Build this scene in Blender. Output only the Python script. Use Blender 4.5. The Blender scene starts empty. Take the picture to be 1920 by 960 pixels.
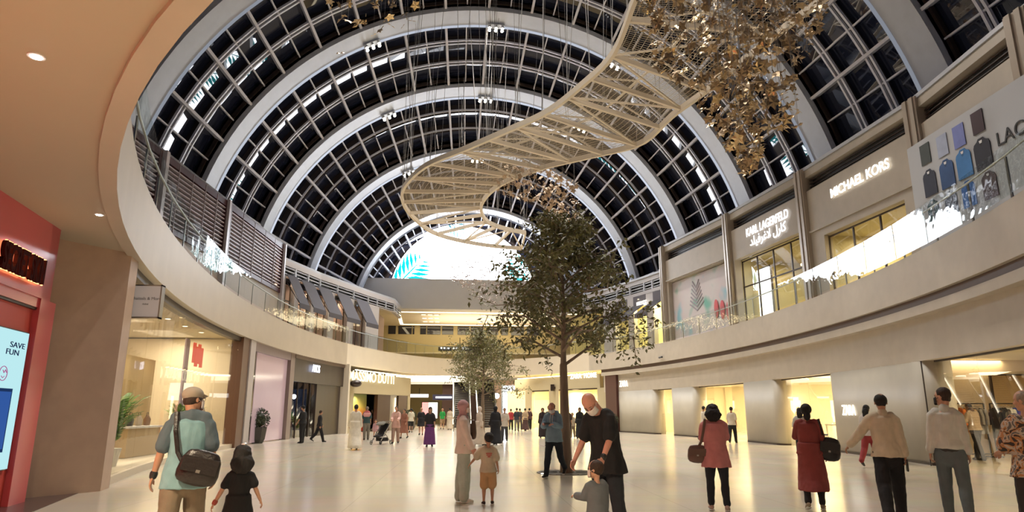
import bpy, math, random
from mathutils import Vector, Matrix, noise
from math import sin, cos, pi, radians as rad, sqrt
random.seed(7)
SC = bpy.context.scene
COL = SC.collection

# ---------------------------------------------------------------- camera model (survey of the photograph)
Fp, PIT, YAW, CH = 1246., .2294, .094, 1.5
def ray(px, py):
    X = px-960; v = 480-py
    Y = Fp*cos(PIT)-v*sin(PIT); Z = Fp*sin(PIT)+v*cos(PIT)
    c, s = cos(YAW), sin(YAW)
    return (X*c+Y*s, Y*c-X*s, Z)
def hz(px, py, z=0):
    d = ray(px, py); t = (z-CH)/d[2]; return Vector((d[0]*t, d[1]*t, z))
def hy(px, py, y):
    d = ray(px, py); t = y/d[1]; return Vector((d[0]*t, y, CH+d[2]*t))
def hseg(px, A, B):
    """point of the plan line A-B seen in column px (taken near eye level)"""
    d = ray(px, 770); ax, ay = A[0], A[1]; bx, by = B[0]-A[0], B[1]-A[1]
    t = (ax*by-ay*bx)/(d[0]*by-d[1]*bx)
    return Vector((d[0]*t, d[1]*t, 0))
def hplane(px, py, A, B):
    """point of the vertical plane through A-B seen at the pixel"""
    d = ray(px, py); bx, by = B[0]-A[0], B[1]-A[1]
    t = (A[0]*by-A[1]*bx)/(d[0]*by-d[1]*bx)
    return Vector((d[0]*t, d[1]*t, CH+d[2]*t))

# ---------------------------------------------------------------- materials
MATS = {}
def mat(name, col, rough=.6, metal=0., emit=None, es=0., noise_=0., nscale=8., bump=0., bscale=60., spec=None, coat=0., trans=0., sheen=0., stretch=None):
    if name in MATS: return MATS[name]
    m = bpy.data.materials.new(name); m.use_nodes = True
    nt = m.node_tree; b = nt.nodes['Principled BSDF']
    b.inputs['Base Color'].default_value = (*col, 1)
    b.inputs['Roughness'].default_value = rough
    b.inputs['Metallic'].default_value = metal
    if spec is not None: b.inputs['Specular IOR Level'].default_value = spec
    if coat: b.inputs['Coat Weight'].default_value = coat; b.inputs['Coat Roughness'].default_value = .08
    if trans: b.inputs['Transmission Weight'].default_value = trans
    if sheen: b.inputs['Sheen Weight'].default_value = sheen
    if emit: b.inputs['Emission Color'].default_value = (*emit, 1); b.inputs['Emission Strength'].default_value = es
    if noise_ or bump:
        tc = nt.nodes.new('ShaderNodeTexCoord'); src = tc.outputs['Object']
        if stretch:
            mp = nt.nodes.new('ShaderNodeMapping'); mp.inputs['Scale'].default_value = stretch
            nt.links.new(src, mp.inputs['Vector']); src = mp.outputs[0]
    if noise_:
        n = nt.nodes.new('ShaderNodeTexNoise'); n.inputs['Scale'].default_value = nscale; n.inputs['Detail'].default_value = 5
        nt.links.new(src, n.inputs['Vector'])
        r = nt.nodes.new('ShaderNodeValToRGB')
        r.color_ramp.elements[0].position = .3; r.color_ramp.elements[1].position = .7
        r.color_ramp.elements[0].color = (*[max(0, c*(1-noise_)) for c in col], 1)
        r.color_ramp.elements[1].color = (*[min(1, c*(1+noise_)) for c in col], 1)
        nt.links.new(n.outputs['Fac'], r.inputs[0]); nt.links.new(r.outputs[0], b.inputs['Base Color'])
    if bump:
        n2 = nt.nodes.new('ShaderNodeTexNoise'); n2.inputs['Scale'].default_value = bscale; n2.inputs['Detail'].default_value = 3
        nt.links.new(src, n2.inputs['Vector'])
        bp = nt.nodes.new('ShaderNodeBump'); bp.inputs['Strength'].default_value = bump; bp.inputs['Distance'].default_value = .02
        nt.links.new(n2.outputs['Fac'], bp.inputs['Height']); nt.links.new(bp.outputs[0], b.inputs['Normal'])
    MATS[name] = m; return m
def emis(name, col, s):
    if name in MATS: return MATS[name]
    m = bpy.data.materials.new(name); m.use_nodes = True; nt = m.node_tree
    nt.nodes.remove(nt.nodes['Principled BSDF'])
    e = nt.nodes.new('ShaderNodeEmission'); e.inputs[0].default_value = (*col, 1); e.inputs[1].default_value = s
    nt.links.new(e.outputs[0], nt.nodes['Material Output'].inputs[0]); MATS[name] = m; return m
def clearglass(name, tint=(1, 1, 1), refl=.12, rough=.0, bump=0., bscale=1., rmax=.3):
    """thin architectural glass: transparent with a fresnel reflection"""
    if name in MATS: return MATS[name]
    m = bpy.data.materials.new(name); m.use_nodes = True; nt = m.node_tree
    nt.nodes.remove(nt.nodes['Principled BSDF'])
    t = nt.nodes.new('ShaderNodeBsdfTransparent'); t.inputs[0].default_value = (*tint, 1)
    g = nt.nodes.new('ShaderNodeBsdfGlossy'); g.inputs['Roughness'].default_value = rough
    fr = nt.nodes.new('ShaderNodeLayerWeight'); fr.inputs[0].default_value = .35
    mr = nt.nodes.new('ShaderNodeMapRange'); mr.inputs['To Min'].default_value = refl; mr.inputs['To Max'].default_value = rmax
    nt.links.new(fr.outputs['Fresnel'], mr.inputs['Value'])
    mx = nt.nodes.new('ShaderNodeMixShader'); nt.links.new(mr.outputs[0], mx.inputs[0])
    nt.links.new(t.outputs[0], mx.inputs[1]); nt.links.new(g.outputs[0], mx.inputs[2])
    if bump:
        tc = nt.nodes.new('ShaderNodeTexCoord'); n2 = nt.nodes.new('ShaderNodeTexNoise'); n2.inputs['Scale'].default_value = bscale
        nt.links.new(tc.outputs['Object'], n2.inputs['Vector'])
        bp = nt.nodes.new('ShaderNodeBump'); bp.inputs['Strength'].default_value = bump; bp.inputs['Distance'].default_value = .05
        nt.links.new(n2.outputs['Fac'], bp.inputs['Height']); nt.links.new(bp.outputs[0], g.inputs['Normal'])
    nt.links.new(mx.outputs[0], nt.nodes['Material Output'].inputs[0]); MATS[name] = m; return m

# ---------------------------------------------------------------- mesh building
class MB:
    def __init__(s): s.v = []; s.f = []; s.m = []; s.cur = 0
    def add(s, vs, fs):
        o = len(s.v); s.v += [tuple(v) for v in vs]; s.f += [tuple(i+o for i in f) for f in fs]; s.m += [s.cur]*len(fs); return s
    def box(s, c, d, rz=0., M=None):
        x, y, z = d[0]/2, d[1]/2, d[2]/2; cs, sn = cos(rz), sin(rz)
        vs = []
        for sx, sy, sz in ((-1,-1,-1),(1,-1,-1),(1,1,-1),(-1,1,-1),(-1,-1,1),(1,-1,1),(1,1,1),(-1,1,1)):
            p = Vector((sx*x, sy*y, sz*z))
            if M: p = M @ p
            p = Vector((p.x*cs-p.y*sn, p.x*sn+p.y*cs, p.z)) if rz else p
            vs.append(p+Vector(c))
        return s.add(vs, [(0,3,2,1),(4,5,6,7),(0,1,5,4),(1,2,6,5),(2,3,7,6),(3,0,4,7)])
    def quad(s, *p): return s.add(p, [tuple(range(len(p)))])
    def bar(s, p, q, w, h, up=(0, 0, 1)):
        """box bar from p to q, w across, h along up"""
        p, q = Vector(p), Vector(q); d = (q-p)
        if d.length < 1e-6: return s
        d.normalize(); a = d.cross(Vector(up))
        if a.length < 1e-4: a = d.cross(Vector((1, 0, 0)))
        a.normalize(); u = a.cross(d)
        a = a*w/2; u = u*h/2
        return s.add([p-a-u, p+a-u, p+a+u, p-a+u, q-a-u, q+a-u, q+a+u, q-a+u], [(0,3,2,1),(4,5,6,7),(0,1,5,4),(1,2,6,5),(2,3,7,6),(3,0,4,7)])
    def prism(s, poly, z0, z1):
        n = len(poly); vs = [(x, y, z0) for x, y in poly]+[(x, y, z1) for x, y in poly]
        return s.add(vs, [tuple(range(n-1, -1, -1)), tuple(range(n, 2*n))]+[(i, (i+1) % n, n+(i+1) % n, n+i) for i in range(n)])
    def path(s, pts, radii, n=8, ref=None, flat=1., cap=True):
        """tube through pts (rounded ends); radii number or (rx, ry)"""
        pts = [Vector(p) for p in pts]; k = len(pts)
        if not isinstance(radii, (list, tuple)): radii = [radii]*k
        R = [(r, r*flat) if not isinstance(r, (list, tuple)) else r for r in radii]
        rings = []; prev = Vector(ref) if ref else None
        for i in range(k):
            d = (pts[min(i+1, k-1)]-pts[max(i-1, 0)])
            if d.length < 1e-9: d = Vector((0, 0, 1))
            d.normalize()
            if prev is None:
                prev = Vector((1, 0, 0)) if abs(d.x) < .9 else Vector((0, 1, 0))
            a = (prev-d*prev.dot(d))
            if a.length < 1e-5: a = d.orthogonal()
            a.normalize(); b = d.cross(a); prev = a
            rings.append((pts[i], a, b, d, R[i]))
        if cap:
            c0, a, b, d, r = rings[0]; m = min(r)
            rings = [(c0-d*m*q, a, b, d, (r[0]*w, r[1]*w)) for q, w in ((1, .02), (.87, .5), (.5, .87))]+rings
            c0, a, b, d, r = rings[-1]; m = min(r)
            rings += [(c0+d*m*q, a, b, d, (r[0]*w, r[1]*w)) for q, w in ((.5, .87), (.87, .5), (1, .02))]
        vs = []
        for c, a, b, d, r in rings:
            for j in range(n):
                t = 2*pi*j/n; vs.append(c+a*cos(t)*r[0]+b*sin(t)*r[1])
        L = len(rings); fs = []
        for i in range(L-1):
            for j in range(n):
                fs.append((i*n+j, i*n+(j+1) % n, (i+1)*n+(j+1) % n, (i+1)*n+j))
        fs.append(tuple(range(n-1, -1, -1))); fs.append(tuple((L-1)*n+j for j in range(n)))
        return s.add(vs, fs)
    def ell(s, c, r, n=14, m=9, M=None):
        c = Vector(c); vs = [(0, 0, -1)]
        for i in range(1, m):
            a = -pi/2+pi*i/m
            for j in range(n): vs.append((cos(a)*cos(2*pi*j/n), cos(a)*sin(2*pi*j/n), sin(a)))
        vs.append((0, 0, 1)); out = []
        for v in vs:
            p = Vector((v[0]*r[0], v[1]*r[1], v[2]*r[2]))
            if M: p = M @ p
            out.append(p+c)
        fs = [(0, 1+(j+1) % n, 1+j) for j in range(n)]
        for i in range(m-2):
            for j in range(n): fs.append((1+i*n+j, 1+i*n+(j+1) % n, 1+(i+1)*n+(j+1) % n, 1+(i+1)*n+j))
        T = len(vs)-1; fs += [(T, 1+(m-2)*n+j, 1+(m-2)*n+(j+1) % n) for j in range(n)]
        return s.add(out, fs)
    def lathe(s, c, prof, n=24):
        """prof list of (r,z)"""
        c = Vector(c); vs = []; k = len(prof)
        for r, z in prof:
            for j in range(n): vs.append((c.x+r*cos(2*pi*j/n), c.y+r*sin(2*pi*j/n), c.z+z))
        fs = [(i*n+j, i*n+(j+1) % n, (i+1)*n+(j+1) % n, (i+1)*n+j) for i in range(k-1) for j in range(n)]
        fs += [tuple(range(n-1, -1, -1)), tuple((k-1)*n+j for j in range(n))]
        return s.add(vs, fs)
    def strip(s, pts, z0, z1, th):
        """wall of thickness th (to the left of travel) along plan points"""
        P = [Vector((p[0], p[1])) for p in pts]; k = len(P); off = []
        for i in range(k):
            d = (P[min(i+1, k-1)]-P[max(i-1, 0)]).normalized(); off.append(P[i]+Vector((-d.y, d.x))*th)
        vs = []
        for i in range(k):
            zz0 = z0[i] if isinstance(z0, (list, tuple)) else z0; zz1 = z1[i] if isinstance(z1, (list, tuple)) else z1
            vs += [(P[i].x, P[i].y, zz0), (P[i].x, P[i].y, zz1), (off[i].x, off[i].y, zz1), (off[i].x, off[i].y, zz0)]
        fs = [(0, 1, 2, 3), ((k-1)*4+3, (k-1)*4+2, (k-1)*4+1, (k-1)*4)]
        for i in range(k-1):
            for j in range(4):
                fs.append((i*4+j, (i+1)*4+j, (i+1)*4+(j+1) % 4, i*4+(j+1) % 4))
        return s.add(vs, fs)
    def build(s, name, m, parent=None, smooth=False, kind=None):
        me = bpy.data.meshes.new(name); me.from_pydata(s.v, [], s.f)
        ms = m if isinstance(m, (list, tuple)) else [m]
        for x in ms: me.materials.append(x)
        if len(ms) > 1:
            for p, i in zip(me.polygons, s.m): p.material_index = i
        if smooth:
            for p in me.polygons: p.use_smooth = True
        me.update()
        o = bpy.data.objects.new(name, me); COL.objects.link(o)
        if parent: o.parent = parent
        if kind: o['kind'] = kind
        return o
def solid(o):
    """recalculate outward normals"""
    import bmesh
    bm = bmesh.new(); bm.from_mesh(o.data); bmesh.ops.recalc_face_normals(bm, faces=bm.faces); bm.to_mesh(o.data); bm.free(); return o
def tag(o, label, cat, group=None, kind=None):
    o['label'] = label; o['category'] = cat
    if group: o['group'] = group
    if kind: o['kind'] = kind
    return o
def thing(name, label, cat, loc=(0, 0, 0), rz=0., group=None):
    o = bpy.data.objects.new(name, None); COL.objects.link(o); o.location = loc; o.rotation_euler = (0, 0, rz); o.empty_display_size = .1
    return tag(o, label, cat, group)
def copy_tree(o, parent=None):
    c = o.copy(); COL.objects.link(c)
    if parent: c.parent = parent
    for ch in list(o.children): copy_tree(ch, c)
    return c
def struct(o): o['kind'] = 'structure'; return o
def baked(o, mods):
    """apply modifiers through the depsgraph"""
    for t, kw in mods:
        md = o.modifiers.new(t, t)
        for k, v in kw.items(): setattr(md, k, v)
    dg = bpy.context.evaluated_depsgraph_get(); ev = o.evaluated_get(dg)
    me = bpy.data.meshes.new_from_object(ev); old = o.data; o.modifiers.clear(); o.data = me; me.name = o.name
    bpy.data.meshes.remove(old); return o
def text(name, body, size, m, M, parent=None, depth=.02, align='CENTER', sx=1., bold=0.):
    """lettering as a mesh; M world matrix of the text plane (x right, y up, z out)"""
    cu = bpy.data.curves.new(name, 'FONT'); cu.body = body; cu.size = size; cu.extrude = depth; cu.align_x = align; cu.align_y = 'CENTER'; cu.offset = bold
    o = bpy.data.objects.new(name, cu); COL.objects.link(o)
    dg = bpy.context.evaluated_depsgraph_get(); me = bpy.data.meshes.new_from_object(o.evaluated_get(dg))
    bpy.data.objects.remove(o); me.transform(M @ Matrix.Diagonal((sx, 1, 1, 1)))
    me.materials.clear(); me.materials.append(m)
    o = bpy.data.objects.new(name, me); COL.objects.link(o)
    if parent: o.parent = parent
    return o
def frame(o, right, up=(0, 0, 1)):
    """matrix: x=right, y=up, z=out"""
    x = Vector(right).normalized(); y = Vector(up).normalized(); z = x.cross(y).normalized(); y = z.cross(x)
    M = Matrix.Identity(4)
    for i in range(3): M[i][0] = x[i]; M[i][1] = y[i]; M[i][2] = z[i]; M[i][3] = o[i]
    return M
def area(name, loc, size, power, col, target=None, sy=None, spread=None, shape='RECTANGLE'):
    l = bpy.data.lights.new(name, 'AREA'); l.energy = power; l.color = col; l.shape = shape; l.size = size; l.size_y = sy or size
    if spread: l.spread = spread
    o = bpy.data.objects.new(name, l); COL.objects.link(o); o.location = loc
    d = (Vector(target)-Vector(loc)) if target else Vector((0, 0, -1))
    o.rotation_euler = d.to_track_quat('-Z', 'Y').to_euler(); return o
def spot(name, loc, target, power, col, ang=60, blend=.5, r=.05):
    l = bpy.data.lights.new(name, 'SPOT'); l.energy = power; l.color = col; l.spot_size = rad(ang); l.spot_blend = blend; l.shadow_soft_size = r
    o = bpy.data.objects.new(name, l); COL.objects.link(o); o.location = loc
    o.rotation_euler = (Vector(target)-Vector(loc)).to_track_quat('-Z', 'Y').to_euler(); return o
def point(name, loc, power, col, r=.1):
    l = bpy.data.lights.new(name, 'POINT'); l.energy = power; l.color = col; l.shadow_soft_size = r
    o = bpy.data.objects.new(name, l); COL.objects.link(o); o.location = loc; return o

# ---------------------------------------------------------------- camera, world, view
cam = bpy.data.cameras.new('camera'); cam.sensor_width = 36; cam.lens = 36*Fp/1920; cam.clip_end = 400
co = bpy.data.objects.new('camera', cam); COL.objects.link(co); co.location = (0, 0, CH); co.rotation_euler = (pi/2+PIT, 0, -YAW)
SC.camera = co
w = bpy.data.worlds.new('night_sky'); SC.world = w; w.use_nodes = True
bg = w.node_tree.nodes['Background']; bg.inputs[0].default_value = (.010, .016, .035, 1); bg.inputs[1].default_value = 1.
vs = SC.view_settings; vs.view_transform = 'Standard'; vs.look = 'None'; vs.gamma = 1; vs.use_curve_mapping = False; vs.exposure = -0.12

# ellipse of the void
ECX, ECY, EA, EB = 2.9, 32., 11.7, 29.8
SOF, TOP, TOPL = 4.7, 5.85, 6.12
def el(ph, off=0.): return Vector((ECX+(EA+off)*cos(ph), ECY+(EB+off)*sin(ph)))
def ely(y, side, off=0.):
    s_ = max(-1, min(1, (y-ECY)/(EB+off))); return Vector((ECX+side*(EA+off)*sqrt(1-s_*s_), y))
def elphi(y, side):
    a = math.asin(max(-1, min(1, (y-ECY)/EB))); return a if side > 0 else pi-a
def arc(y0, y1, side, n, off=0.):
    a, b = elphi(y0, side), elphi(y1, side)
    return [el(a+(b-a)*i/n, off) for i in range(n+1)]
# ================================================================= MATERIALS
M_tan = mat('tan_plaster', (.50, .40, .28), .55, noise_=.05, nscale=1.5)
M_beige = mat('beige_stone_cladding', (.52, .46, .38), .5, noise_=.05, nscale=2)
M_cream = mat('cream_plaster', (.72, .64, .52), .6, noise_=.03, nscale=1)
M_white = mat('white_plaster', (.74, .72, .70), .6, noise_=.02, nscale=1)
M_ceil = mat('tan_ceiling_paint', (.46, .40, .30), .6, noise_=.02, nscale=.7)
M_groove = mat('dark_brown_reveal', (.10, .055, .04), .5)
M_dark = mat('dark_bronze_frame', (.045, .03, .025), .4, metal=.3)
M_steel = mat('white_painted_steel', (.46, .48, .54), .4, noise_=.04, nscale=2)
M_bar = mat('painted_glazing_bar', (.60, .60, .68), .4)
M_vglass = mat('night_roof_glass', (.012, .015, .032), .02, spec=.75)
M_clear = clearglass('clear_storefront_glass', (.97, .97, .95), .02, rmax=.2)
M_rail = clearglass('balustrade_glass', (.93, .96, .95), .05, bump=.22, bscale=1.8, rmax=.14)
M_metal = mat('brushed_metal', (.45, .43, .40), .3, metal=.9)
M_black = mat('black_metal', (.02, .02, .02), .4)
M_led = emis('led_white', (.90, .93, 1), 13)
M_warm = emis('warm_white_light', (1, .82, .50), 6)
M_cool = emis('cool_white_light', (.85, .92, 1), 7)
M_signw = emis('sign_white', (1, .93, .80), 3.2)

# ================================================================= FLOOR
def floor_mat():
    m = bpy.data.materials.new('polished_stone_floor'); m.use_nodes = True; nt = m.node_tree; b = nt.nodes['Principled BSDF']
    tc = nt.nodes.new('ShaderNodeTexCoord'); mp = nt.nodes.new('ShaderNodeMapping'); mp.inputs['Rotation'].default_value = (0, 0, .02)
    nt.links.new(tc.outputs['Object'], mp.inputs['Vector'])
    br = nt.nodes.new('ShaderNodeTexBrick'); br.offset = 0; br.inputs['Scale'].default_value = 1
    br.inputs['Brick Width'].default_value = 1.8; br.inputs['Row Height'].default_value = 1.8; br.inputs['Mortar Size'].default_value = .008
    br.inputs['Color1'].default_value = (.66, .59, .48, 1); br.inputs['Color2'].default_value = (.63, .565, .46, 1); br.inputs['Mortar'].default_value = (.52, .46, .37, 1)
    nt.links.new(mp.outputs[0], br.inputs['Vector'])
    n = nt.nodes.new('ShaderNodeTexNoise'); n.inputs['Scale'].default_value = .8; n.inputs['Detail'].default_value = 8
    nt.links.new(tc.outputs['Object'], n.inputs['Vector'])
    mx = nt.nodes.new('ShaderNodeMix'); mx.data_type = 'RGBA'; mx.blend_type = 'MULTIPLY'; mx.inputs[0].default_value = .25
    nt.links.new(br.outputs[0], mx.inputs[6]); nt.links.new(n.outputs['Color'], mx.inputs[7]); nt.links.new(mx.outputs[2], b.inputs['Base Color'])
    b.inputs['Roughness'].default_value = .17; b.inputs['Specular IOR Level'].default_value = .45
    return m
M_floor = floor_mat()
o = MB().box((4, 48, -.15), (70, 116, .3)).build('floor', M_floor); struct(o)
# dark threshold strip at the pink shop and pillar
o = MB().prism([(-9.2, 6), (-5.9, 6), (-6.3, 11.5), (-6.9, 14.0), (-9, 14.5)], 0, .006).build('trim_1', mat('dark_brown_threshold', (.09, .055, .05), .25)); struct(o)

# ================================================================= SLAB (ceiling below, upper floor above, elliptical void)
def slab():
    b = MB(); N = 144; X0, X1, Y0, Y1 = -26., 34., -9., 104.
    def outer(ph):
        c, s_ = cos(ph), sin(ph); t = 1e9
        if c > 1e-9: t = min(t, (X1-ECX)/c)
        if c < -1e-9: t = min(t, (X0-ECX)/c)
        if s_ > 1e-9: t = min(t, (Y1-ECY)/s_)
        if s_ < -1e-9: t = min(t, (Y0-ECY)/s_)
        return Vector((ECX+c*t, ECY+s_*t))
    corners = [math.atan2(y-ECY, x-ECX) % (2*pi) for x in (X0, X1) for y in (Y0, Y1)]
    ph = sorted([2*pi*i/N for i in range(N)]+corners); n = len(ph)
    # inner point lies on the ellipse in the same true direction
    def inner(p):
        c, s_ = cos(p), sin(p); r = 1/sqrt((c/(EA+.12))**2+(s_/(EB+.12))**2); return Vector((ECX+c*r, ECY+s_*r))
    I = [inner(p) for p in ph]; O = [outer(p) for p in ph]
    vs = [(p.x, p.y, SOF) for p in I]+[(p.x, p.y, SOF) for p in O]+[(p.x, p.y, TOP-.05) for p in I]+[(p.x, p.y, TOP-.05) for p in O]
    fs = []
    for i in range(n):
        j = (i+1) % n
        fs += [(i, n+i, n+j, j), (2*n+i, 2*n+j, 3*n+j, 3*n+i), (i, j, 2*n+j, 2*n+i), (n+i, 3*n+i, 3*n+j, n+j)]
    b.add(vs, fs); return b
struct(slab().build('ceiling', M_ceil))
# fascia round the void: three finishes
def fascia(name, pts, m, z0=SOF-.06, z1=TOPL, th=-.22):
    return struct(solid(MB().strip(pts, z0, z1, th).build(name, m, smooth=False)))
M_fasL = mat('warm_grey_fascia', (.50, .43, .34), .45, noise_=.04, nscale=1.2)
pA = [el(pi+ (elphi(47.6, -1)-pi) + (pi*1.52-elphi(47.6, -1))*i/50) for i in range(51)]
fascia('trim_2', pA, M_fasL)
a0, a1 = elphi(47.6, -1), elphi(53, 1)
fascia('trim_3', [el(a0+(a1-a0)*i/36) for i in range(37)], M_cream, th=.22)
a0, a1 = elphi(53, 1), -pi*.48
fascia('trim_4', [el(a0+(a1-a0)*i/56) for i in range(57)], M_beige, z1=TOP, th=.22)
# dark shadow-gap and rounded lower bulkhead under the right fascia
a0, a1 = elphi(51.5, 1), -pi*.42
struct(solid(MB().strip([el(a0+(a1-a0)*i/56, .14) for i in range(57)], SOF-.30, SOF-.04, .2).build('trim_5', M_groove)))
# ================================================================= RIGHT GROUND FLOOR: fashion store with curved piers
RW = lambda y, off=0.: ely(y, 1, off)
def zoff(px, py, z): return hz(px, py, z)
zt = 2.93
b = MB()
pts = [el(a0+(a1-a0)*i/56, .10) for i in range(57)]
b.strip(pts, 4.16, SOF-.28, .5)
struct(solid(b.build('trim_6', M_beige)))
b = MB(); pts = [el(a0+(a1-a0)*i/56, .42) for i in range(57)]
b.strip(pts, zt, 4.2, .3); struct(solid(b.build('trim_7', M_beige)))
# ================================================================= VAULT
VX, VZ = 2.1, 9.49
RY = [16.73, 24.35, 31.97, 39.59, 47.21, 54.83, 62.45]
RR = [19.0, 18.65, 18.0, 17.04, 15.63, 13.63, 10.88]
RW_, RD = 1.65, .95       # rib width along the hall, depth
YEND, REND = 67.2, 9.6
A0, A1 = rad(3), rad(177)
def vp(r, a, y): return Vector((VX+r*cos(a), y, VZ+r*sin(a)))
NA = 64
for k, (y, r) in enumerate(zip(RY, RR)):
    b = MB(); n = NA
    vs = []; 
    for i in range(n+1):
        a = A0+(A1-A0)*i/n
        vs += [vp(r, a, y), vp(r, a, y-RW_), vp(r+RD, a, y-RW_), vp(r+RD, a, y)]
    fs = [(0, 1, 2, 3), (n*4+3, n*4+2, n*4+1, n*4)]
    for i in range(n):
        for j in range(4): fs.append((i*4+j, (i+1)*4+j, (i+1)*4+(j+1) % 4, i*4+(j+1) % 4))
    b.add(vs, fs); rib = struct(solid(b.build('trim_%d' % (10+k), M_steel)))
    # flange along the far lower edge, screen light on it painted as emission
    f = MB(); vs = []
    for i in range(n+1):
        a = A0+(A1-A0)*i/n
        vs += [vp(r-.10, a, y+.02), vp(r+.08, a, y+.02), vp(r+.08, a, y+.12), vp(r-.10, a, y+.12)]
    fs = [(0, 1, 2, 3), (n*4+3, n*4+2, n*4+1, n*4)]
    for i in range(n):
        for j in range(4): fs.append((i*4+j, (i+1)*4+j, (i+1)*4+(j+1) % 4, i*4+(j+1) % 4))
    f.add(vs, fs); solid(f.build('flange', [emis('painted_flange_sheen_%d' % k, (.80, .86, 1), [.25, .3, .35, .7, .9, .95, .3][k])], rib))
DA = rad(4.6)
def bay(idx, y0, r0, y1, r1, detail=True, cuts=3, A0=A0, A1=A1):
    """glazed bay from the far face of one rib to the near face of the next"""
    L = y1-y0
    def R(t, d=0): return r0+(r1-r0)*t+d
    win = bpy.data.objects.new('window_%d' % idx, None); COL.objects.link(win); struct(win)
    g = MB(); na = int(round((A1-A0)/DA))
    angs = [pi/2+(i-na/2)*DA for i in range(na+1)]
    rnd = random.Random(idx)
    for i in range(na):
        for j in range(cuts):
            t0, t1 = j/cuts, (j+1)/cuts; tm_ = (t0+t1)/2
            dz = [rnd.uniform(-.012, .012) for _ in range(2)]
            rr_ = R(tm_, .66); g.quad(vp(rr_+dz[0], angs[i], y0+L*t0), vp(rr_+dz[1], angs[i+1], y0+L*t0), vp(rr_+dz[1], angs[i+1], y0+L*t1), vp(rr_+dz[0], angs[i], y0+L*t1))
    g.build('roof_glazing', M_vglass, win)
    g = MB()
    for j in range(cuts+1):
        ra = R((j-.5)/cuts, .68) if j else R(0, .9); rb = R((j+.5)/cuts, .64) if j < cuts else R(1, .3)
        for i in range(na): g.quad(vp(ra, angs[i], y0+L*j/cuts), vp(ra, angs[i+1], y0+L*j/cuts), vp(rb, angs[i+1], y0+L*j/cuts), vp(rb, angs[i], y0+L*j/cuts))
    g.build('glazing_step', M_dark, win)
    thick, thin = MB(), MB()
    for i, a in enumerate(angs):
        up = (cos(a), 0, sin(a))
        if i % 2 == (na//2) % 2: thick.bar(vp(R(0, .40), a, y0), vp(R(1, .40), a, y1), .15, .46, up)
        else: thin.bar(vp(R(0, .5), a, y0), vp(R(1, .5), a, y1), .08, .18, up)
    thick.build('main_glazing_rib', M_bar, win); thin.build('minor_glazing_bar', M_bar, win)
    tub = MB()
    for t in [(j+s)/cuts for j in range(1, cuts) for s in (-.055*cuts/3*1.2, .055*cuts/3*1.2)]:
        for i in range(na):
            for d, hh in ((.44, .12),):
                a, c = angs[i], angs[i+1]; m = (a+c)/2
                tub.bar(vp(R(t, d), a, y0+L*t), vp(R(t, d), c, y0+L*t), .12, hh, (cos(m), 0, sin(m)))
    tub.build('cross_tube', M_bar, win)
    ed = MB()
    for t in (.015, .985):
        for i in range(na):
            a, c = angs[i], angs[i+1]; m = (a+c)/2
            ed.bar(vp(R(t, .55), a, y0+L*t), vp(R(t, .55), c, y0+L*t), .14, .2, (cos(m), 0, sin(m)))
    ed.build('edge_gutter', M_dark, win)
bay(1, 9.5, 19.2, RY[0]-RW_, RR[0])
for k in range(6): bay(k+2, RY[k], RR[k], RY[k+1]-RW_, RR[k+1])
bay(8, RY[6], RR[6], YEND, REND, cuts=2, A0=rad(21), A1=rad(159))
# end wall with the big screen
b = MB(); n = 40
pts = [vp(REND+.8, rad(23)+rad(134)*i/n, YEND+.05) for i in range(n+1)]
b.add(pts, [tuple(range(n+1))]); struct(b.build('wall_far', M_vglass))
# roof cornices between the upper walls and the vault
# ----------------------------------------------------------------- screen
sx, sw, zb = 1.27, 7.15, 13.2
def led_poly():
    # segment of circle: half width 7.15 at z 14.42, apex 20.05
    h = 20.05-14.4; r = (7.1**2+h*h)/(2*h); cz = 20.05-r; return r, cz
lr, lz = led_poly()
scr = thing('video_screen', 'huge semicircular white video screen with cyan palm leaves at the end of the vault', 'screen', (sx, 66.3, lz))
a_lo = math.asin((zb-lz)/lr); n = 48
pts = [Vector((lr*cos(a_lo+(pi-2*a_lo)*i/n), 0, lr*sin(a_lo+(pi-2*a_lo)*i/n))) for i in range(n+1)]
b = MB(); m_ = len(pts); b.add([p for p in pts]+[p+Vector((0, .3, 0)) for p in pts], [tuple(range(m_)), tuple(range(2*m_-1, m_-1, -1))]+[(i, i+m_, (i+1) % m_+m_, (i+1) % m_) for i in range(m_)])
b.build('screen_panel', M_led, scr)
b = MB()
for i in range(n):
    a, c = a_lo+(pi-2*a_lo)*i/n, a_lo+(pi-2*a_lo)*(i+1)/n
    b.bar((( lr+.07)*cos(a), .12, (lr+.07)*sin(a)), ((lr+.07)*cos(c), .12, (lr+.07)*sin(c)), .3, .12, (cos(a), 0, sin(a)))
b.build('screen_frame', M_dark, scr)
M_cyan = emis('led_cyan', (.01, .62, .66), 1.6); M_cyan2 = emis('led_pale_cyan', (.25, .85, .95), 2.2)
def frond(parent, base, tip, n, wid, mt, side=1, off=-.02):
    """palm leaf graphic in the plane of the screen"""
    base, tip = Vector(base), Vector(tip); d = (tip-base); L = d.length; d.normalize(); nrm = Vector((-d.z, 0, d.x))
    b = MB()
    def leaf(p, dr, l, w_):
        q = Vector((-dr.z, 0, dr.x)); b.quad(p, p+dr*l*.45+q*w_, p+dr*l, p+dr*l*.45-q*w_)
    for i in range(n):
        t = i/n; p = base+d*L*t; l = L*wid*sin(pi*(.25+.7*t))
        for s_ in (-1, 1):
            dr = (d*.75+nrm*s_*.9).normalized(); leaf(p, dr, l, l*.085)
    leaf(base, d, L*1.1, L*.02)
    for v in range(len(b.v)): b.v[v] = (b.v[v][0], off, b.v[v][2])
    return b.build('palm_leaf_graphic', mt, parent)
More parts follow.
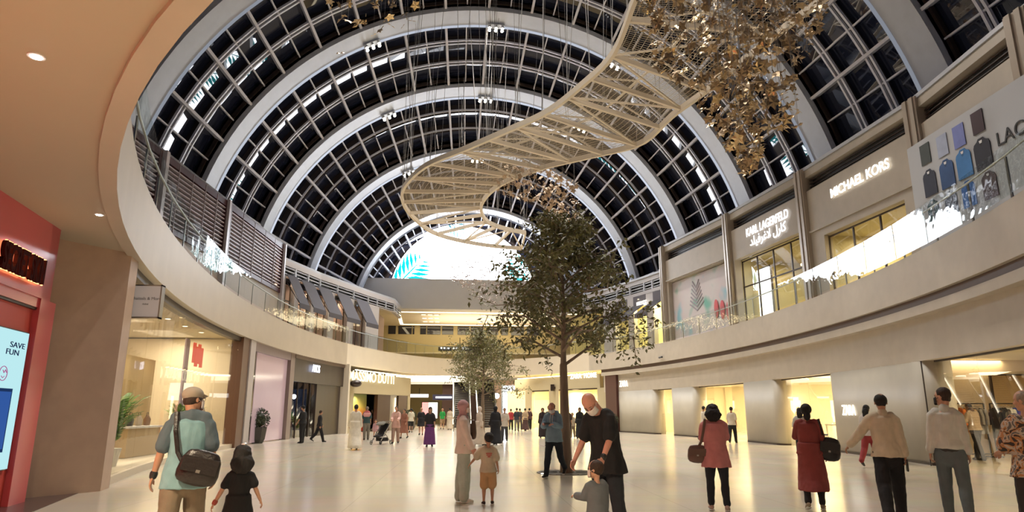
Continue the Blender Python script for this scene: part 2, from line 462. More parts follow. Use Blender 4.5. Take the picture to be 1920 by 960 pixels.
def inside(o):
    # keep the graphic on the screen
    for v in o.data.vertices:
        r = sqrt(v.co.x**2+v.co.z**2)
        if r > lr-.02: v.co.x *= (lr-.02)/r; v.co.z *= (lr-.02)/r
inside(frond(scr, (-7.0, 0, .6), (-4.0, 0, 3.9), 8, .55, M_cyan))
inside(frond(scr, (-7.2, 0, -.5), (-3.3, 0, 1.4), 7, .45, M_cyan))
inside(frond(scr, (7.2, 0, 1), (5, 0, 4.2), 8, .6, M_cyan))
inside(frond(scr, (-2, 0, 8.0), (0, 0, 6.3), 6, .5, M_cyan2))
# beam under the screen
struct(MB().box((2.6, 64.6, (11.1+14.05)/2), (24.6, 1.2, 2.95)).build('trim_20', M_white))
# upper void beyond the beam
struct(MB().box((2.6, 78.4, 11.25), (24.6, 26.4, .3)).build('trim_21', M_cream))
# light coves in that ceiling
def cove(name, p, q, w_):
    o = MB().bar(p, q, w_, .03).build(name, M_warm); return o
cv = thing('ceiling_light_cove', 'long rectangular line of warm light set in the far upper ceiling', 'ceiling light', (0, 0, 11.08))
for p, q in (((-5.1, 66.2), (13, 66.2)), ((-5.1, 66.2), (-5.4, 76)), ((-5.4, 76), (13.2, 76))):
    MB().bar((*p, 0), (*q, 0), .32, .03).build('light_strip', M_warm, cv)
proto = None
for i, cx_ in enumerate((-2.0, 4.1, 10.2)):
    for j, cy_ in enumerate((67.8, 70.4, 73.2)):
        if proto is None:
            g = thing('ceiling_downlight', '', 'downlight', (0, 0, 11.08), 0, 'downlight rows in the far upper ceiling')
            MB().box((0, 0, 0), (2.1, .36, .04)).build('trim_plate', M_white, g)
            for q in (-.65, 0, .65): MB().box((q, 0, -.025), (.42, .2, .03)).build('lamp', M_warm, g)
            proto = g
        else: g = copy_tree(proto)
        g.location = (cx_, cy_, 11.08)
        g['label'] = 'three-lamp ceiling downlight in the far upper ceiling, %s row, %s column' % (('front', 'middle', 'back')[j], ('left', 'centre', 'right')[i])
# back wall with dark clerestory windows
yb = 77.5; struct(MB().box((2.6, yb+.2, 8.55), (24.6, .4, 5.1)).build('wall_back', mat('dull_gold_wall', (.50, .42, .24), .6)))
x_ = hy(735, 620, yb).x
zt_, zb_ = hy(800, 611, yb).z, hy(800, 627, yb).z
segs = [(728, 742), (747, 772), (774, 777), (788, 799), (801, 826), (829, 850), (858, 880), (883, 906), (912, 934), (940, 952), (958, 982), (988, 1010)]
for i, (p0, p1) in enumerate(segs):
    X0_, X1_ = hy(p0, 620, yb).x, hy(p1, 620, yb).x
    w_ = MB().box(((X0_+X1_)/2, yb-.02, (zt_+zb_)/2), (X1_-X0_, .08, zt_-zb_)).build('window_%d' % (20+i), M_vglass); struct(w_)
    MB().box(((X0_+X1_)/2, yb-.02, zt_+.06), (X1_-X0_+.2, .14, .12)).build('window_head', M_cream, w_)
struct(MB().box((2.6, yb-.5, 7.95), (24.6, 1, .12)).build('trim_22', M_cream))

# ----------------------------------------------------------------- rib spotlights
lampm = emis('spot_lamp_glow', (1, .90, .70), 22)
proto = None
SPOTS = [(930, 50, 3, 'on the second arch from the front, right of its crown'), (697, 82, 3, 'on the second arch from the front, left of its crown'), (1150, 118, 3, 'on the second arch, beside the lattice ribbon'), (910, 187, 4, 'at the crown of the third arch'), (727, 213, 4, 'on the left shoulder of the third arch'), (1085, 243, 4, 'on the right shoulder of the third arch'), (895, 298, 5, 'at the crown of the fourth arch'), (765, 322, 5, 'on the left shoulder of the fourth arch')]
spot_pts = []
for px, py, k, lab in SPOTS:
    p = hy(px, py, RY[k]-.1); a = math.atan2(p.z-VZ, p.x-VX); r = RR[k]-.25; p = vp(r, a, RY[k]-.15)
    if proto is None:
        g = thing('seen_or_added_spotlight_cluster', '', 'spotlight', p, 0, 'six-lamp spotlight clusters on the roof arches, added unseen ones among them')
        MB().box((0, 0, .12), (1.1, .5, .06)).build('mounting_plate', M_steel, g)
        for i in range(3):
            for j in (0, 1):
                hd = MB().lathe(((i-1)*.42, -.15+.3*j, -.10), [(.05, .2), (.09, .16), (.115, 0)], 12).build('lamp_head', M_steel, g)
                MB().ell(((i-1)*.42, -.15+.3*j, -.13), (.10, .10, .06), 10, 6).build('lamp', lampm, hd)
        proto = g
    else: g = copy_tree(proto); g.location = p
    g.rotation_euler = (0, pi/2-a, 0); g['label'] = 'added unseen spotlight cluster '+lab; spot_pts.append(p)
# ================================================================= UPPER LEVEL, RIGHT SIDE
ZR = 13.1
UR = [Vector((16.2, 9.0)), Vector((17.04, 16.33)), Vector((17.80, 22.1)), Vector((17.58, 30.1)), Vector((16.91, 37.6)), Vector((15.59, 46.0))]
fr_m = mat('shopfront_stone', (.42, .37, .31), .5, noise_=.05, nscale=2)
def inward(A, B):
    d = (B-A).normalized(); return Vector((-d.y, d.x))   # to the left of travel: toward the void when going away on the right
def P3(A, B, s_, z, out=0.):
    d = (B-A).normalized(); n = Vector((-d.y, d.x)); p = A+d*s_+n*out; return Vector((p.x, p.y, z))
def bay_wall(idx, A, B, ledge, otop, o0, o1, slot=True, mw=fr_m):
    """wall of one shop: cornice, dark vent slot, sign band, opening from o0 to o1 (fractions) up to otop"""
    L = (B-A).length; d = (B-A)/L; b = MB(); z0 = TOP-.05
    def blk(s0, s1, za, zb_, out=0., th=.4):
        p, q = P3(A, B, s0, 0, out), P3(A, B, s1, 0, out); b.bar((p.x, p.y, (za+zb_)/2), (q.x, q.y, (za+zb_)/2), th, zb_-za)
    blk(0, L, 12.75, ZR)
    if slot:
        blk(0, .35, 12.0, 12.75); blk(L-.35, L, 12.0, 12.75); blk(0, L, 12.0, 12.75, -.5, .1)
    else: blk(0, L, 12.0, 12.75)
    blk(0, L, otop, 12.05); 
    if ledge: blk(.3, L-.3, ledge-.1, ledge, .22, .12)
    blk(0, o0*L, z0, otop); blk(o1*L, L, z0, otop)
    w_ = struct(b.build('wall_right_%d' % idx, mw))
    if slot:
        s = MB(); 
        p, q = P3(A, B, .35, 12.37, -.25), P3(A, B, L-.35, 12.37, -.25); s.bar(p, q, .05, .75)
        s.build('vent_backing', M_black, w_)
        s = MB()
        for k in range(4):
            z = 12.1+k*.17; s.bar(P3(A, B, .35, z, -.05), P3(A, B, L-.35, z, -.05), .08, .03)
        s.build('vent_louver', mat('vent_brown', (.05, .03, .025), .5), w_)
    # reveals around the opening
    return w_
def pilaster(idx, A, top=ZR+.05):
    b = MB(); 
    for dx, dy, wx, wy in ((-.12, 0, .5, .75), (-.2, -.18, .45, .2), (-.2, .18, .45, .2)):
        b.box((A.x+dx, A.y+dy, (TOP+top)/2), (wx, wy, top-TOP+.1), 0)
    o = struct(b.build('trim_%d' % idx, mat('pilaster_bronze', (.42, .36, .30), .35, metal=.2)))
for i, p in enumerate(UR[1:]): pilaster(30+i, p)
bay_wall(1, UR[0], UR[1], None, 9.8, .08, .92)
bay_wall(2, UR[1], UR[2], None, 9.6, .06, .94)
bay_wall(3, UR[2], UR[3], 10.0, 9.55, .14, .82)
bay_wall(4, UR[3], UR[4], None, 10.22, .06, .93)
bay_wall(5, UR[4], UR[5], 10.62, 10.45, .05, .93)
# return of the tall block
struct(MB().box((16.4, 46.4, (TOP+ZR)/2), (1.7, .3, ZR-TOP)).build('wall_right_6', fr_m))
# cornice slab up to the vault
def cornice(name, pts, z, dx):
    b = MB(); 
    for i in range(len(pts)-1):
        a, c = pts[i], pts[i+1]; b.prism([(a.x, a.y), (c.x, c.y), (c.x+dx, c.y), (a.x+dx, a.y)] if dx > 0 else [(a.x+dx, a.y), (c.x+dx, c.y), (c.x, c.y), (a.x, a.y)], z, z+.15)
    struct(solid(b.build(name, M_steel)))
cornice('trim_40', [Vector((p.x-.25, p.y)) for p in UR], ZR+.02, 6.5)
# interiors of upper shops
def room(name, A, B, o0, o1, z1, depth, wallm, floorm=None, backm=None):
    L = (B-A).length; s0, s1 = L*o0, L*o1; z0 = TOP
    b = MB()
    def q(s, z, o): return P3(A, B, s, z, -o)
    b.quad(q(s0, z0, depth), q(s1, z0, depth), q(s1, z1, depth), q(s0, z1, depth))
    b.quad(q(s0, z0, .2), q(s0, z0, depth), q(s0, z1, depth), q(s0, z1, .2))
    b.quad(q(s1, z0, .2), q(s1, z0, depth), q(s1, z1, depth), q(s1, z1, .2))
    b.quad(q(s0, z1, .2), q(s1, z1, .2), q(s1, z1, depth), q(s0, z1, depth))
    return struct(b.build(name, wallm))
M_shop = mat('shop_interior_cream', (.74, .66, .48), .6)
M_shop2 = mat('shop_interior_olive', (.48, .42, .24), .6)
# --- bay 3: luxury shop with glass front
room('wall_shop_1', UR[2], UR[3], .14, .82, 9.55, 4.5, M_shop2)
A, B = UR[2], UR[3]; L = (B-A).length
def glassfront(idx, A, B, f0, f1, z0, z1, nm, m=M_clear, fm=M_dark, fw=.07, out=-.05, transom=None):
    L = (B-A).length; w_ = bpy.data.objects.new('window_%d' % idx, None); COL.objects.link(w_); struct(w_)
    b = MB(); b.bar(P3(A, B, L*f0, (z0+z1)/2, out), P3(A, B, L*f1, (z0+z1)/2, out), .02, z1-z0); b.build('glass_pane', m, w_)
    b = MB()
    for i in range(nm+1):
        s_ = L*(f0+(f1-f0)*i/nm); b.bar(P3(A, B, s_, z0, out), P3(A, B, s_, z1, out), fw, fw, (1, 0, 0))
    for z in [z0+fw/2, z1-fw/2]+([transom] if transom else []): b.bar(P3(A, B, L*f0, z, out), P3(A, B, L*f1, z, out), fw, fw)
    b.build('window_frame', fm, w_); return w_
glassfront(31, A, B, .14, .82, TOP, 9.5, 3, transom=8.4)
# white sign box over that front (glowing letters)
def sign_on(name, label, A, B, body, pxy, size, m, out=.3, sx=1., depth=.012, group=None, bold=0.):
    p = hplane(*pxy, P3(A, B, 0, 0, out), P3(A, B, 1, 0, out)); d = (B-A).normalized()
    # readable from inside the void: x axis runs toward the viewer's right
    right = Vector((-d.x, -d.y, 0)) if (Vector((d.x, d.y, 0)).cross(Vector((0, 0, 1)))).dot(Vector((VX-p.x, 0, 0))) < 0 else Vector((d.x, d.y, 0))
    o = text(name, body, size, m, frame(p, right), None, depth, sx=sx, bold=bold); tag(o, label, 'sign'); return o, p, right
sign_on('shop_sign', 'glowing white MICHAEL KORS shop sign on the upper right wall', UR[2], UR[3], 'MICHAEL KORS', (1608, 337), .60, M_signw, bold=.008, sx=.97)
sign_on('shop_sign', 'glowing white KARL LAGERFELD shop sign on the upper right wall', UR[3], UR[4], 'KARL LAGERFELD', (1436, 420), .66, emis('sign_cool', (.96, .96, 1), 2.6), bold=.008, sx=.80)
ar = ''.join(['\ufeaa', '\ufee0', '\ufef4', '\ufed3', '\ufeae', '\ufecf', '\ufefb', ' ', '\ufedd', '\ufead', '\ufe8e', '\ufedb'])
sign_on('shop_sign', 'glowing white Arabic shop sign under the KARL LAGERFELD lettering', UR[3], UR[4], ar, (1438, 440), .68, emis('sign_cool', (.96, .96, 1), 2.6), bold=.008)
# --- bay 4 interior
room('wall_shop_2', UR[3], UR[4], .06, .93, 10.2, 5, M_shop2)
glassfront(32, UR[3], UR[4], .06, .93, TOP, 10.15, 4, out=-.3, transom=8.6)
o = MB(); A, B = UR[3], UR[4]; L = (B-A).length
lb = thing('backlit_wall_panel', 'tall white backlit panel inside the upper shop with Arabic sign', 'light panel', P3(A, B, L*.80, TOP, -1.0))
d_ = (B-A).normalized()
MB().bar(Vector((d_.x, d_.y, 0))*-.6+Vector((0, 0, 1.95)), Vector((d_.x, d_.y, 0))*.6+Vector((0, 0, 1.95)), .12, 3.5).build('panel_face', emis('panel_white', (1, .97, .9), 3.5), lb)
MB().bar(Vector((d_.x, d_.y, 0))*-.66+Vector((.1, 0, 1.95)), Vector((d_.x, d_.y, 0))*.66+Vector((.1, 0, 1.95)), .1, 3.7).build('panel_frame', M_dark, lb)
st = thing('cove_light', 'slanting line of warm light across the ceiling of the upper shop', 'ceiling light', P3(A, B, L*.5, 9.7, -3.0))
MB().bar(P3(A, B, L*.08, 9.7, -3.0)-Vector(st.location), P3(A, B, L*.7, 9.7, -3.0)-Vector(st.location), .15, .12).build('light_strip', M_warm, st)
def garment(col, name='hanging_shirt', w_=.44, h_=.75, sl=True):
    """shirt or coat on a hanger, hanging from z=0, facing +y"""
    key = 'cloth_%02x%02x%02x' % tuple(int(c*255) for c in col); mm = mat(key, col, .85, noise_=.12, nscale=9)
    b = MB(); ks = 7; vs = []; rows = []
    prof = [(0, .06, .05), (-.03, .09, .05), (-.07, w_*.42, .04), (-.13, w_*.5, .055), (-.3, w_*.47, .06), (-.6*h_, w_*.48, .055), (-h_, w_*.52, .05)]
    n = 14
    for i, (z, rx, ry) in enumerate(prof):
        for j in range(n):
            a = 2*pi*j/n; k = 1+.18*sin(j*3+i) if i > 3 else 1; vs.append((rx*cos(a), ry*sin(a)*k, z-.09))
    fs = [(i*n+j, i*n+(j+1) % n, (i+1)*n+(j+1) % n, (i+1)*n+j) for i in range(len(prof)-1) for j in range(n)]+[tuple(range(n)), tuple(len(vs)-1-j for j in range(n))]
    b.add(vs, fs)
    if sl:
        for s_ in (-1, 1): b.path([(s_*w_*.42, 0, -.19), (s_*w_*.56, 0, -.4), (s_*w_*.58, .01, -.62)], [.055, .05, .045], 8)
    o = b.build(name, mm, smooth=True)
    hk = MB().path([(-.19, 0, -.1), (0, 0, -.03), (.19, 0, -.1)], .008, 6).path([(0, 0, -.03), (0, 0, .0), (.02, 0, .03), (0, 0, .05)], .005, 6).build('hanger', M_metal, o)
    return o
def rail_rack(label, loc, rz, length, height=1.55, base=True, cols=(), group='', gl='', name='clothes_rack', zscale=1., tops=True):
    t = thing(name, label, 'clothes rack', loc, rz)
    MB().bar((-length/2, 0, height), (length/2, 0, height), .035, .035).build('rail', M_black, t)
    for s_ in (-1, 1):
        MB().bar((s_*length/2, 0, 0), (s_*length/2, 0, height), .035, .035, (1, 0, 0)).build('upright', M_black, t)
        if base: MB().bar((s_*length/2, -.28, .03), (s_*length/2, .28, .03), .05, .04).build('foot', M_black, t)
    MB().box((0, 0, .12), (length, .36, .025)).build('shelf', M_black, t)
    n = len(cols)
    for i, c in enumerate(cols):
        x = -length/2+.12+(length-.24)*i/max(1, n-1)
        g = garment(c[0], c[2] if len(c) > 2 else 'hanging_shirt', h_=c[1] if len(c) > 1 else .75)
        g.location = Vector(loc)+Matrix.Rotation(rz, 3, 'Z') @ Vector((x, 0, height-.045)); g.rotation_euler = (0, 0, rz+pi/2+random.uniform(-.12, .12)); g.scale = (1, 1, zscale)
        tag(g, gl % COLN(c[0], i, n), 'clothing', group)
    return t
def COLN(c, i, n):
    r, g, b = c; mx = max(c)
    if mx < .09: nm = 'black'
    elif b > 1.6*max(r, g): nm = 'blue'
    elif g > 1.25*r and g > 2*b: nm = 'lime green'
    elif r > 1.5*g and g > 1.2*b: nm = 'orange'
    elif r > 2*g: nm = 'red'
    elif min(c) > .6: nm = 'white'
    elif min(c)/mx > .8: nm = 'grey'
    else: nm = 'beige'
    od = ['first', 'second', 'third', 'fourth', 'fifth', 'sixth', 'seventh', 'eighth', 'ninth', 'tenth', 'eleventh', 'twelfth', 'thirteenth', 'fourteenth', 'fifteenth', 'sixteenth']
    return (nm, od[i])
# --- bay 5: painted hoarding
def hoard_mat():
    m = bpy.data.materials.new('painted_hoarding'); m.use_nodes = True; nt = m.node_tree; b = nt.nodes['Principled BSDF']
    tc = nt.nodes.new('ShaderNodeTexCoord'); n = nt.nodes.new('ShaderNodeTexNoise'); n.inputs['Scale'].default_value = .55; n.inputs['Detail'].default_value = 2
    nt.links.new(tc.outputs['Object'], n.inputs['Vector']); r = nt.nodes.new('ShaderNodeValToRGB'); cr = r.color_ramp
    cr.elements[0].position = .28; cr.elements[0].color = (.15, .42, .34, 1); cr.elements[1].position = .42; cr.elements[1].color = (.60, .56, .56, 1)
    e = cr.elements.new(.60); e.color = (.60, .52, .54, 1); e = cr.elements.new(.72); e.color = (.28, .50, .60, 1)
    nt.links.new(n.outputs['Fac'], r.inputs[0]); nt.links.new(r.outputs[0], b.inputs['Base Color']); return m
A, B = UR[4], UR[5]; L = (B-A).length
hb = thing('painted_hoarding', 'pale hoarding painted with soft green, pink and blue foliage on the upper level', 'hoarding', P3(A, B, L*.49, TOP, -.15))
o_ = Vector(hb.location)
MB().bar(P3(A, B, L*.05, 8.25, -.15)-o_, P3(A, B, L*.93, 8.25, -.15)-o_, .08, 4.3).build('panel', hoard_mat(), hb)
mm = mat('hoarding_leaf_grey', (.36, .33, .38), .7)
b = MB()
for i in range(7):
    for s_ in (-1, 1):
        z = 8.0+i*.25; p = P3(A, B, L*.55, z, -.09)-o_; q = P3(A, B, L*.55+s_*(.9-i*.08), z+.5, -.09)-o_; b.bar(p, q, .02, .09)
b.build('leaf_drawing', mm, hb)
b = MB()
for s_, c in ((.12, 1), (.2, 1), (.28, 1)): b.ell(P3(A, B, L*s_, 7.2+s_*2, -.1)-o_, (.05, .35, .6), 12, 8)
b.build('flower_drawing', mat('hoarding_red', (.62, .12, .14), .7), hb)
# --- bays 1-2: big poster hoarding
A, B = Vector((17.05, 15.0)), Vector((17.70, 23.6)); L = (B-A).length
Lp = thing('shirt_poster', 'large grey LACOSTE hoarding printed with rows of folded polo shirts', 'hoarding', P3(A, B, L/2, TOP, .5))
o_ = Vector(Lp.location); A2 = Vector((16.0, 6.5))
_q = hplane(1706, 300, P3(A, B, 0, 0, .5), P3(A, B, 1, 0, .5)); _q.z = (TOP+11.1)/2
MB().bar(P3(A, B, -3.0, (TOP+11.1)/2, .5)-o_, _q-o_, .12, 11.1-TOP).build('panel', mat('poster_grey', (.42, .43, .46), .6), Lp)
def polo(px, py, hpx, col, cut=0):
    pa, pb = P3(A, B, 0, 0, .575), P3(A, B, 1, 0, .575)
    c = hplane(px, py, pa, pb); t = hplane(px, py-hpx/2, pa, pb); bt = hplane(px+4, py+hpx/2, pa, pb); H = t.z-bt.z
    d = (B-A).normalized(); R_ = Vector((-d.x, -d.y, 0)); U = Vector((0, 0, 1)); c = c-o_
    W = H*.35
    pl = [(-1, -.5), (1, -.5), (1, .26), (.86, .36), (.5, .42), (.3, .5), (-.3, .5), (-.5, .42), (-.86, .36), (-1, .26)] if not cut else [(-1, -.5), (1, -.5), (1, .5), (-1, .5)]
    pts = [c+R_*(W*x)+U*(H*y) for x, y in pl]; n = Vector((-d.y, d.x, 0))
    b = MB(); k = len(pts); b.add(pts+[p+n*.015 for p in pts], [tuple(range(k)), tuple(range(2*k-1, k-1, -1))]+[(i, (i+1) % k, (i+1) % k+k, i+k) for i in range(k)])
    key = 'print_%02x%02x%02x' % tuple(int(v*255) for v in col)
    o = b.build('shirt_print', mat(key, col, .7, noise_=.1, nscale=3), Lp)
    if not cut:
        q = c+n*.02+U*(H*.36); b = MB(); b.quad(*[q+R_*(W*x)+U*(H*y) for x, y in ((-.2, .06), (.2, .06), (.13, -.03), (-.13, -.03))]); b.build('collar_label_print', mat('print_white', (.7, .7, .72), .7), Lp)
        col2 = tuple(v*.6 for v in col); b = MB(); b.quad(*[q-n*.003+R_*(W*x)+U*(H*y) for x, y in ((-.34, .1), (.34, .1), (.1, -.12), (-.1, -.12))]); b.build('collar_print', mat(key+'c', col2, .7), Lp)
cl = lambda r, g, b: (r, g, b)
for a_ in [(1735, 289, 38, (.05, .06, .06), 1), (1767, 273, 40, (.33, .37, .50), 1), (1798, 255, 42, (.16, .19, .46), 1), (1833, 229, 42, (.045, .02, .03), 1),
           (1744, 342, 50, (.03, .035, .06)), (1776, 325, 54, (.03, .08, .22)), (1808, 306, 56, (.05, .20, .50)), (1843, 287, 60, (.02, .02, .035)),
           (1751, 396, 44, (.02, .06, .06)), (1784, 380, 46, (.05, .06, .08)), (1817, 363, 50, (.02, .12, .42)), (1856, 346, 52, (.10, .07, .08)),
           (1890, 205, 44, (.33, .30, .3), 1)][:12]: polo(*a_)
pa, pb = P3(A, B, 0, 0, .58), P3(A, B, 1, 0, .58); p = hplane(1868, 265, pa, pb)-o_; d = (B-A).normalized()
text('brand_lettering', 'LACOSTE', .62, mat('print_black', (.03, .03, .03), .6), frame(p, (-d.x, -d.y, 0)), Lp, .01, 'LEFT')

# ----------------------------------------------------------------- lower awning section right
AR = [Vector((15.9, 46.3)), Vector((15.0, 49.8)), Vector((13.2, 55.5)), Vector((11.2, 59.5)), Vector((9.5, 64.0))]
M_wlil = mat('pale_upper_wall', (.52, .49, .50), .5)
def slotwall(idx, P, z0, ztop, side):
    """wall band above shops with a long louvred slot"""
    b = MB(); th = -.3 if side > 0 else .3
    pts = [(p.x, p.y) for p in P]
    b.strip(pts, ztop-.35, ztop, th); b.strip(pts, z0, ztop-1.0, th)
    w_ = struct(solid(b.build('wall_%s_band_%d' % ('right' if side > 0 else 'left', idx), M_wlil)))
    s = MB(); s.strip([(p.x+.25*side, p.y) for p in P], ztop-1.0, ztop-.35, .03); s.build('vent_backing', M_black, w_)
    s = MB()
    for k in (0, 1, 2): s.strip([(p.x, p.y) for p in P], ztop-.92+k*.22, ztop-.86+k*.22, th*.4)
    for i in range(len(P)-1):
        for j in range(3):
            q = P[i].lerp(P[i+1], j/3); s.box((q.x+.05*side, q.y, ztop-.67), (.1, .3, .65))
    s.build('vent_louver', M_steel, w_); return w_
slotwall(1, AR, 10.3, 11.6, 1)
cornice('trim_41', [Vector((p.x-.1, p.y)) for p in AR], 11.6, 5)
M_awn = mat('charcoal_awning_canvas', (.075, .07, .085), .8)
def awning(label, A, B, s0, s1, zt_, zb_, proj, side, group, backm=None):
    """sloping canvas awning over A-B between distances s0, s1; proj toward the void"""
    d = (B-A).normalized(); n = Vector((-d.y, d.x))*(1 if side > 0 else -1)
    c = A+d*(s0+s1)/2; t = thing('window_awning', label, 'awning', (c.x, c.y, zt_), 0, group)
    h = (s1-s0)/2; D = Vector((d.x, d.y, 0)); N = Vector((n.x, n.y, 0)); U = Vector((0, 0, zb_-zt_))
    a, b_ = -D*h+N*.1, D*h+N*.1; c1, c2 = D*h+N*(proj+.1)+U, -D*h+N*(proj+.1)+U; e = Vector((0, 0, .05)); v = Vector((0, 0, -.28))
    m = MB(); m.add([a, b_, c1, c2, a+e, b_+e, c1+e, c2+e], [(0, 3, 2, 1), (4, 5, 6, 7), (0, 1, 5, 4), (1, 2, 6, 5), (2, 3, 7, 6), (3, 0, 4, 7)])
    m.build('canopy', M_awn, t)
    MB().bar(c1+v/2, c2+v/2, .03, .28).build('valance', M_awn, t)
    for q, w_ in ((a, c2), (b_, c1)): MB().bar(q-Vector((0, 0, .5)), w_, .04, .04).build('support_arm', M_black, t)
    return t
hoffs = []
def aw_r(px0, px1, zt_, zb_, proj, lab):
    p, q = hseg_px(px0, AR), hseg_px(px1, AR)
    return awning(lab, Vector(q[:2]), Vector(p[:2]), 0, (Vector(p[:2])-Vector(q[:2])).length, zt_, zb_, proj, 1, 'charcoal awnings on the upper right')
def hseg_px(px, P, py=560):
    best = None
    for i in range(len(P)-1):
        d = ray(px, py); A, B = P[i], P[i+1]; bx, by = B.x-A.x, B.y-A.y; den = d[0]*by-d[1]*bx
        if abs(den) < 1e-9: continue
        t = (A.x*by-A.y*bx)/den; x, y = d[0]*t, d[1]*t
        u = ((x-A.x)*bx+(y-A.y)*by)/(bx*bx+by*by)
        if -.02 <= u <= 1.02: return Vector((x, y, 0))
    raise Exception('no hit %s' % px)
for px0, px1, lab in ((1223, 1248, 'charcoal awning over the bright yellow window, nearest the painted hoarding'), (1187, 1211, 'middle charcoal awning under the small white sign'), (1150, 1176, 'charcoal awning half hidden behind the big tree')):
    aw_r(px0, px1, 9.55, 8.5, 1.5, lab)
b = MB()
# piers between the openings
zo = 10.35
def span(P, pxs, z0, z1, th, name, m, side):
    w_ = MB()
    for p0, p1 in pxs:
        a, c = hseg_px(p0, P), hseg_px(p1, P); w_.strip([(a.x, a.y), (c.x, c.y)], z0, z1, th)
    return struct(solid(w_.build(name, m)))
span(AR, [(1252, 1248), (1224, 1211), (1187, 1176), (1152, 1130)], TOP-.05, zo, -.35, 'wall_right_piers', M_wlil, 1)
span(AR, [(1248, 1224), (1211, 1187), (1176, 1152)], 9.5, zo, -.12, 'trim_42', mat('dark_sign_band', (.10, .085, .10), .6), 1)
A, B = AR[0], AR[2]
bk = MB(); bk.strip([(p.x+2.2, p.y) for p in AR], TOP, 10.3, -.1); struct(solid(bk.build('wall_right_back', mat('bright_yellow_interior', (.95, .85, .40), .6))))
p = hy(1206, 573, 49.6); p = hplane(1207, 570, AR[0], AR[1]); d = (AR[1]-AR[0]).normalized(); n = Vector((-d.y, d.x, 0))
o = text('shop_sign', 'MISS UGG', .55, M_signw, frame(p+n*.2, (-d.x, -d.y, 0)), None, .01, sx=.62, bold=.012)
tag(o, 'small glowing white two-word sign above the middle right awning', 'sign')
# ================================================================= UPPER LEVEL, LEFT SIDE
UL = [Vector((-12.9, 14.5)), Vector((-12.05, 27.3)), Vector((-11.55, 33.9)), Vector((-10.91, 43.2))]
ZL = 12.0
def louver(idx, A, B, label):
    d = (B-A); L = d.length; d.normalize(); n = Vector((d.y, -d.x)); D = Vector((d.x, d.y, 0)); N = Vector((n.x, n.y, 0))
    t = thing('louvre_screen', label, 'louvre screen', (A.x, A.y, 8.85), 0, 'dark red louvre screens above the left balustrade')
    h = ZL-8.85; mr = mat('dark_red_painted_metal', (.055, .014, .016), .4); ms = mat('pale_lilac_slat', (.42, .36, .40), .4)
    b = MB()
    for z, hh in ((.12, .24), (h-.15, .3)): b.bar(D*0+Vector((0, 0, z)), D*L+Vector((0, 0, z)), .2, hh)
    for s_ in (.12, L-.12): b.bar(D*s_, D*s_+Vector((0, 0, h)), .24, .2, (1, 0, 0))
    b.build('frame', mr, t)
    MB().bar(N*-.35+Vector((0, 0, h/2)), D*L+N*-.35+Vector((0, 0, h/2)), .05, h).build('backing', mr, t)
    for k in range(13):
        z = .35+k*(h-.75)/12
        MB().bar(D*.22+Vector((0, 0, z)), D*(L-.22)+Vector((0, 0, z)), .16, .055).build('slat', ms, t)
    b = MB()
    for i in range(1, 5): b.bar(D*(L*i/5)+N*.10, D*(L*i/5)+N*.10+Vector((0, 0, h)), .03, .03, (1, 0, 0))
    b.build('tie_rod', ms, t); return t
louver(1, UL[1], UL[2], 'dark red louvre screen with pale slats, the one nearer the camera')
louver(2, UL[2]+Vector((.03, .35)), UL[3], 'dark red louvre screen with pale slats, the far one with a white frame')
louver(3, UL[0], UL[1]-Vector((0, .25)), 'dark red louvre screen hidden behind the near left balustrade')
b = MB(); 
for p in UL[1:]: b.box((p.x+.08, p.y, (TOP+ZL)/2), (.3, .28, ZL-TOP+.15))
struct(b.build('trim_50', mat('white_lilac_post', (.5, .46, .5), .35)))
b = MB(); b.strip([(p.x, p.y) for p in UL], ZL-.02, ZL+.16, .3); struct(solid(b.build('trim_51', mat('mauve_capping', (.28, .22, .24), .4))))
b = MB(); b.strip([(p.x, p.y) for p in UL], TOP-.05, 8.85, .3); struct(solid(b.build('wall_left_1', mat('taupe_upper_wall', (.46, .38, .34), .5, noise_=.08, nscale=.5))))
cornice('trim_52', UL, ZL+.02, -6)
ALF = [Vector((-10.85, 43.3)), Vector((-9.35, 48.4)), Vector((-6.7, 55.3)), Vector((-4.9, 59.5)), Vector((-4.6, 63.9))]
slotwall(2, ALF, 10.1, 11.15, -1); cornice('trim_53', ALF, 11.15, -5)
labs = ['nearest the louvre screens', 'second from the louvre screens', 'in the middle of the row', 'second from the far end', 'farthest, beside the lit ceiling']
aws = []
for i, (p0, p1) in enumerate(((532, 552), (560, 584), (592, 617), (628, 653), (665, 688))):
    a, c = hseg_px(p0, ALF), hseg_px(p1, ALF)
    awning('grey sloping awning panel on the upper left, '+labs[i], Vector(a[:2]), Vector(c[:2]), 0, (c-a).length, 10.2, 8.25, 1.05, -1, 'grey awning panels on the upper left')
    aws.append((p0, p1))
span(ALF, [(531, 533), (552, 560), (584, 592), (617, 628), (653, 665), (688, 712)], TOP-.05, 10.15, .35, 'wall_left_2', M_wlil, -1)
bk = MB(); bk.strip([(p.x-1.6, p.y) for p in ALF], TOP, 10.1, .1); struct(solid(bk.build('wall_left_3', mat('dusky_rose_interior', (.55, .38, .33), .6))))
bk = MB()
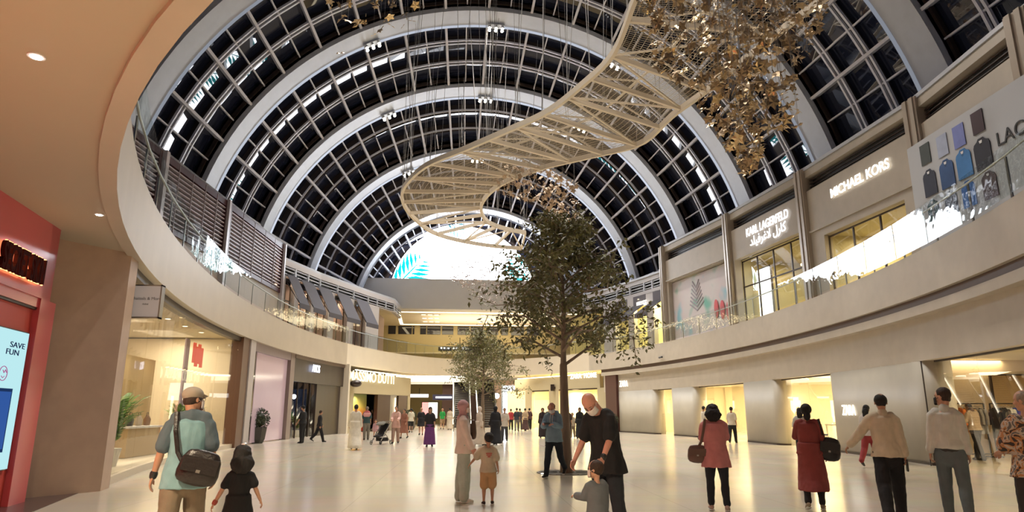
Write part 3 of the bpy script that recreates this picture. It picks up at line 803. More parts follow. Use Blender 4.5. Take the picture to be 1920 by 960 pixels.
for i, (p0, p1) in enumerate(((532, 552), (560, 584), (592, 617), (628, 653), (665, 688))):
    a, c = hseg_px(p0, ALF), hseg_px(p1, ALF); m_ = (a+c)/2
    w_ = bpy.data.objects.new('door_%d' % (i+1), None); COL.objects.link(w_); struct(w_)
    MB().bar(a+Vector((-.3, 0, 7.9)), c+Vector((-.3, 0, 7.9)), .03, 3.4).build('glass_pane', M_clear, w_)
    f = MB(); 
    for q in (a, m_, c): f.bar(q+Vector((-.3, 0, TOP)), q+Vector((-.3, 0, 9.6)), .08, .08, (1, 0, 0))
    f.bar(a+Vector((-.3, 0, 8.6)), c+Vector((-.3, 0, 8.6)), .08, .08); f.build('door_frame', mat('dark_brown_door', (.08, .05, .03), .4), w_)
# ================================================================= BALUSTRADE
def balustrade(label, y0, y1, side, nm):
    TOP = TOPL if side < 0 else globals()['TOP']
    a, c = elphi(y0, side), elphi(y1, side); Lr = 1.9; n = max(2, int(abs(c-a)*26/Lr)); H = 1.12
    pts = [el(a+(c-a)*i/n, -.06) for i in range(n+1)]
    t = thing('glass_balustrade', label, 'balustrade', (pts[n//2].x, pts[n//2].y, TOP), 0, 'glass balustrades of the upper level'); o_ = Vector((pts[n//2].x, pts[n//2].y, 0))
    for i in range(n):
        p, q = Vector((*pts[i], 0))-o_, Vector((*pts[i+1], 0))-o_; e = (q-p).normalized()*.03
        MB().bar(p+e+Vector((0, 0, .58)), q-e+Vector((0, 0, .58)), .016, 1.06).build('glass_panel', M_rail, t)
    for i in range(n+1):
        p = Vector((*pts[i], 0))-o_; d = Vector((*el(a+(c-a)*i/n, .16), 0))-o_
        MB().bar(d, d+Vector((0, 0, 1.0)), .05, .03, (1, 0, 0)).build('post', M_metal, t)
    b = MB(); b.path([Vector((*el(a+(c-a)*i/n, .13), 1.02))-Vector((o_.x, o_.y, 0)) for i in range(n+1)], .028, 8); b.build('handrail', M_metal, t, smooth=True)
balustrade('glass balustrade with metal handrail curving along the upper left edge', 7.0, 47.5, -1, 0)
balustrade('glass balustrade with metal handrail curving along the upper right edge', 51.5, 8.0, 1, 1)
def balfar():
    TOP = TOPL
    a, c = elphi(47.9, -1), elphi(51.9, 1); n = 26; t = thing('glass_balustrade', 'glass balustrade curving round the far cream end of the upper level', 'balustrade', (ECX, ECY+EB, TOP), 0, 'glass balustrades of the upper level'); o_ = Vector((ECX, ECY+EB, 0))
    P = [Vector((*el(a+(c-a)*i/n, -.06), 0))-o_ for i in range(n+1)]
    for i in range(n):
        MB().bar(P[i]+Vector((0, 0, .58)), P[i+1]+Vector((0, 0, .58)), .016, 1.06).build('glass_panel', M_rail, t)
    for i in range(n+1):
        d = Vector((*el(a+(c-a)*i/n, .16), 0))-o_; MB().bar(d, d+Vector((0, 0, 1.0)), .05, .03, (1, 0, 0)).build('post', M_metal, t)
    MB().path([Vector((*el(a+(c-a)*i/n, .13), 1.02))-o_ for i in range(n+1)], .028, 8).build('handrail', M_metal, t, smooth=True)
balfar()
def clothm_(c): return mat('bag_%02x%02x%02x' % tuple(int(v*255) for v in c), c, .5)
# ================================================================= GROUND FLOOR, RIGHT: store with curved piers
M_pier = mat('pale_polished_pier', (.50, .46, .38), .45, noise_=.04, nscale=1.5)
M_zin = mat('bright_cream_store_wall', (.88, .80, .62), .6)
def rpt(y, off): return ely(y, 1, off)
def pier(idx, y0, y1, off=.42, dep=.9, ztop=2.95, m=M_pier):
    """curved pier following the wall between y0 (far) and y1 (near) with rounded ends"""
    n = 14; out = [rpt(y0+(y1-y0)*i/n, off) for i in range(n+1)]; inn = [rpt(y0+(y1-y0)*i/n, off+dep) for i in range(n+1)]
    def cap(c0, c1, sgn):
        c = (c0+c1)/2; r = (c1-c0)/2; nn = Vector((-r.y, r.x))*sgn; return [c+(c0-c)*cos(a)+nn*sin(a) for a in [pi*i/8 for i in range(1, 8)]]
    e1 = cap(out[-1], inn[-1], -1 if True else 1); e0 = cap(inn[0], out[0], -1)
    poly = [tuple(p) for p in out+e1+inn[::-1]+e0]
    o = struct(solid(MB().prism(poly, .0, ztop).build('trim_%d' % idx, m, smooth=False)))
    for p in o.data.polygons: p.use_smooth = len(p.vertices) == 4
    bs = MB().prism([tuple(Vector(q)+Vector((-.012, 0))) for q in poly], 0, .07); solid(bs.build('base_strip', M_dark, o)); return o
pier(60, 51.0, 45.2); pier(61, 42.3, 39.7); pier(62, 33.2, 30.2); pier(63, 24.6, 18.5)
struct(MB().box((13.05, 51.6, 2.3), (.9, .8, 4.8)).build('trim_64', mat('beige_stone_cladding', (0, 0, 0))))
struct(solid(MB().strip([tuple(rpt(51.2, .2)), tuple(rpt(49.7, .2))], 0, 4.45, .3).build('trim_65', mat('oxblood_panel', (.07, .018, .014), .4))))
struct(MB().bar((*rpt(18.45, .5), 0), (*rpt(18.45, .5), 2.95), .08, .12, (1, 0, 0)).build('trim_66', M_dark))
# interior shell of the store
def offpoly(y0, y1, off, n=18): return [tuple(rpt(y0+(y1-y0)*i/n, off)) for i in range(n+1)]
struct(solid(MB().strip(offpoly(51, 22.9, 9.5), 0, 3.5, .2).build('wall_store_1', M_zin)))
struct(solid(MB().strip(offpoly(51, 5, 1.2), 3.30, 3.42, 8.2).build('wall_store_ceiling', mat('store_ceiling_white', (.8, .76, .66), .6))))
struct(MB().box((19.3, 22.6, 1.7), (8.6, .25, 3.4)).build('wall_store_2', mat('warm_store_wall', (.62, .50, .36), .6)))
struct(MB().bar((23.4, 6, 1.7), (22.9, 22, 1.7), .25, 3.4).build('wall_store_3', mat('warm_store_wall', (.62, .50, .36), .6)))
struct(MB().box((17.5, 51.3, 1.75), (9, .2, 3.5)).build('wall_store_4', M_zin))
# glass in the openings
for i, (y0, y1) in enumerate(((45.2, 42.3), (39.7, 33.2), (30.2, 24.6), (18.4, 9.0))):
    w_ = bpy.data.objects.new('window_%d' % (50+i), None); COL.objects.link(w_); struct(w_)
    n = max(2, int(abs(y0-y1)/2.1)); ys = [y0+(y1-y0)*j/n for j in range(n+1)]
    g = MB()
    for j in range(n):
        if i == 1 and j == 1: continue      # open doorway
        p, q = rpt(ys[j], .75), rpt(ys[j+1], .75); g.bar((*p, 1.47), (*q, 1.47), .015, 2.9)
    g.build('glass_pane', M_clear, w_)
    f = MB(); f.strip([tuple(rpt(y, .7)) for y in ys], 2.88, 2.97, .1); f.build('window_head', M_dark, w_)
# signs
def rsign(name, label, body, px, py, size, m, off, cat='sign', sx=1., bold=0.004, depth=.008):
    # place on the curved wall
    d = ray(px, py); A_, B_ = (EA+off), (EB+off)
    A = (d[0]/A_)**2+(d[1]/B_)**2; B = 2*(-ECX*d[0]/A_**2-ECY*d[1]/B_**2); C = (ECX/A_)**2+(ECY/B_)**2-1
    t = (-B+sqrt(B*B-4*A*C))/(2*A); p = Vector((d[0]*t, d[1]*t, CH+d[2]*t))
    q = ely(p.y-.5, 1, off); r_ = ely(p.y+.5, 1, off); dd = Vector((q.x-r_.x, q.y-r_.y, 0)).normalized()
    if p.x < ECX: q = ely(p.y+.5, -1, off); r_ = ely(p.y-.5, -1, off); dd = Vector((q.x-r_.x, q.y-r_.y, 0)).normalized()
    o = text(name, body, size, m, frame(p, dd), None, depth, sx=sx, bold=bold); tag(o, label, cat); return o
rsign('shop_sign', 'glowing white ZARA sign on the pale curved pier behind the walkers', 'ZARA', 1591, 770, .52, M_signw, .38, sx=.75)
rsign('shop_sign', 'small glowing white ZARA sign high on the wall beside the oxblood panel', 'ZARA', 1169, 720, .62, M_signw, .36, sx=.75)
# potted round shrub next to the stone corner
def ball_shrub(label, loc, s=1., potm=None):
    potm = potm or mat('charcoal_planter', (.06, .055, .05), .35)
    t = thing('planter_shrub', label, 'potted shrub', loc, 0, 'round shrubs in tapered planters')
    MB().lathe((0, 0, 0), [(.26*s, 0), (.34*s, .15*s), (.40*s, .62*s), (.36*s, .62*s), (.34*s, .56*s), (.02, .55*s)], 8).build('pot', potm, t)
    rnd = random.Random(int(loc[0]*7+loc[1])); b = MB()
    b.ell((0, 0, .90*s), (.33*s, .33*s, .31*s), 12, 8)
    for i in range(900):
        v = Vector((rnd.gauss(0, 1), rnd.gauss(0, 1), rnd.gauss(0, 1))).normalized(); c = Vector((0, 0, .90*s))+v*rnd.uniform(.33, .44)*s
        a = v.orthogonal().normalized(); a.rotate(Matrix.Rotation(rnd.uniform(0, 6), 3, v)); k = .05*s; u = (v*.6+a*.6).normalized(); w_ = u.cross(a).normalized()
        b.quad(c, c+u*k+w_*k*.4, c+u*k*2, c+u*k-w_*k*.4)
    b.build('foliage', mat('dark_shrub_leaf', (.035, .05, .02), .5, noise_=.4, nscale=12), t); return t
ball_shrub('round dark shrub in a charcoal planter at the stone corner beside the small white sign', hz(1149, 812), 1.0)
# clothes racks and tables
lime, grey, orange, beige, blk, blue, wht = (.50, .72, .05), (.30, .28, .26), (.75, .20, .03), (.55, .42, .28), (.02, .02, .022), (.02, .07, .50), (.8, .8, .8)
pz = hz(1500, 826); c_ = Vector((18.6, 29.4, 0))
gl = '%s garment hanging %s from the left on the lime rack behind the white table'
rail_rack('long clothes rail with orange, grey and lime garments in the bright store', (19.1, 28.9, 0), rad(112), 3.4, 1.75, True,
    [(orange, .8), (orange, .8), (grey, .9), (grey, .9)]+[(lime, .75)]*8+[(wht, .8), (grey, .8)], 'garments on the lime clothes rail', '%s garment on the rail with the lime tops, %s along the rail')
rail_rack('clothes rack with orange and black coats beside the browsing man', (hy(1820, 770, 21.4).x, 21.4, 0), rad(-3), .95, 1.75, True,
    [(orange, .8), ((.45, .25, .08), .8), ((.45, .25, .08), .8), (grey, .85), (grey, .85)], 'garments on the rack with tan coats', '%s garment on the rack left of the browsing man, %s along the rail')
rail_rack('clothes rack with black coats and a blue top right of the browsing man', (hy(1889, 770, 21.4).x, 21.4, 0), rad(-5), 1.15, 1.75, True,
    [(blk, 1.0), (blk, 1.0), (blk, 1.05), (blk, 1.0), (wht, .6), (wht, .6), (blue, .6), (blue, .6), (blue, .6)], 'garments on the rack with black coats', '%s garment on the rack with black coats, %s along the rail')
def table(label, loc, rz, L, W, H, m):
    t = thing('display_table', label, 'display table', loc, rz)
    MB().box((0, 0, H-.03), (L, W, .06)).build('table_top', m, t)
    for a in (-1, 1):
        for c in (-1, 1): MB().box((a*(L/2-.05), c*(W/2-.05), (H-.06)/2), (.05, .05, H-.06)).build('leg', m, t)
    return t
tm = mat('white_table_laminate', (.85, .82, .75), .3)
table('long white display table in front of the lime clothes rail', (17.2, 27.6, 0), rad(100), 2.6, .8, .95, tm)
def bust(label, loc, col):
    t = thing('shop_mannequin', label, 'mannequin', loc)
    b = MB(); b.path([(0, 0, .95), (0, 0, 1.1), (0, 0, 1.3), (0, 0, 1.42)], [(.15, .11), (.12, .09), (.19, .11), (.16, .08)], 14, (1, 0, 0)); b.path([(0, 0, 1.42), (0, 0, 1.52)], .05, 10); b.ell((0, 0, 1.62), (.075, .09, .115)); b.build('torso', mat('mannequin_%d' % int(col[0]*99), col, .5), t, smooth=True)
    b = MB()
    for s_ in (-1, 1): b.path([(s_*.08, 0, .95), (s_*.09, .02, .5), (s_*.1, 0, .08)], [.08, .06, .045], 10, (1, 0, 0)); b.path([(s_*.1, -.03, .04), (s_*.1, .14, .03)], .035, 8)
    b.build('legs', mat('mannequin_%d' % int(col[0]*99), col, .5), t, smooth=True)
    MB().lathe((0, 0, 0), [(.2, 0), (.2, .015), (.02, .02)], 20).build('base_plate', M_metal, t)
    return t
# white chair-like seat at the store front
t = thing('shell_chair', 'pale rounded shell chair in the store window left of the display table', 'chair', hz(1462, 827), rad(200))
MB().lathe((0, 0, 0), [(.12, .42), (.24, .45), (.30, .55), (.31, .75), (.26, .95), (.22, .95), (.26, .75), (.25, .57), (.18, .50), (.02, .49)], 18).build('seat_shell', mat('pale_fabric', (.75, .66, .50), .8), t, smooth=True)
for k in range(4): MB().bar((.1*cos(k*pi/2+.8), .1*sin(k*pi/2+.8), .42), (.24*cos(k*pi/2+.8), .24*sin(k*pi/2+.8), 0), .025, .025).build('leg', M_metal, t)
# back-wall features: lit shelf niches and sculptural arch
for i, (y, s_) in enumerate(((44, 2.6), (36.5, 5.0), (27, 4.0))):
    p = rpt(y, 9.1); t = thing('wall_shelf', ['lit wall niche in the far narrow opening of the store', 'long lit wall niche behind the two shoppers', 'lit wall niche behind the lime rack'][i], 'shelf', (p.x, p.y, 0), 0)
    MB().box((.1, 0, 2.15), (.3, s_, .5)).build('light_niche', emis('niche_glow', (1, .86, .55), 3.2), t)
    for z in (1.1, 1.6): MB().box((-.05, 0, z), (.4, s_, .04)).build('shelf_board', tm, t)
t = thing('white_arch_sculpture', 'white curving arch-shaped fitting beside the clothes rail', 'shop fitting', (20.2, 25.4, 0))
MB().path([(0, -1.1, 0), (0, -.9, 1.2), (0, -.3, 2.1), (0, .4, 2.55), (0, 1.2, 2.9)], [.1, .10, .12, .18, .25], 10).build('arch', tm, t, smooth=True)
MB().path([(0, 1.6, 0), (0, 1.3, 1.2), (0, .8, 2.0), (0, .3, 2.6)], [.08, .09, .1, .12], 10).build('arch_leg', tm, t, smooth=True)
# mirror on the store wall at the far right
t = thing('wall_mirror', 'large pale framed mirror on the store wall at the right edge', 'mirror', (20.6, 22.4, 2.0), rad(0))
MB().box((0, 0, 0), (2.6, .05, 1.5)).build('mirror_glass', mat('mirror', (.75, .65, .48), .08, metal=.9), t)
b = MB()
for z in (-.77, .77): b.box((0, 0, z), (2.7, .08, .05))
for x in (-1.33, 1.33): b.box((x, 0, 0), (.05, .08, 1.55))
b.build('mirror_frame', M_dark, t)

# ================================================================= LEFT: pink shop and pillar
M_pink = mat('red_pink_panel', (.62, .10, .12), .28, noise_=.03, nscale=1, coat=.3)
M_red = mat('red_recess', (.62, .08, .06), .5)
PA, PB = Vector((-6.05, 6.0)), Vector((-7.05, 12.35))     # pink facade line
def PP(px, py, out=0.):
    d = (PB-PA).normalized(); n = Vector((d.y, -d.x))*out; return hplane(px, py, PA+n, PB+n)
dP = (PB-PA).normalized(); nP = Vector((dP.y, -dP.x, 0)); DP = Vector((dP.x, dP.y, 0))
k0 = PP(105, 570); s_open = (Vector(k0[:2])-PA).dot(dP); z_open = k0.z
LP = (PB-PA).length
def pp(s_, z, out=0.): q = PA+dP*s_; return Vector((q.x, q.y, z))+nP*out
b = MB()
def pblk(b, s0, s1, z0, z1, o0, o1): b.bar(pp(s0, (z0+z1)/2, (o0+o1)/2), pp(s1, (z0+z1)/2, (o0+o1)/2), abs(o1-o0), z1-z0)
pblk(b, -6, LP, z_open, SOF, -.14, 0); pblk(b, s_open, LP, 0, z_open, -.14, 0); pblk(b, LP-.35, LP, 0, SOF, -2.6, 0)
pw = struct(b.build('wall_left_4', M_pink))
b = MB(); pblk(b, -6, s_open-.12, z_open-.16, z_open+.0, -.12, -.03); pblk(b, s_open-.16, s_open, 0, z_open, -.12, -.03); b.build('portal_trim', M_pink, pw)
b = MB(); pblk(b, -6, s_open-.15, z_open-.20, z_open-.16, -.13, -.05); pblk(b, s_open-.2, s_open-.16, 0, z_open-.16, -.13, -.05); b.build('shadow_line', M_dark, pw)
b = MB(); pblk(b, -6, s_open-.2, 0, z_open-.2, -.3, -.10); b.build('recess_panel', M_red, pw)
# backlit letters
lt = thing('shop_sign', 'dark red SECRET SKIN letters with warm backlight on the pink shop wall', 'sign', pp(4, 3.2, .06))
c_ = PP(22, 490, .1); o_ = Vector(lt.location)
def sgn(body, px, py, size): 
    c = PP(px, py, .10); return text('lettering', body, size, mat('dark_red_letter', (.05, .008, .008), .9, spec=.1), frame(c-o_, DP), lt, .03, 'RIGHT', bold=.016, sx=.46)
t_ = sgn('SECRET SKIN', 82, 514, .56)
c = PP(82, 514, .045); text('letter_backlight', 'SECRET SKIN', .56, emis('letter_glow', (1, .50, .18), 3.5), frame(c-o_, DP), lt, .01, 'RIGHT', bold=.035, sx=.46)
# poster screen
ps = thing('poster_screen', 'bright pale blue advertising screen with a phone picture in the red recess', 'screen', pp(s_open-.5, 1.5, -.05)); o_ = Vector(ps.location)
c0, c1 = PP(52, 626, -.06), PP(0, 880, -.06); sr = (Vector(c0[:2])-PA).dot(dP); z1_ = c0.z; z0_ = PP(4, 880, -.06).z
sl_ = sr-1.35
def sq(s0, s1, z0, z1, out, name, m, th=.02): o = MB(); o.bar(pp(s0, (z0+z1)/2, out)-o_, pp(s1, (z0+z1)/2, out)-o_, th, z1-z0); return o.build(name, m, ps)
sq(sl_, sr, z0_, z1_, -.06, 'screen_panel', emis('pale_blue_screen', (.55, .90, .95), 1.0), .05)
sq(sl_-.02, sr+.02, z0_-.02, z1_+.02, -.08, 'screen_bezel', mat('blue_black_bezel', (.02, .02, .05), .3), .05)
ti = emis('navy_print', (.02, .03, .12), .6)
text('headline_lettering', 'SAVE', .125, ti, frame(PP(47, 651, -.025)-o_, DP), ps, .003, 'RIGHT', sx=1.9)
text('headline_lettering', 'FUN', .125, ti, frame(PP(36, 663, -.025)-o_, DP), ps, .003, 'RIGHT', sx=1.9)
hb_ = MB(); c = PP(6, 700, -.025)-o_; ring = [c+DP*(.13*cos(a))+Vector((0, 0, .11*sin(a))) for a in [2*pi*i/24 for i in range(25)]]; hb_.path(ring, .006, 5)
hb_.path([c+DP*x+Vector((0, 0, z)) for x, z in ((-.02, .05), (.02, .01), (.06, .06), (.10, .02))], .006, 5); hb_.path([c+DP*x+Vector((0, 0, z)) for x, z in ((-.05, -.04), (0, -.07), (.05, -.04))], .005, 5)
hb_.build('smiling_heart_drawing', emis('magenta_line', (.55, .12, .35), .8), ps)
zz1, zz0 = PP(25, 729, -.025).z, PP(5, 848, -.025).z; sr2 = (Vector(PP(24, 729, -.025)[:2])-PA).dot(dP)
sq(sr2-.75, sr2, zz0, zz1, -.027, 'phone_picture', emis('phone_edge', (.02, .05, .16), .7), .006)
sq(sr2-.70, sr2-.04, zz0+.05, zz1-.05, -.021, 'phone_display_picture', emis('phone_blue', (.04, .12, .42), .9), .004)
sq(sr2-.70, sr2-.3, zz0+.05, zz0+.35, -.017, 'phone_display_patch', emis('phone_red', (.30, .02, .04), .8), .004)
# tan pillar
pc = [hz(80, 927), hz(187, 921)]
q0, q1 = Vector((-7.02, 12.45)), Vector((-6.18, 13.6))
A_, B_ = hz(84, 926), hz(188, 921)
pl = struct(solid(MB().prism([(A_.x-.1, A_.y-.9), (B_.x, B_.y), (B_.x-.1, B_.y+.55), (A_.x-1.3, A_.y+1.2)], 0, SOF).build('trim_70', mat('taupe_fabric_panel', (.50, .36, .27), .6, noise_=.06, nscale=3))))
# ================================================================= LEFT: curved glass storefront
def lpt(y, off): return ely(y, -1, off)
def lpoly(y0, y1, off, n=16): return [tuple(lpt(y0+(y1-y0)*i/n, off)) for i in range(n+1)]
w_ = bpy.data.objects.new('window_60', None); COL.objects.link(w_); struct(w_)
GY0, GY1 = 14.9, 29.9
ys = [GY0+(GY1-GY0)*j/5 for j in range(6)]
for j in range(5):
    MB().strip(lpoly(ys[j]+.015, ys[j+1]-.015, .30, 6), .16, 4.5, .02).build('glass_pane', M_clear, w_)
solid(MB().strip(lpoly(GY0, GY1, .22, 20), 4.45, SOF-.02, .25).build('window_head', M_dark, w_))
solid(MB().strip(lpoly(GY0, GY1, .2, 20), 0, .16, .4).build('window_plinth', mat('stone_plinth', (.55, .47, .36), .3), w_))
MB().bar((*lpt(14.9, .22), 0), (*lpt(14.9, .22), SOF), .1, .14, (1, 0, 0)).build('window_jamb', M_dark, w_)
solid(MB().strip([tuple(lpt(29.9, .1)), tuple(lpt(30.9, .1))], 0, SOF-.02, .5).build('window_jamb', mat('brown_timber_jamb', (.13, .06, .035), .4), w_))
struct(solid(MB().strip([tuple(lpt(30.95, .05)), tuple(lpt(31.75, .05))], 0, SOF, .6).build('trim_71', mat('lilac_white_jamb', (.5, .45, .44), .5))))
M_lin = mat('warm_display_wall', (.66, .57, .43), .6); M_lin2 = mat('golden_drape', (.62, .46, .24), .7)
struct(solid(MB().strip(lpoly(13.5, 31.4, 6.0), 0, SOF, .2).build('wall_store_5', M_lin)))
struct(solid(MB().strip(lpoly(14.0, 31.4, .6), .10, .14, 5.4).build('trim_72', mat('pale_display_floor', (.7, .62, .50), .4))))
struct(MB().bar((*lpt(31.2, .5), 2.3), (*lpt(31.2, 6.2), 2.3), .15, 4.7).build('wall_store_6', M_lin))
struct(MB().bar((*lpt(14.4, .6), 2.3), (*lpt(14.4, 6.2), 2.3), .15, 4.7).build('wall_store_7', M_lin))
struct(solid(MB().strip(lpoly(20.5, 27.0, 2.6), .14, 3.4, .12).build('wall_store_8', M_lin2)))
# display curtain strips
for i, (y, off, wd, m_) in enumerate(((20.2, 2.3, .9, mat('cream_sheer_drape', (.85, .75, .55), .8)), (28.0, 1.8, .7, mat('lilac_display_board', (.42, .34, .46), .6)))):
    p = lpt(y, off); b = MB()
    for k in range(8):
        x = (k-3.5)*wd/8; b.path([(p.x-.2*x, p.y+x, .15), (p.x-.2*x, p.y+x, 4.3)], wd/14, 6)
    o = b.build(['window_drape', 'lilac_board'][i], m_); tag(o, ['tall cream drape hanging in the left shop window', 'tall lilac pleated board in the left shop window by the red tags'][i], ['drape', 'display board'][i])
# table lamp / floor lamp with big square shade
p = hplane(332, 800, lpt(20, 1.8), lpt(26, 1.8)); lp = thing('floor_lamp', 'lamp with a large glowing square white shade in the left shop window', 'lamp', (p.x, p.y, .14))
zs0, zs1 = hplane(332, 750, lpt(20, 1.8), lpt(26, 1.8)).z-.14, hplane(332, 717, lpt(20, 1.8), lpt(26, 1.8)).z-.14
MB().lathe((0, 0, 0), [(.45, zs0), (.42, zs1), (.40, zs1), (.43, zs0)], 20).build('lamp_shade', emis('lamp_shade_glow', (1, .90, .62), 1.7), lp)
MB().path([(0, 0, .02), (0, 0, zs1)], .02, 8).build('pole', M_metal, lp); MB().lathe((0, 0, 0), [(.2, 0), (.2, .03), (.03, .05)], 20).build('base', M_metal, lp)
def frond_plant(label, loc, h, m, potm, n=26, pot=.32):
    t = thing('potted_palm', label, 'potted plant', loc); rnd = random.Random(int(abs(loc[0])*31+loc[1]*7))
    MB().lathe((0, 0, 0), [(pot*.55, 0), (pot*.75, pot*1.1), (pot*.68, pot*1.1), (.02, pot)], 16).build('pot', potm, t)
    b = MB(); s = MB()
    for i in range(n):
        a = rnd.uniform(0, 2*pi); L = h*rnd.uniform(.6, 1.); sp = rnd.uniform(.12, .42)*h; base = Vector((0, 0, pot)); pts = []
        for k in range(9):
            u = k/8; pts.append(base+Vector((cos(a)*sp*u**1.4, sin(a)*sp*u**1.4, L*(u-.25*u**3))))
        s.path(pts, .008, 4)
        for k in range(2, 9):
            d = (pts[k]-pts[k-1]).normalized(); q = d.cross(Vector((0, 0, 1))).normalized()
            for sd in (-1, 1):
                for e in (0, .5):
                    c = pts[k-1].lerp(pts[k], e); dr = (q*sd+d*.7-Vector((0, 0, .15))).normalized(); l = h*.16; w_ = d*h*.018
                    b.quad(c-w_, c+dr*l*.5+Vector((0, 0, .01))-w_*.3, c+dr*l, c+dr*l*.5+w_*1.8)
    b.build('foliage', m, t); s.build('stems', m, t); return t
gm = mat('fresh_green_leaf', (.10, .24, .035), .5, noise_=.3, nscale=6)
for px, py, h_, lab in ((246, 862, 1.9, 'leafy green plant in a white pot at the near end of the left shop window'), (411, 818, 1.7, 'leafy green plant behind the capped man in the left shop window')):
    p = hplane(px, py, lpt(15, 1.1), lpt(29, 1.3)); p = lpt(p.y, 1.1) if px < 300 else lpt(26.2, 1.1)
    if px < 300: p = lpt(18.4, 1.05)
    frond_plant(lab, (p.x, p.y, .14), h_, gm, mat('white_pot', (.75, .72, .66), .4), 26, .4)
# mannequin, white boxes, red tags
o = bust('dark mannequin at the near end of the left shop window', (*lpt(16.3, 2.3), .14), (.12, .11, .10))
t = tag(MB().box((*lpt(16.2, .95), .25), (.8, .9, .2), .2).build('display_box', tm), 'low white display box just inside the left shop window', 'display box')
bust('pale mannequin deep in the left shop window', (*lpt(18.9, 3.0), .14), (.55, .5, .45))
bust('grey mannequin by the far jamb of the left shop window', (*lpt(28.6, 1.2), .14), (.33, .3, .28))
red = emis('red_tag', (.85, .10, .06), 1.1)
for i in range(4):
    p = lpt(26.3+i*.32, 1.0); o = MB().box((p.x, p.y, 3.65-.12*(i % 2)), (.05, .22, .75), 0).build('hanging_sale_tag', red)
    tag(o, 'hanging red sale tag, %s of the four high in the left shop window' % ('nearest', 'second', 'third', 'farthest')[i], 'sale tag', 'red tags in the left window')
# hanging white shop sign at the near end
p0, p1 = Vector((-6.75, 15.15, 0)), None
c = Vector((-6.55, 15.2, 0)); zc = hy(276, 566, 15.2).z; xx = hy(276, 566, 15.2).x; wx = hy(304, 566, 15.2).x-hy(250, 566, 15.2).x; hh = hy(276, 536, 15.2).z-hy(276, 596, 15.2).z
t = thing('projecting_sign', 'square white sign box with thin grey script projecting from the storefront', 'sign', (xx, 15.2, zc))
MB().box((0, 0, 0), (wx, .14, hh)).build('sign_box', mat('white_sign_face', (.74, .70, .68), .5, emit=(1, .93, .9), es=.12), t)
b = MB()
for z in (-hh/2, hh/2): b.box((0, 0, z), (wx+.03, .17, .03))
for x in (-wx/2, wx/2): b.box((x, 0, 0), (.03, .17, hh+.03))
b.build('sign_frame', M_metal, t)
text('lettering', 'Chattels & More', .095, mat('grey_letter', (.35, .32, .31), .5), frame((0, -.08, .06), (1, 0, 0)), t, .004); text('lettering', 'dubai', .06, mat('grey_letter', (.35, .32, .31), .5), frame((0, -.08, -.06), (1, 0, 0)), t, .004)
MB().bar((-wx/2-.25, 0, 0), (-wx/2, 0, 0), .04, .3).build('wall_bracket', M_dark, t)
# downlights in left store ceiling
proto = None
for i in range(7):
    p = lpt(16+i*2.1, 1.5)
    if proto is None:
        g = thing('ceiling_downlight', '', 'downlight', (p.x, p.y, SOF-.02), 0, 'downlights over the left shop window'); MB().lathe((0, 0, -.01), [(.13, 0), (.13, .02), (.09, .02)], 14).build('trim_ring', M_white, g); MB().lathe((0, 0, -.015), [(.085, 0), (.085, .02)], 14).build('lamp', M_warm, g); proto = g
    else: g = copy_tree(proto); g.location = (p.x, p.y, SOF-.02)
    g['label'] = 'round ceiling downlight over the left shop window, %s from the pillar' % ('first', 'second', 'third', 'fourth', 'fifth', 'sixth', 'seventh')[i]
    spot('shop_spot', (p.x, p.y, SOF-.06), (p.x-.5, p.y, 0), 110, (1, .86, .62), 75)
for i in range(6): p = lpt(17+i*2.2, 5.2); spot('wall_washer', (p.x, p.y, SOF-.1), (p.x-.55, p.y, 2.4), 150, (1, .80, .50), 50, .3)
for i in range(3): p = lpt(21.5+i*2.2, 2.1); spot('wall_washer', (p.x, p.y, SOF-.1), (p.x-.42, p.y, 2.6), 90, (1, .8, .5), 42, .2)
# second shop: lilac hoarding glass
LIL = emis('lilac_backlit', (.62, .48, .52), .9)
Y2a, Y2b, Y2c, Y2d = 31.8, 38.2, 38.9, 47.6
w2 = bpy.data.objects.new('window_61', None); COL.objects.link(w2); struct(w2)
MB().strip(lpoly(Y2a, Y2a+1.3, .35, 8), .05, 4.25, .02).build('glass_pane', M_clear, w2)
MB().strip(lpoly(Y2a+1.3, Y2b, .35, 8), .05, 4.25, .03).build('lilac_film_pane', mat('lilac_film', (.50, .38, .42), .12, emit=(.9, .62, .70), es=.16), w2)
solid(MB().strip(lpoly(Y2a, Y2b+.2, .18, 8), 4.25, SOF-.02, .3).build('window_head', mat('mauve_capping', (0, 0, 0)), w2))
solid(MB().strip(lpoly(Y2b, Y2c, .16, 3), 0, SOF, .35).build('window_jamb', mat('taupe_jamb', (.26, .20, .18), .5), w2))
struct(solid(MB().strip(lpoly(31.5, 38.8, 3.8), 0, SOF, .2).build('wall_store_9', mat('lilac_wall', (.60, .50, .56), .6))))
struct(solid(MB().strip(lpoly(31.8, 38.8, .5), .0, .03, 3.3).build('trim_73', mat('pale_display_floor', (0, 0, 0)))))
for i in range(3):
    p = lpt(33+i*1.7, 1.4); g = copy_tree(proto); g.location = (p.x, p.y, SOF-.02); g['group'] = 'downlights over the lilac window'; g['label'] = 'round ceiling downlight over the lilac shop window, %s from the near jamb' % ('first', 'second', 'third')[i]
    spot('shop_spot', (p.x, p.y, SOF-.06), (p.x-1.2, p.y, 1.2), 230, (1, .82, .88), 90)
ball_shrub('round dark shrub in a charcoal planter outside the lilac shop window', hz(479, 831)+Vector((0, 0, 0)), 1.22)
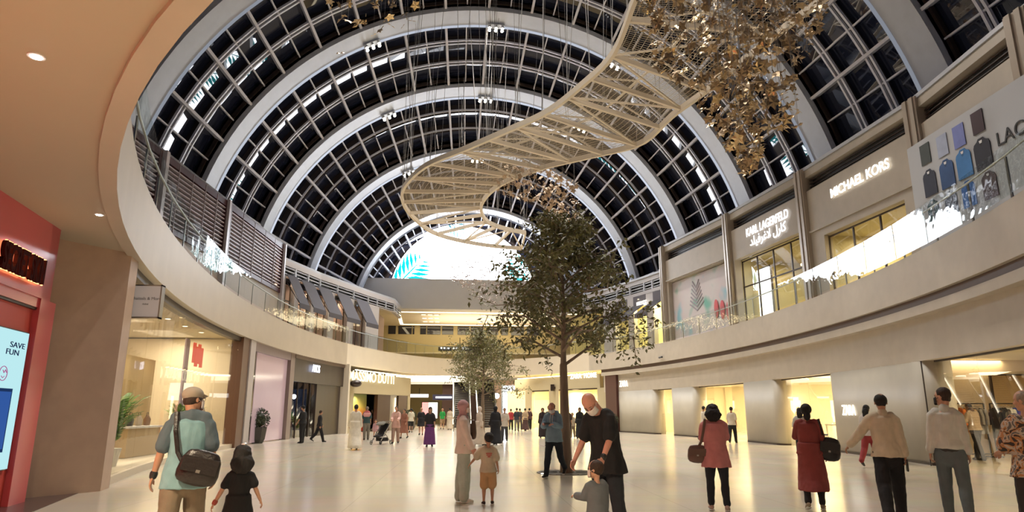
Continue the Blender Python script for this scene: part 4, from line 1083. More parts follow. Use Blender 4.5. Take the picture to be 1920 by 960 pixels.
# third shop: dark brown front
M_choc = mat('dark_chocolate_panel', (.030, .018, .014), .35)
w3 = struct(solid(MB().strip(lpoly(Y2c, Y2d, .16, 8), 3.15, SOF-.25, .3).build('wall_left_5', M_choc)))
solid(MB().strip(lpoly(Y2c, Y2d+.1, .12, 8), SOF-.27, SOF-.02, .3).build('top_trim', mat('mauve_brown_trim', (.16, .11, .09), .45), w3))
struct(solid(MB().strip(lpoly(43.4, 47.5, .3, 6), 0, 3.2, .3).build('wall_left_6', M_choc)))
struct(solid(MB().strip(lpoly(Y2c, 43.4, 2.5, 6), 0, 3.2, .2).build('wall_store_10', mat('olive_store_wall', (.30, .24, .13), .6))))
w4 = bpy.data.objects.new('window_62', None); COL.objects.link(w4); struct(w4)
f = MB()
for y in (38.95, 40.1, 41.2, 42.3, 43.35): f.bar((*lpt(y, .3), 0), (*lpt(y, .3), 3.15), .07, .07, (1, 0, 0))
f.build('window_frame', M_dark, w4); MB().strip(lpoly(38.95, 43.3, .32, 6), .05, 3.1, .02).build('glass_pane', M_clear, w4)
rsign_l = hplane(593, 692, lpt(41, .05), lpt(44, .05)); dd = (lpt(44, .05)-lpt(41, .05)).normalized()
o = text('shop_sign', 'AMOS', .62, emis('sign_blue_white', (.75, .80, 1), 3.5), frame(rsign_l, (dd.x, dd.y, 0)), None, .01, sx=.8, bold=.01); tag(o, 'glowing bluish white four-letter sign on the dark shopfront', 'sign')
for i, (y, z) in enumerate(((39.4, 2.3), (39.9, 2.45), (40.9, 2.3), (41.9, 2.35))):
    p = lpt(y, 1.1); t = thing('pendant_lamp', 'small globe lamp glowing in the dark shop window, %s from the left' % ('first', 'second', 'third', 'fourth')[i], 'lamp', (p.x, p.y, z), 0, 'globe lamps in the dark shop window')
    MB().ell((0, 0, 0), (.14, .14, .14)).build('globe', emis('globe_white', (.95, .95, 1), 7), t, smooth=True); MB().path([(0, 0, .13), (0, 0, 3.2-z)], .01, 5).build('cord', M_black, t)
for i, (y, lab) in enumerate(((40.4, 'leafy plant inside the dark shop window behind the two dark-clothed people'), (42.4, 'leafy plant inside the dark shop window near its right side'))):
    frond_plant(lab, (*lpt(y, 1.0), 0), 1.3, mat('olive_leaf', (.12, .15, .03), .5), mat('white_pot', (0, 0, 0)), 18, .35)
spot('shop_spot', (*lpt(40, 1.2), 3.1), (*lpt(40, 2.4), .6), 150, (1, .85, .55), 100); spot('shop_spot', (*lpt(42.5, 1.2), 3.1), (*lpt(42.5, 2.4), .6), 150, (1, .85, .55), 100)
ball_shrub('round dark shrub in a charcoal planter against the dark shopfront', hz(640, 811)+Vector((0, 0, 0)), 1.25)
pq = lpt(47.8, .1); struct(MB().box((pq.x-.1, 48.0, SOF/2), (.7, .7, SOF)).build('trim_74', M_cream))
# ================================================================= FAR GROUND FLOOR
M_mdw = mat('olive_cream_signband', (.50, .43, .28), .6)
F0, F1 = Vector((-6.9, 48.6)), Vector((-3.2, 58.6))
b = MB(); b.strip([tuple(F0), tuple(F1)], 2.75, 4.25, .4); 
for f0, f1 in ((0, .06), (.93, 1.0)): b.strip([tuple(F0.lerp(F1, f0)), tuple(F0.lerp(F1, f1))], 0, 2.8, .4)
struct(solid(b.build('wall_left_7', M_mdw)))
cvp = F0.lerp(F1, .5); t = thing('cove_light', 'line of warm light above the long glowing sign on the left', 'ceiling light', (cvp.x, cvp.y, 4.4))
dF = (F1-F0).normalized(); MB().bar(Vector((dF.x, dF.y, 0))*-4.6, Vector((dF.x, dF.y, 0))*4.6, .12, .06).build('light_strip', M_warm, t)
n_ = Vector((dF.y, -dF.x, 0)); p = hplane(697, 709, F0, F1)
o = text('shop_sign', 'MASSIMO DUTTI', 1.02, emis('sign_warm_bright', (1, .90, .62), 2.4), frame(p+n_*.12, (dF.x, dF.y, 0)), None, .012, sx=1.0, bold=.008); tag(o, 'long glowing warm white MASSIMO DUTTI sign on the left', 'sign')
struct(solid(MB().strip([tuple(F0.lerp(F1, .42)), tuple(F0.lerp(F1, .63))], 0, 2.78, .3).build('wall_left_8', mat('dark_maroon_panel', (.05, .018, .014), .5))))
struct(solid(MB().strip([tuple(F0.lerp(F1, .63)), tuple(F0.lerp(F1, .74))], 0, 2.78, .25).build('wall_left_9', mat('grey_taupe_panel', (.24, .21, .17), .4))))
struct(solid(MB().strip([tuple(F0.lerp(F1, .78)), tuple(F0.lerp(F1, .95))], 0, 2.78, .28).build('wall_left_10', mat('brown_wood_panel', (.13, .08, .05), .5))))
t = thing('backlit_wall_panel', 'narrow vertical strip of warm light in the brown shopfront', 'light panel', (*F0.lerp(F1, .72), 1.45)); MB().bar((0, -.05, -1.1), (0, -.05, 1.1), .3, .06, (1, 0, 0)).build('light_strip', M_warm, t)
def sunset():
    m = bpy.data.materials.new('sunset_mural'); m.use_nodes = True; nt = m.node_tree; b = nt.nodes['Principled BSDF']; tc = nt.nodes.new('ShaderNodeTexCoord')
    sp = nt.nodes.new('ShaderNodeSeparateXYZ'); nt.links.new(tc.outputs['Object'], sp.inputs[0]); r = nt.nodes.new('ShaderNodeValToRGB'); cr = r.color_ramp
    mr = nt.nodes.new('ShaderNodeMapRange'); mr.inputs['From Min'].default_value = .6; mr.inputs['From Max'].default_value = 2.7; nt.links.new(sp.outputs['Z'], mr.inputs['Value'])
    cr.elements[0].color = (.35, .03, .01, 1); cr.elements[1].color = (.30, .36, .14, 1); e = cr.elements.new(.35); e.color = (.75, .22, .03, 1); e = cr.elements.new(.6); e.color = (.60, .50, .12, 1)
    nt.links.new(mr.outputs[0], r.inputs[0]); nt.links.new(r.outputs[0], b.inputs['Base Color']); return m
G0, G1 = F0.lerp(F1, .06), F0.lerp(F1, .42); mid = G0.lerp(G1, .5)
t = thing('display_mural', 'orange and green striped mural in the shop window under the long glowing sign', 'mural', (mid.x-.9, mid.y+.3, 0)); MB().bar((G0.x-mid.x, G0.y-mid.y, 1.4), (G1.x-mid.x, G1.y-mid.y, 1.4), .05, 2.7).build('mural_panel', sunset(), t)
t = thing('wall_plaque', 'dark oval wall plaque below the long glowing sign', 'sign', hplane(660, 719, F0, F1)+n_*.3); MB().ell((0, 0, 0), (.42, .42, .26), 18, 10).build('plaque', M_choc, t, smooth=True)
spot('shop_spot', (G0.x+.3, G0.y+1.5, 2.7), (mid.x-.9, mid.y+.3, 1.2), 220, (1, .85, .55), 110)
ball_shrub('round shrub in a planter at the far end of the brown shopfront', hz(768, 806), 1.2)
# corridor left of the escalators
yc = 84.
struct(MB().box((3, yc+.2, 2.6), (40, .4, 5.3)).build('wall_far_end', mat('olive_dim_wall', (.42, .35, .17), .7)))
struct(MB().box((-5.6, 72, 2.4), (.4, 24, 4.9)).build('wall_corridor_left', mat('tan_corridor_wall', (.45, .36, .22), .6)))
for i, (px, w_, m_) in enumerate(((778, .9, M_warm), (787, .5, mat('brown_wood_panel', (0, 0, 0))), (793, .5, emis('shopfront_glow', (1, .72, .38), 2.2)), (801, .5, M_warm))):
    y = 60.5+i*5.5; t = thing('lit_shopfront', 'small distant lit shopfront along the far left corridor, %s from the front' % ('first', 'second', 'third', 'fourth')[i], 'shopfront', (-5.32, y, 1.5), 0, 'distant corridor shopfronts')
    MB().box((0, 0, 0), (.08, 2.6, 2.4)).build('lit_window', m_ if i != 1 else emis('shopfront_glow', (1, .72, .38), 2.2), t); MB().box((.02, 0, 1.3), (.12, 2.9, .2)).build('window_head', M_dark, t)
for i, y in enumerate((63.5, 68.0, 74.0)):
    t = thing('ceiling_light_cove', 'wide glowing ceiling cove over the far left corridor, %s' % ('nearest', 'middle', 'farthest')[i], 'ceiling light', (-1.6, y, SOF-.05), 0, 'corridor ceiling coves')
    MB().box((0, 0, 0), (6.4, 1.5-.2*i, .06)).build('light_panel', emis('cove_panel', (1, .92, .74), 4.5), t); MB().box((0, .9, -.12), (6.8, .12, .3)).build('cove_edge', M_white, t)
t = thing('hanging_sign', 'small white directional sign hanging by the far left shops', 'sign', hy(786, 742, 60)); MB().box((0, 0, 0), (1.6, .1, .28)).build('sign_face', emis('sign_face_white', (1, 1, 1), 2.5), t); MB().box((0, .06, .3), (.05, .05, .7)).build('sign_rod', M_black, t)
t = thing('hanging_sign', 'dark directional sign hanging in the far corridor ceiling', 'sign', hy(832, 745, 68)); MB().box((0, 0, 0), (2.2, .1, .55)).build('sign_face', mat('dark_sign', (.02, .02, .05), .3), t); MB().box((0, -.06, 0), (1.6, .02, .18)).build('sign_pictograms', emis('sign_face_white', (1, 1, 1), 2.5), t)
for i, (px, c) in enumerate(((800, (1, .35, .3)), (812, (1, .9, .7)), (838, (.6, .85, 1)))):
    p = hy(px, 762, yc-.3); t = thing('advert_screen', 'tiny glowing advert panel at the end of the far corridor, %s' % ('left', 'middle', 'right')[i], 'screen', (p.x, yc-.2, 1.6), 0, 'far corridor advert panels'); MB().box((0, 0, 0), (1.1, .1, 1.9)).build('screen_panel', emis('advert_%d' % i, c, 2), t); MB().box((0, .04, 0), (1.25, .1, 2.05)).build('screen_frame', M_black, t)
# escalators
def escalator(label, x, wdt):
    t = thing('escalator', label, 'escalator', (x, 63.2, 0), 0, 'escalators between the floors')
    L, H = 9.5, 6.0; n = 30; b = MB()
    for i in range(n):
        y = .6+L*i/n; z = H*i/n; b.box((0, y+L/n/2, z+.1), (wdt-.3, L/n, .2)); b.box((0, y+.02, z), (wdt-.3, .04, .22))
    b.build('steps', mat('escalator_step_brown', (.045, .022, .018), .5), t)
    for s_ in (-1, 1):
        b = MB(); b.bar((s_*wdt/2, 0, .45), (s_*wdt/2, L+.6, H+.45), .06, .9, (0, 0, 1)); b.build('side_panel', mat('balustrade_steel', (.3, .28, .26), .3, metal=.5), t)
        MB().path([(s_*wdt/2, -.2, .5), (s_*wdt/2, -.1, .95), (s_*wdt/2, .3, 1.08), (s_*wdt/2, L+.5, H+1.0)], .05, 8).build('handrail', M_black, t)
        MB().bar((s_*(wdt/2+.07), 0, .4), (s_*(wdt/2+.07), L+.6, H+.4), .06, .16).build('light_strip', emis('escalator_strip', (1, .90, .70), 5), t)
    MB().bar((0, .6, -.5+.3), (0, L, H-.5), wdt, .5).build('truss_cover', M_black, t)
ex0, ex1, ex2 = hy(850, 780, 63.2).x, hy(889, 780, 63.2).x, hy(933, 780, 63.2).x
escalator('left escalator with dark brown steps and glowing edge strip', (ex0+ex1)/2-.15, 1.5)
escalator('right escalator with dark brown steps, in front of it the slender far tree', (ex1+ex2)/2+.2, 1.7)
# shaft wall beyond the escalators
struct(MB().box(((ex0+ex2)/2, 76, 3), (6.4, .3, 6)).build('wall_escalator', mat('dark_brown_escalator_wall', (.09, .045, .035), .6)))
# right corridor: peach wall with round lamp, bright striped screen
xs0, xs1 = hy(938, 760, 70).x, hy(988, 760, 70).x
struct(MB().box(((xs0+xs1)/2+.2, 71.5, 2.4), (xs1-xs0+2.0, .2, 4.8)).build('wall_peach', mat('peach_wall', (.58, .36, .22), .6)))
p = hy(932, 742, 69); t = thing('wall_globe_lamp', 'round white globe lamp on the peach wall right of the escalators', 'lamp', (p.x, 69.5, p.z)); MB().ell((0, 0, 0), (.28, .28, .28)).build('globe', emis('globe_white', (0, 0, 0), 1), t, smooth=True); MB().box((0, .9, 0), (.08, 1.6, .08)).build('wall_arm', M_metal, t)
a_, c_ = hy(942, 752, 66), hy(958, 752, 66); e_ = hy(975, 752, 66)
t = thing('backlit_shopfront', 'brilliant bluish white gridded shopfront right of the escalators', 'shopfront', (c_.x, 66.5, 0))
for (x0, x1), nm in (((a_.x, c_.x+.1), 'lit_window'), ((c_.x+.3, e_.x), 'lit_window')): MB().box(((x0+x1)/2-c_.x, 0, 2.0), (x1-x0, .1, 3.9)).build(nm, emis('blue_white_glow', (.85, .93, 1), 4), t)
b = MB()
for k in range(8): b.box(((a_.x+e_.x)/2-c_.x, -.1, .4+k*.5), (e_.x-a_.x, .06, .05))
for x in (a_.x, c_.x+.2, e_.x): b.box((x-c_.x, -.1, 2), (.16, .1, 4.1))
b.build('window_grid', mat('blue_grey_frame', (.22, .25, .32), .4), t)
# home store on the right of the far end
H0, H1 = Vector((11.9, 52.4)), Vector((6.2, 63.0))
b = MB(); b.strip([tuple(H0), tuple(H1)], 3.3, 4.35, -.35)
dH = (H1-H0).normalized(); LH = (H1-H0).length
def Hs(px): q = hseg(px, H0, H1); return Vector((q.x, q.y))
for p0, p1 in ((1140, 1121), (1048, 1030), (997, 985)):
    q, r_ = Hs(p0), Hs(p1); b.strip([tuple(q), tuple(r_)], 0, 3.3, -.35)
struct(solid(b.build('wall_right_7', M_mdw)))
nH = Vector((-dH.y, dH.x)); bk = [tuple(H0-nH*4+Vector((0, 0))), tuple(H1-nH*4)]
struct(solid(MB().strip(bk, 0, 3.4, -.2).build('wall_store_11', mat('golden_store_wall', (.95, .84, .52), .6))))
struct(MB().box((H1.x+2, H1.y+2.2, 1.7), (5, .2, 3.4)).build('wall_store_12', mat('golden_store_wall', (0, 0, 0))))
wv = bpy.data.objects.new('window_63', None); COL.objects.link(wv); struct(wv)
for p0, p1 in ((1121, 1048), (1030, 997)):
    q, r_ = Hs(p0), Hs(p1); MB().bar((*(q-nH*.15), 1.65), (*(r_-nH*.15), 1.65), .02, 3.2).build('glass_pane', M_clear, wv); MB().bar((*(q-nH*.15), 3.25), (*(r_-nH*.15), 3.25), .1, .12).build('window_head', M_dark, wv)
    m_ = (q+r_)/2; l_ = (r_-q).length; area('store_panel', (m_.x-nH.x*2.2, m_.y-nH.y*2.2, 3.25), l_*.9, 850, (1, .86, .52), None, 2.0)
p = hplane(1094, 705, H0, H1)+Vector((nH.x, nH.y, 0))*.1; o = thing('shop_sign', 'small glowing ZARA HOME sign over the golden shop window at the far right', 'sign', p); _r = Vector((-dH.x, -dH.y, 0))
text('lettering', 'ZARA', .56, M_signw, frame(_r*-.15, _r), o, .01, 'RIGHT', bold=.006); text('lettering', 'HOME', .56, M_signw, frame(_r*.15, _r), o, .01, 'LEFT', bold=.006)
t = thing('wall_speaker', 'small dark box fixed high on the wall between the two golden shop windows', 'wall box', hplane(1039, 727, H0, H1)+Vector((nH.x, nH.y, 0))*.2); MB().box((0, 0, 0), (.3, .3, .55)).build('box', M_choc, t); MB().box((.1, -.05, 0), (.3, .1, .1)).build('bracket', M_dark, t)
t = thing('ceiling_light_cove', 'line of warm light above the golden shop windows at the far right', 'ceiling light', (*((H0+H1)/2), 4.42)); MB().bar(Vector((dH.x, dH.y, 0))*-5.5, Vector((dH.x, dH.y, 0))*5.5, .14, .06).build('light_strip', M_warm, t)
# upper far: dark direction sign, tiny signs
t = thing('hanging_sign', 'dark direction sign with white symbols hanging on the far upper level', 'sign', hy(862, 654, 66)); MB().box((0, 0, 0), (4.2, .2, .45)).build('sign_face', mat('dark_sign', (0, 0, 0)), t)
b = MB(); 
for x in (-1.8, -1.5, -1.1, -.6, -.3, .3, .6, .9): b.box((x, -.12, .05), (.16, .02, .16))
b.build('sign_pictograms', emis('sign_face_white', (0, 0, 0), 1), t); MB().box((0, .05, .6), (.06, .06, 1.0)).build('sign_rod', M_black, t)
# wall/side closures of the upper far corridor
struct(MB().box((-8.6, 72, 8.6), (.3, 13, 5.2)).build('wall_upper_left_far', mat('dull_gold_wall', (0, 0, 0))))
# near ceiling downlights
proto = None
for i, (px, py) in enumerate(((68, 107), (186, 403))):
    p = hz(px, py, SOF-.012)
    if proto is None:
        g = thing('ceiling_downlight', '', 'downlight', p, 0, 'downlights in the near tan ceiling'); MB().lathe((0, 0, 0), [(.075, 0), (.075, .014), (.05, .014)], 16).build('trim_ring', M_white, g); MB().lathe((0, 0, -.006), [(.045, 0), (.045, .012)], 16).build('lamp', emis('downlight_lens', (1, .95, .9), 30), g); proto = g
    else: g = copy_tree(proto); g.location = p
    g['label'] = ('bright recessed downlight in the near ceiling at the upper left', 'small recessed downlight in the ceiling above the pink wall and tan pillar')[i]

_p = hy(1241, 670, 44)
_d = ray(1241, 670); _t = thing('security_camera', 'tiny dark camera fixed to the right fascia above the oxblood panel end', 'camera', ely(0, 1).to_3d()*0)
_a = EA-.05; _A = (_d[0]/_a)**2+(_d[1]/EB)**2; _B = 2*(-ECX*_d[0]/_a**2-ECY*_d[1]/EB**2); _C = (ECX/_a)**2+(ECY/EB)**2-1; _k = (-_B+sqrt(_B*_B-4*_A*_C))/(2*_A)
_t.location = (_d[0]*_k, _d[1]*_k, CH+_d[2]*_k)
MB().path([(-.1, -.3, 0), (-.1, .25, 0)], .06, 8).build('camera_body', M_black, _t); MB().bar((0, 0, 0), (.2, 0, 0), .05, .05).build('bracket', M_black, _t)

# shelving and counter deep in the left shop
for _i, (_y, _l) in enumerate(((18.3, 'tall lit shelf unit on the back wall of the left shop, the nearer one'), (28.6, 'tall lit shelf unit on the back wall of the left shop, the farther one'))):
    _p = lpt(_y, 5.6); _t = thing('shelf_unit', _l, 'shelf', (_p.x, _p.y, .14), 0, 'lit shelf units in the left shop')
    for _z in (.5, 1.1, 1.7, 2.3): MB().box((0, 0, _z), (.4, 2.6, .04)).build('shelf_board', M_white, _t); MB().box((.19, 0, _z-.035), (.02, 2.5, .025)).build('light_strip', M_warm, _t)
    for _s in (-1.3, 1.3): MB().box((0, _s, 1.2), (.4, .05, 2.4)).build('side_panel', M_lin, _t)
_p = lpt(22.5, 1.6); _t = thing('display_counter', 'tan display counter beside the big glowing lamp in the left shop', 'counter', (_p.x, _p.y, .14))
MB().box((0, 0, .88), (.8, 2.4, .06)).build('counter_top', M_white, _t); MB().box((0, 0, .43), (.7, 2.3, .84)).build('counter_body', mat('tan_counter', (.50, .36, .20), .5), _t)
for _i in range(4):
    _b = MB(); _b.path([(0, 0, 0.0), (0, 0, .14), (0, 0, .24)], [(.09, .14), (.10, .16), (.05, .09)], 10, (1, 0, 0)); _o = _b.build('display_handbag', clothm_([(.5, .1, .08), (.1, .1, .1), (.6, .5, .4), (.25, .12, .06)][_i]), smooth=True); _o.location = (_p.x, _p.y-.9+_i*.6, 1.10)
    MB().path([(0, -.09, .2), (0, -.05, .36), (0, .05, .36), (0, .09, .2)], .01, 5).build('handle', M_dark, _o)
    tag(_o, ['red', 'black', 'cream', 'brown'][_i]+' handbag displayed on the counter in the left shop', 'handbag', 'handbags on the shop counter')
# ================================================================= SUSPENDED LATTICE RIBBON
EDA = [(1215, -60), (1190, 0), (1150, 100), (1090, 160), (1025, 210), (950, 245), (874, 278), (796, 312), (757, 352), (757, 382), (780, 412), (822, 440), (900, 458), (978, 466)]
EDB = [(1660, -60), (1540, 0), (1330, 165), (1262, 215), (1202, 268), (1110, 292), (1025, 312), (960, 335), (925, 355), (905, 378), (903, 398), (915, 416), (945, 428), (985, 436)]
RZ = [15.2, 15, 14.6, 14.4, 14.2, 14, 14, 14, 13.9, 13.8, 13.7, 13.5, 13.3, 13.1]
A_ = [hz(*p, z) for p, z in zip(EDA, RZ)]; B_ = [hz(*p, z) for p, z in zip(EDB, RZ)]
def cr(P, t):
    n = len(P)-1; t = max(0, min(n-1e-6, t*n)); i = int(t); u = t-i
    p0, p1, p2, p3 = P[max(i-1, 0)], P[i], P[i+1], P[min(i+2, n)]
    return .5*((2*p1)+(p2-p0)*u+(2*p0-5*p1+4*p2-p3)*u*u+(3*p1-p0-3*p2+p3)*u**3)
M_rib = mat('champagne_painted_steel', (.66, .58, .47), .5)
sc = thing('lattice_ribbon', 'huge champagne lattice ribbon spiralling under the glass vault', 'hanging sculpture', (4, 32, 14)); O_ = Vector((4, 32, 14))
n = 60
for P in (A_, B_):
    b = MB()
    for i in range(n): b.bar(cr(P, i/n)-O_, cr(P, (i+1)/n)-O_, .15, .26)
    b.build('edge_beam', M_rib, sc)
ts = [i/19 for i in range(20)]
for i, t in enumerate(ts): MB().bar(cr(A_, t)-O_, cr(B_, t)-O_, .13, .20).build('cross_beam', M_rib, sc)
b = MB()
for i in range(19):
    a0_, a1_, b0_, b1_ = cr(A_, ts[i]), cr(A_, ts[i+1]), cr(B_, ts[i]), cr(B_, ts[i+1]); up = Vector((0, 0, .5))
    if i % 2: b.bar(a0_-O_, b1_-O_, .07, .07)
    else: b.bar(b0_-O_, a1_-O_, .07, .07)
    if i > 9: continue
    m0, m1 = (a0_+b0_)/2+up*1.2, (a1_+b1_)/2+up*1.2; b.bar(m0-O_, m1-O_, .08, .08)
    for q in (a0_, b0_): b.bar(q-O_, m0-O_, .06, .06)
b.build('brace', M_rib, sc)
b = MB(); 
NU, NT = 20, 330
for j in range(1, NU):
    u = j/NU; prev = None
    for i in range(0, 121):
        p = cr(A_, i/120*.78).lerp(cr(B_, i/120*.78), u)+Vector((0, 0, .12))-O_
        if prev is not None: b.bar(prev, p, .014, .014)
        prev = p
for i in range(NT):
    t = i/NT*.78; p, q = cr(A_, t)+Vector((0, 0, .12))-O_, cr(B_, t)+Vector((0, 0, .12))-O_; b.bar(p, q, .012, .012)
b.build('wire_mesh', mat('mesh_wire', (.45, .38, .28), .5), sc)
# wires to the roof
b = MB(); rnd = random.Random(3)
def roofz(x, y):
    k = max(0, min(5, int((y-RY[0])/7.62))); t = max(0, min(1, (y-RY[k])/7.62)); r = RR[k]+(RR[k+1]-RR[k])*t+.3
    return VZ+sqrt(max(1, r*r-(x-VX)**2))
for i in range(0, 20):
    for P in (A_, B_):
        p = cr(P, ts[i])
        for dy in (-1.2, .6):
            x, y = p.x+rnd.uniform(-1, 1), p.y+dy+rnd.uniform(-1, 1)
            if y < 13: continue
            z = roofz(x, y)
            b.bar(p-O_, Vector((x, y, z))-O_, .018, .018)
b.build('suspension_wire', mat('wire_grey', (.35, .34, .34), .4), sc)
# ================================================================= HANGING GOLD LEAVES
M_gold = mat('gold_leaf_metal', (.72, .54, .30), .25, metal=.9); M_gold2 = mat('bronze_leaf_metal', (.42, .31, .19), .35, metal=.7); M_rose = mat('copper_leaf_metal', (.45, .33, .23), .4, metal=.5); M_sil = mat('pale_crystal_leaf', (.42, .34, .32), .3, metal=.3)
def flower_mesh(b, c, R, s, kind, M):
    """metal flower (five petals) or leaf"""
    def petal(a, l, w_):
        d = Vector((cos(a), sin(a), 0)); q = Vector((-sin(a), cos(a), 0)); pts = [Vector((0, 0, 0)), d*l*.45+q*w_+Vector((0, 0, .12*l)), d*l+Vector((0, 0, -.02*l)), d*l*.45-q*w_+Vector((0, 0, .12*l))]
        lo = [p-Vector((0, 0, .03*s)) for p in pts]
        P = [c+M @ (p*s) for p in pts]; Q = [c+M @ (p*s-Vector((0, 0, .02*s))) for p in pts]
        b.add(P+Q, [(0, 1, 2, 3), (7, 6, 5, 4), (0, 4, 5, 1), (1, 5, 6, 2), (2, 6, 7, 3), (3, 7, 4, 0)])
    if kind == 0:
        for k in range(5): petal(k*2*pi/5, 1, .36)
    else: petal(0, 1, .25); petal(pi, .9, .22)
def rrot(rnd): return Matrix.Rotation(rnd.uniform(0, 6.28), 3, 'Z') @ Matrix.Rotation(rnd.uniform(-1.2, 1.2), 3, 'X') @ Matrix.Rotation(rnd.uniform(-1.2, 1.2), 3, 'Y')
def cluster_pts(poly, n, y0, y1, rnd, grad=None):
    xs = [p[0] for p in poly]; ys_ = [p[1] for p in poly]; out = []
    while len(out) < n:
        x, y = rnd.uniform(min(xs), max(xs)), rnd.uniform(min(ys_), max(ys_)); ins = False; j = len(poly)-1
        for i in range(len(poly)):
            if (poly[i][1] > y) != (poly[j][1] > y) and x < (poly[j][0]-poly[i][0])*(y-poly[i][1])/(poly[j][1]-poly[i][1]+1e-9)+poly[i][0]: ins = not ins
            j = i
        if not ins: continue
        if grad and rnd.random() > grad(x, y): continue
        out.append(hy(x, y, rnd.uniform(y0, y1)))
    return out
rnd = random.Random(11)
P1 = [(1180, -30), (1560, -30), (1540, 60), (1490, 150), (1500, 235), (1440, 250), (1425, 300), (1395, 335), (1375, 290), (1320, 220), (1300, 170), (1230, 130), (1210, 40)]
pts = cluster_pts(P1, 950, 14.5, 18.5, rnd, lambda x, y: .35+.65*math.exp(-((x-1395)/75)**2) if y > 40 else .6)
protos = []
for kind, m_ in ((0, M_gold), (1, M_gold), (0, M_gold2), (1, M_gold2)):
    b = MB(); flower_mesh(b, Vector((0, 0, 0)), 1, 1, kind, Matrix.Identity(3)); me = bpy.data.meshes.new('gold_leaf'); me.from_pydata(b.v, [], b.f); me.materials.append(m_); protos.append(me)
pts.sort(key=lambda p: p.length); rest = MB()
def place_leaf(p, s, i, label, group, mi=None):
    o = bpy.data.objects.new('gold_leaf', protos[mi if mi is not None else rnd.choice((0, 1, 1, 2, 2, 3, 3))]); COL.objects.link(o); o.location = p; o.scale = (s, s, s); o.rotation_euler = rrot(rnd).to_euler()
    return tag(o, label, 'ornament', group)
for i, p in enumerate(pts):
    s = rnd.uniform(.11, .22)
    if i < 225: place_leaf(p, s, i, 'gold metal leaf or flower hanging in the big cluster at the upper right', 'gold leaves of the big upper right cluster')
    else: flower_mesh(rest, p-Vector((8, 18, 12)), 1, s, rnd.choice((0, 1)), rrot(rnd))
o = rest.build('gold_leaves', M_gold2); o.location = (8, 18, 12); tag(o, 'mass of further gold and bronze leaves behind the front ones at the upper right', 'ornaments', kind='stuff')
wb = MB()
for i, p in enumerate(pts[::4]): wb.bar(p, p+Vector((0, 0, rnd.uniform(1.5, 5))), .005, .005)
P2 = [(600, -30), (790, -30), (780, 40), (770, 60), (745, 30), (700, 75), (690, 50), (650, 40), (620, 20)]
p2 = cluster_pts(P2, 55, 15, 19, rnd); p2 += [hy(x, y, 16) for x, y in ((755, 50), (700, 66), (638, 100), (733, 48), (708, 0), (640, 35), (672, 45))]
for i, p in enumerate(p2): place_leaf(p, rnd.uniform(.09, .2), i, 'gold metal leaf or flower hanging in the sparse cluster at the top left of centre', 'gold leaves of the top left of centre cluster')
for p in p2[::2]: wb.bar(p, p+Vector((0, 0, 5)), .006, .006)
b = MB(); P3_ = [(930, 320), (975, 300), (1040, 315), (1085, 345), (1090, 400), (1060, 420), (1010, 380), (950, 370), (925, 350)]
for p in cluster_pts(P3_, 420, 32, 38, rnd): flower_mesh(b, p-Vector((6, 35, 13)), 1, rnd.uniform(.1, .22), rnd.choice((0, 1)), rrot(rnd))
o = b.build('copper_leaves', M_rose); o.location = (6, 35, 13); tag(o, 'cloud of small copper leaves hanging above the crown of the big tree', 'ornaments', kind='stuff')
b = MB(); P4 = [(855, 480), (900, 470), (980, 480), (1010, 520), (985, 560), (930, 572), (895, 562), (870, 540), (845, 525)]
for p in cluster_pts(P4, 800, 40, 46, rnd): flower_mesh(b, p-Vector((3, 43, 11)), 1, rnd.uniform(.09, .20), 1, rrot(rnd))
o = b.build('crystal_leaves', M_sil); o.location = (3, 43, 11); tag(o, 'glittering cloud of tiny pale leaves hanging in front of the white screen', 'ornaments', kind='stuff')
for p in cluster_pts(P4, 40, 40, 46, rnd)+cluster_pts(P3_, 40, 32, 38, rnd): wb.bar(p, p+Vector((0, 0, 3.)), .008, .008)
o = wb.build('suspension_wires', mat('wire_grey', (0, 0, 0))); tag(o, 'fine grey wires holding up the hanging metal leaves', 'wires', kind='stuff')
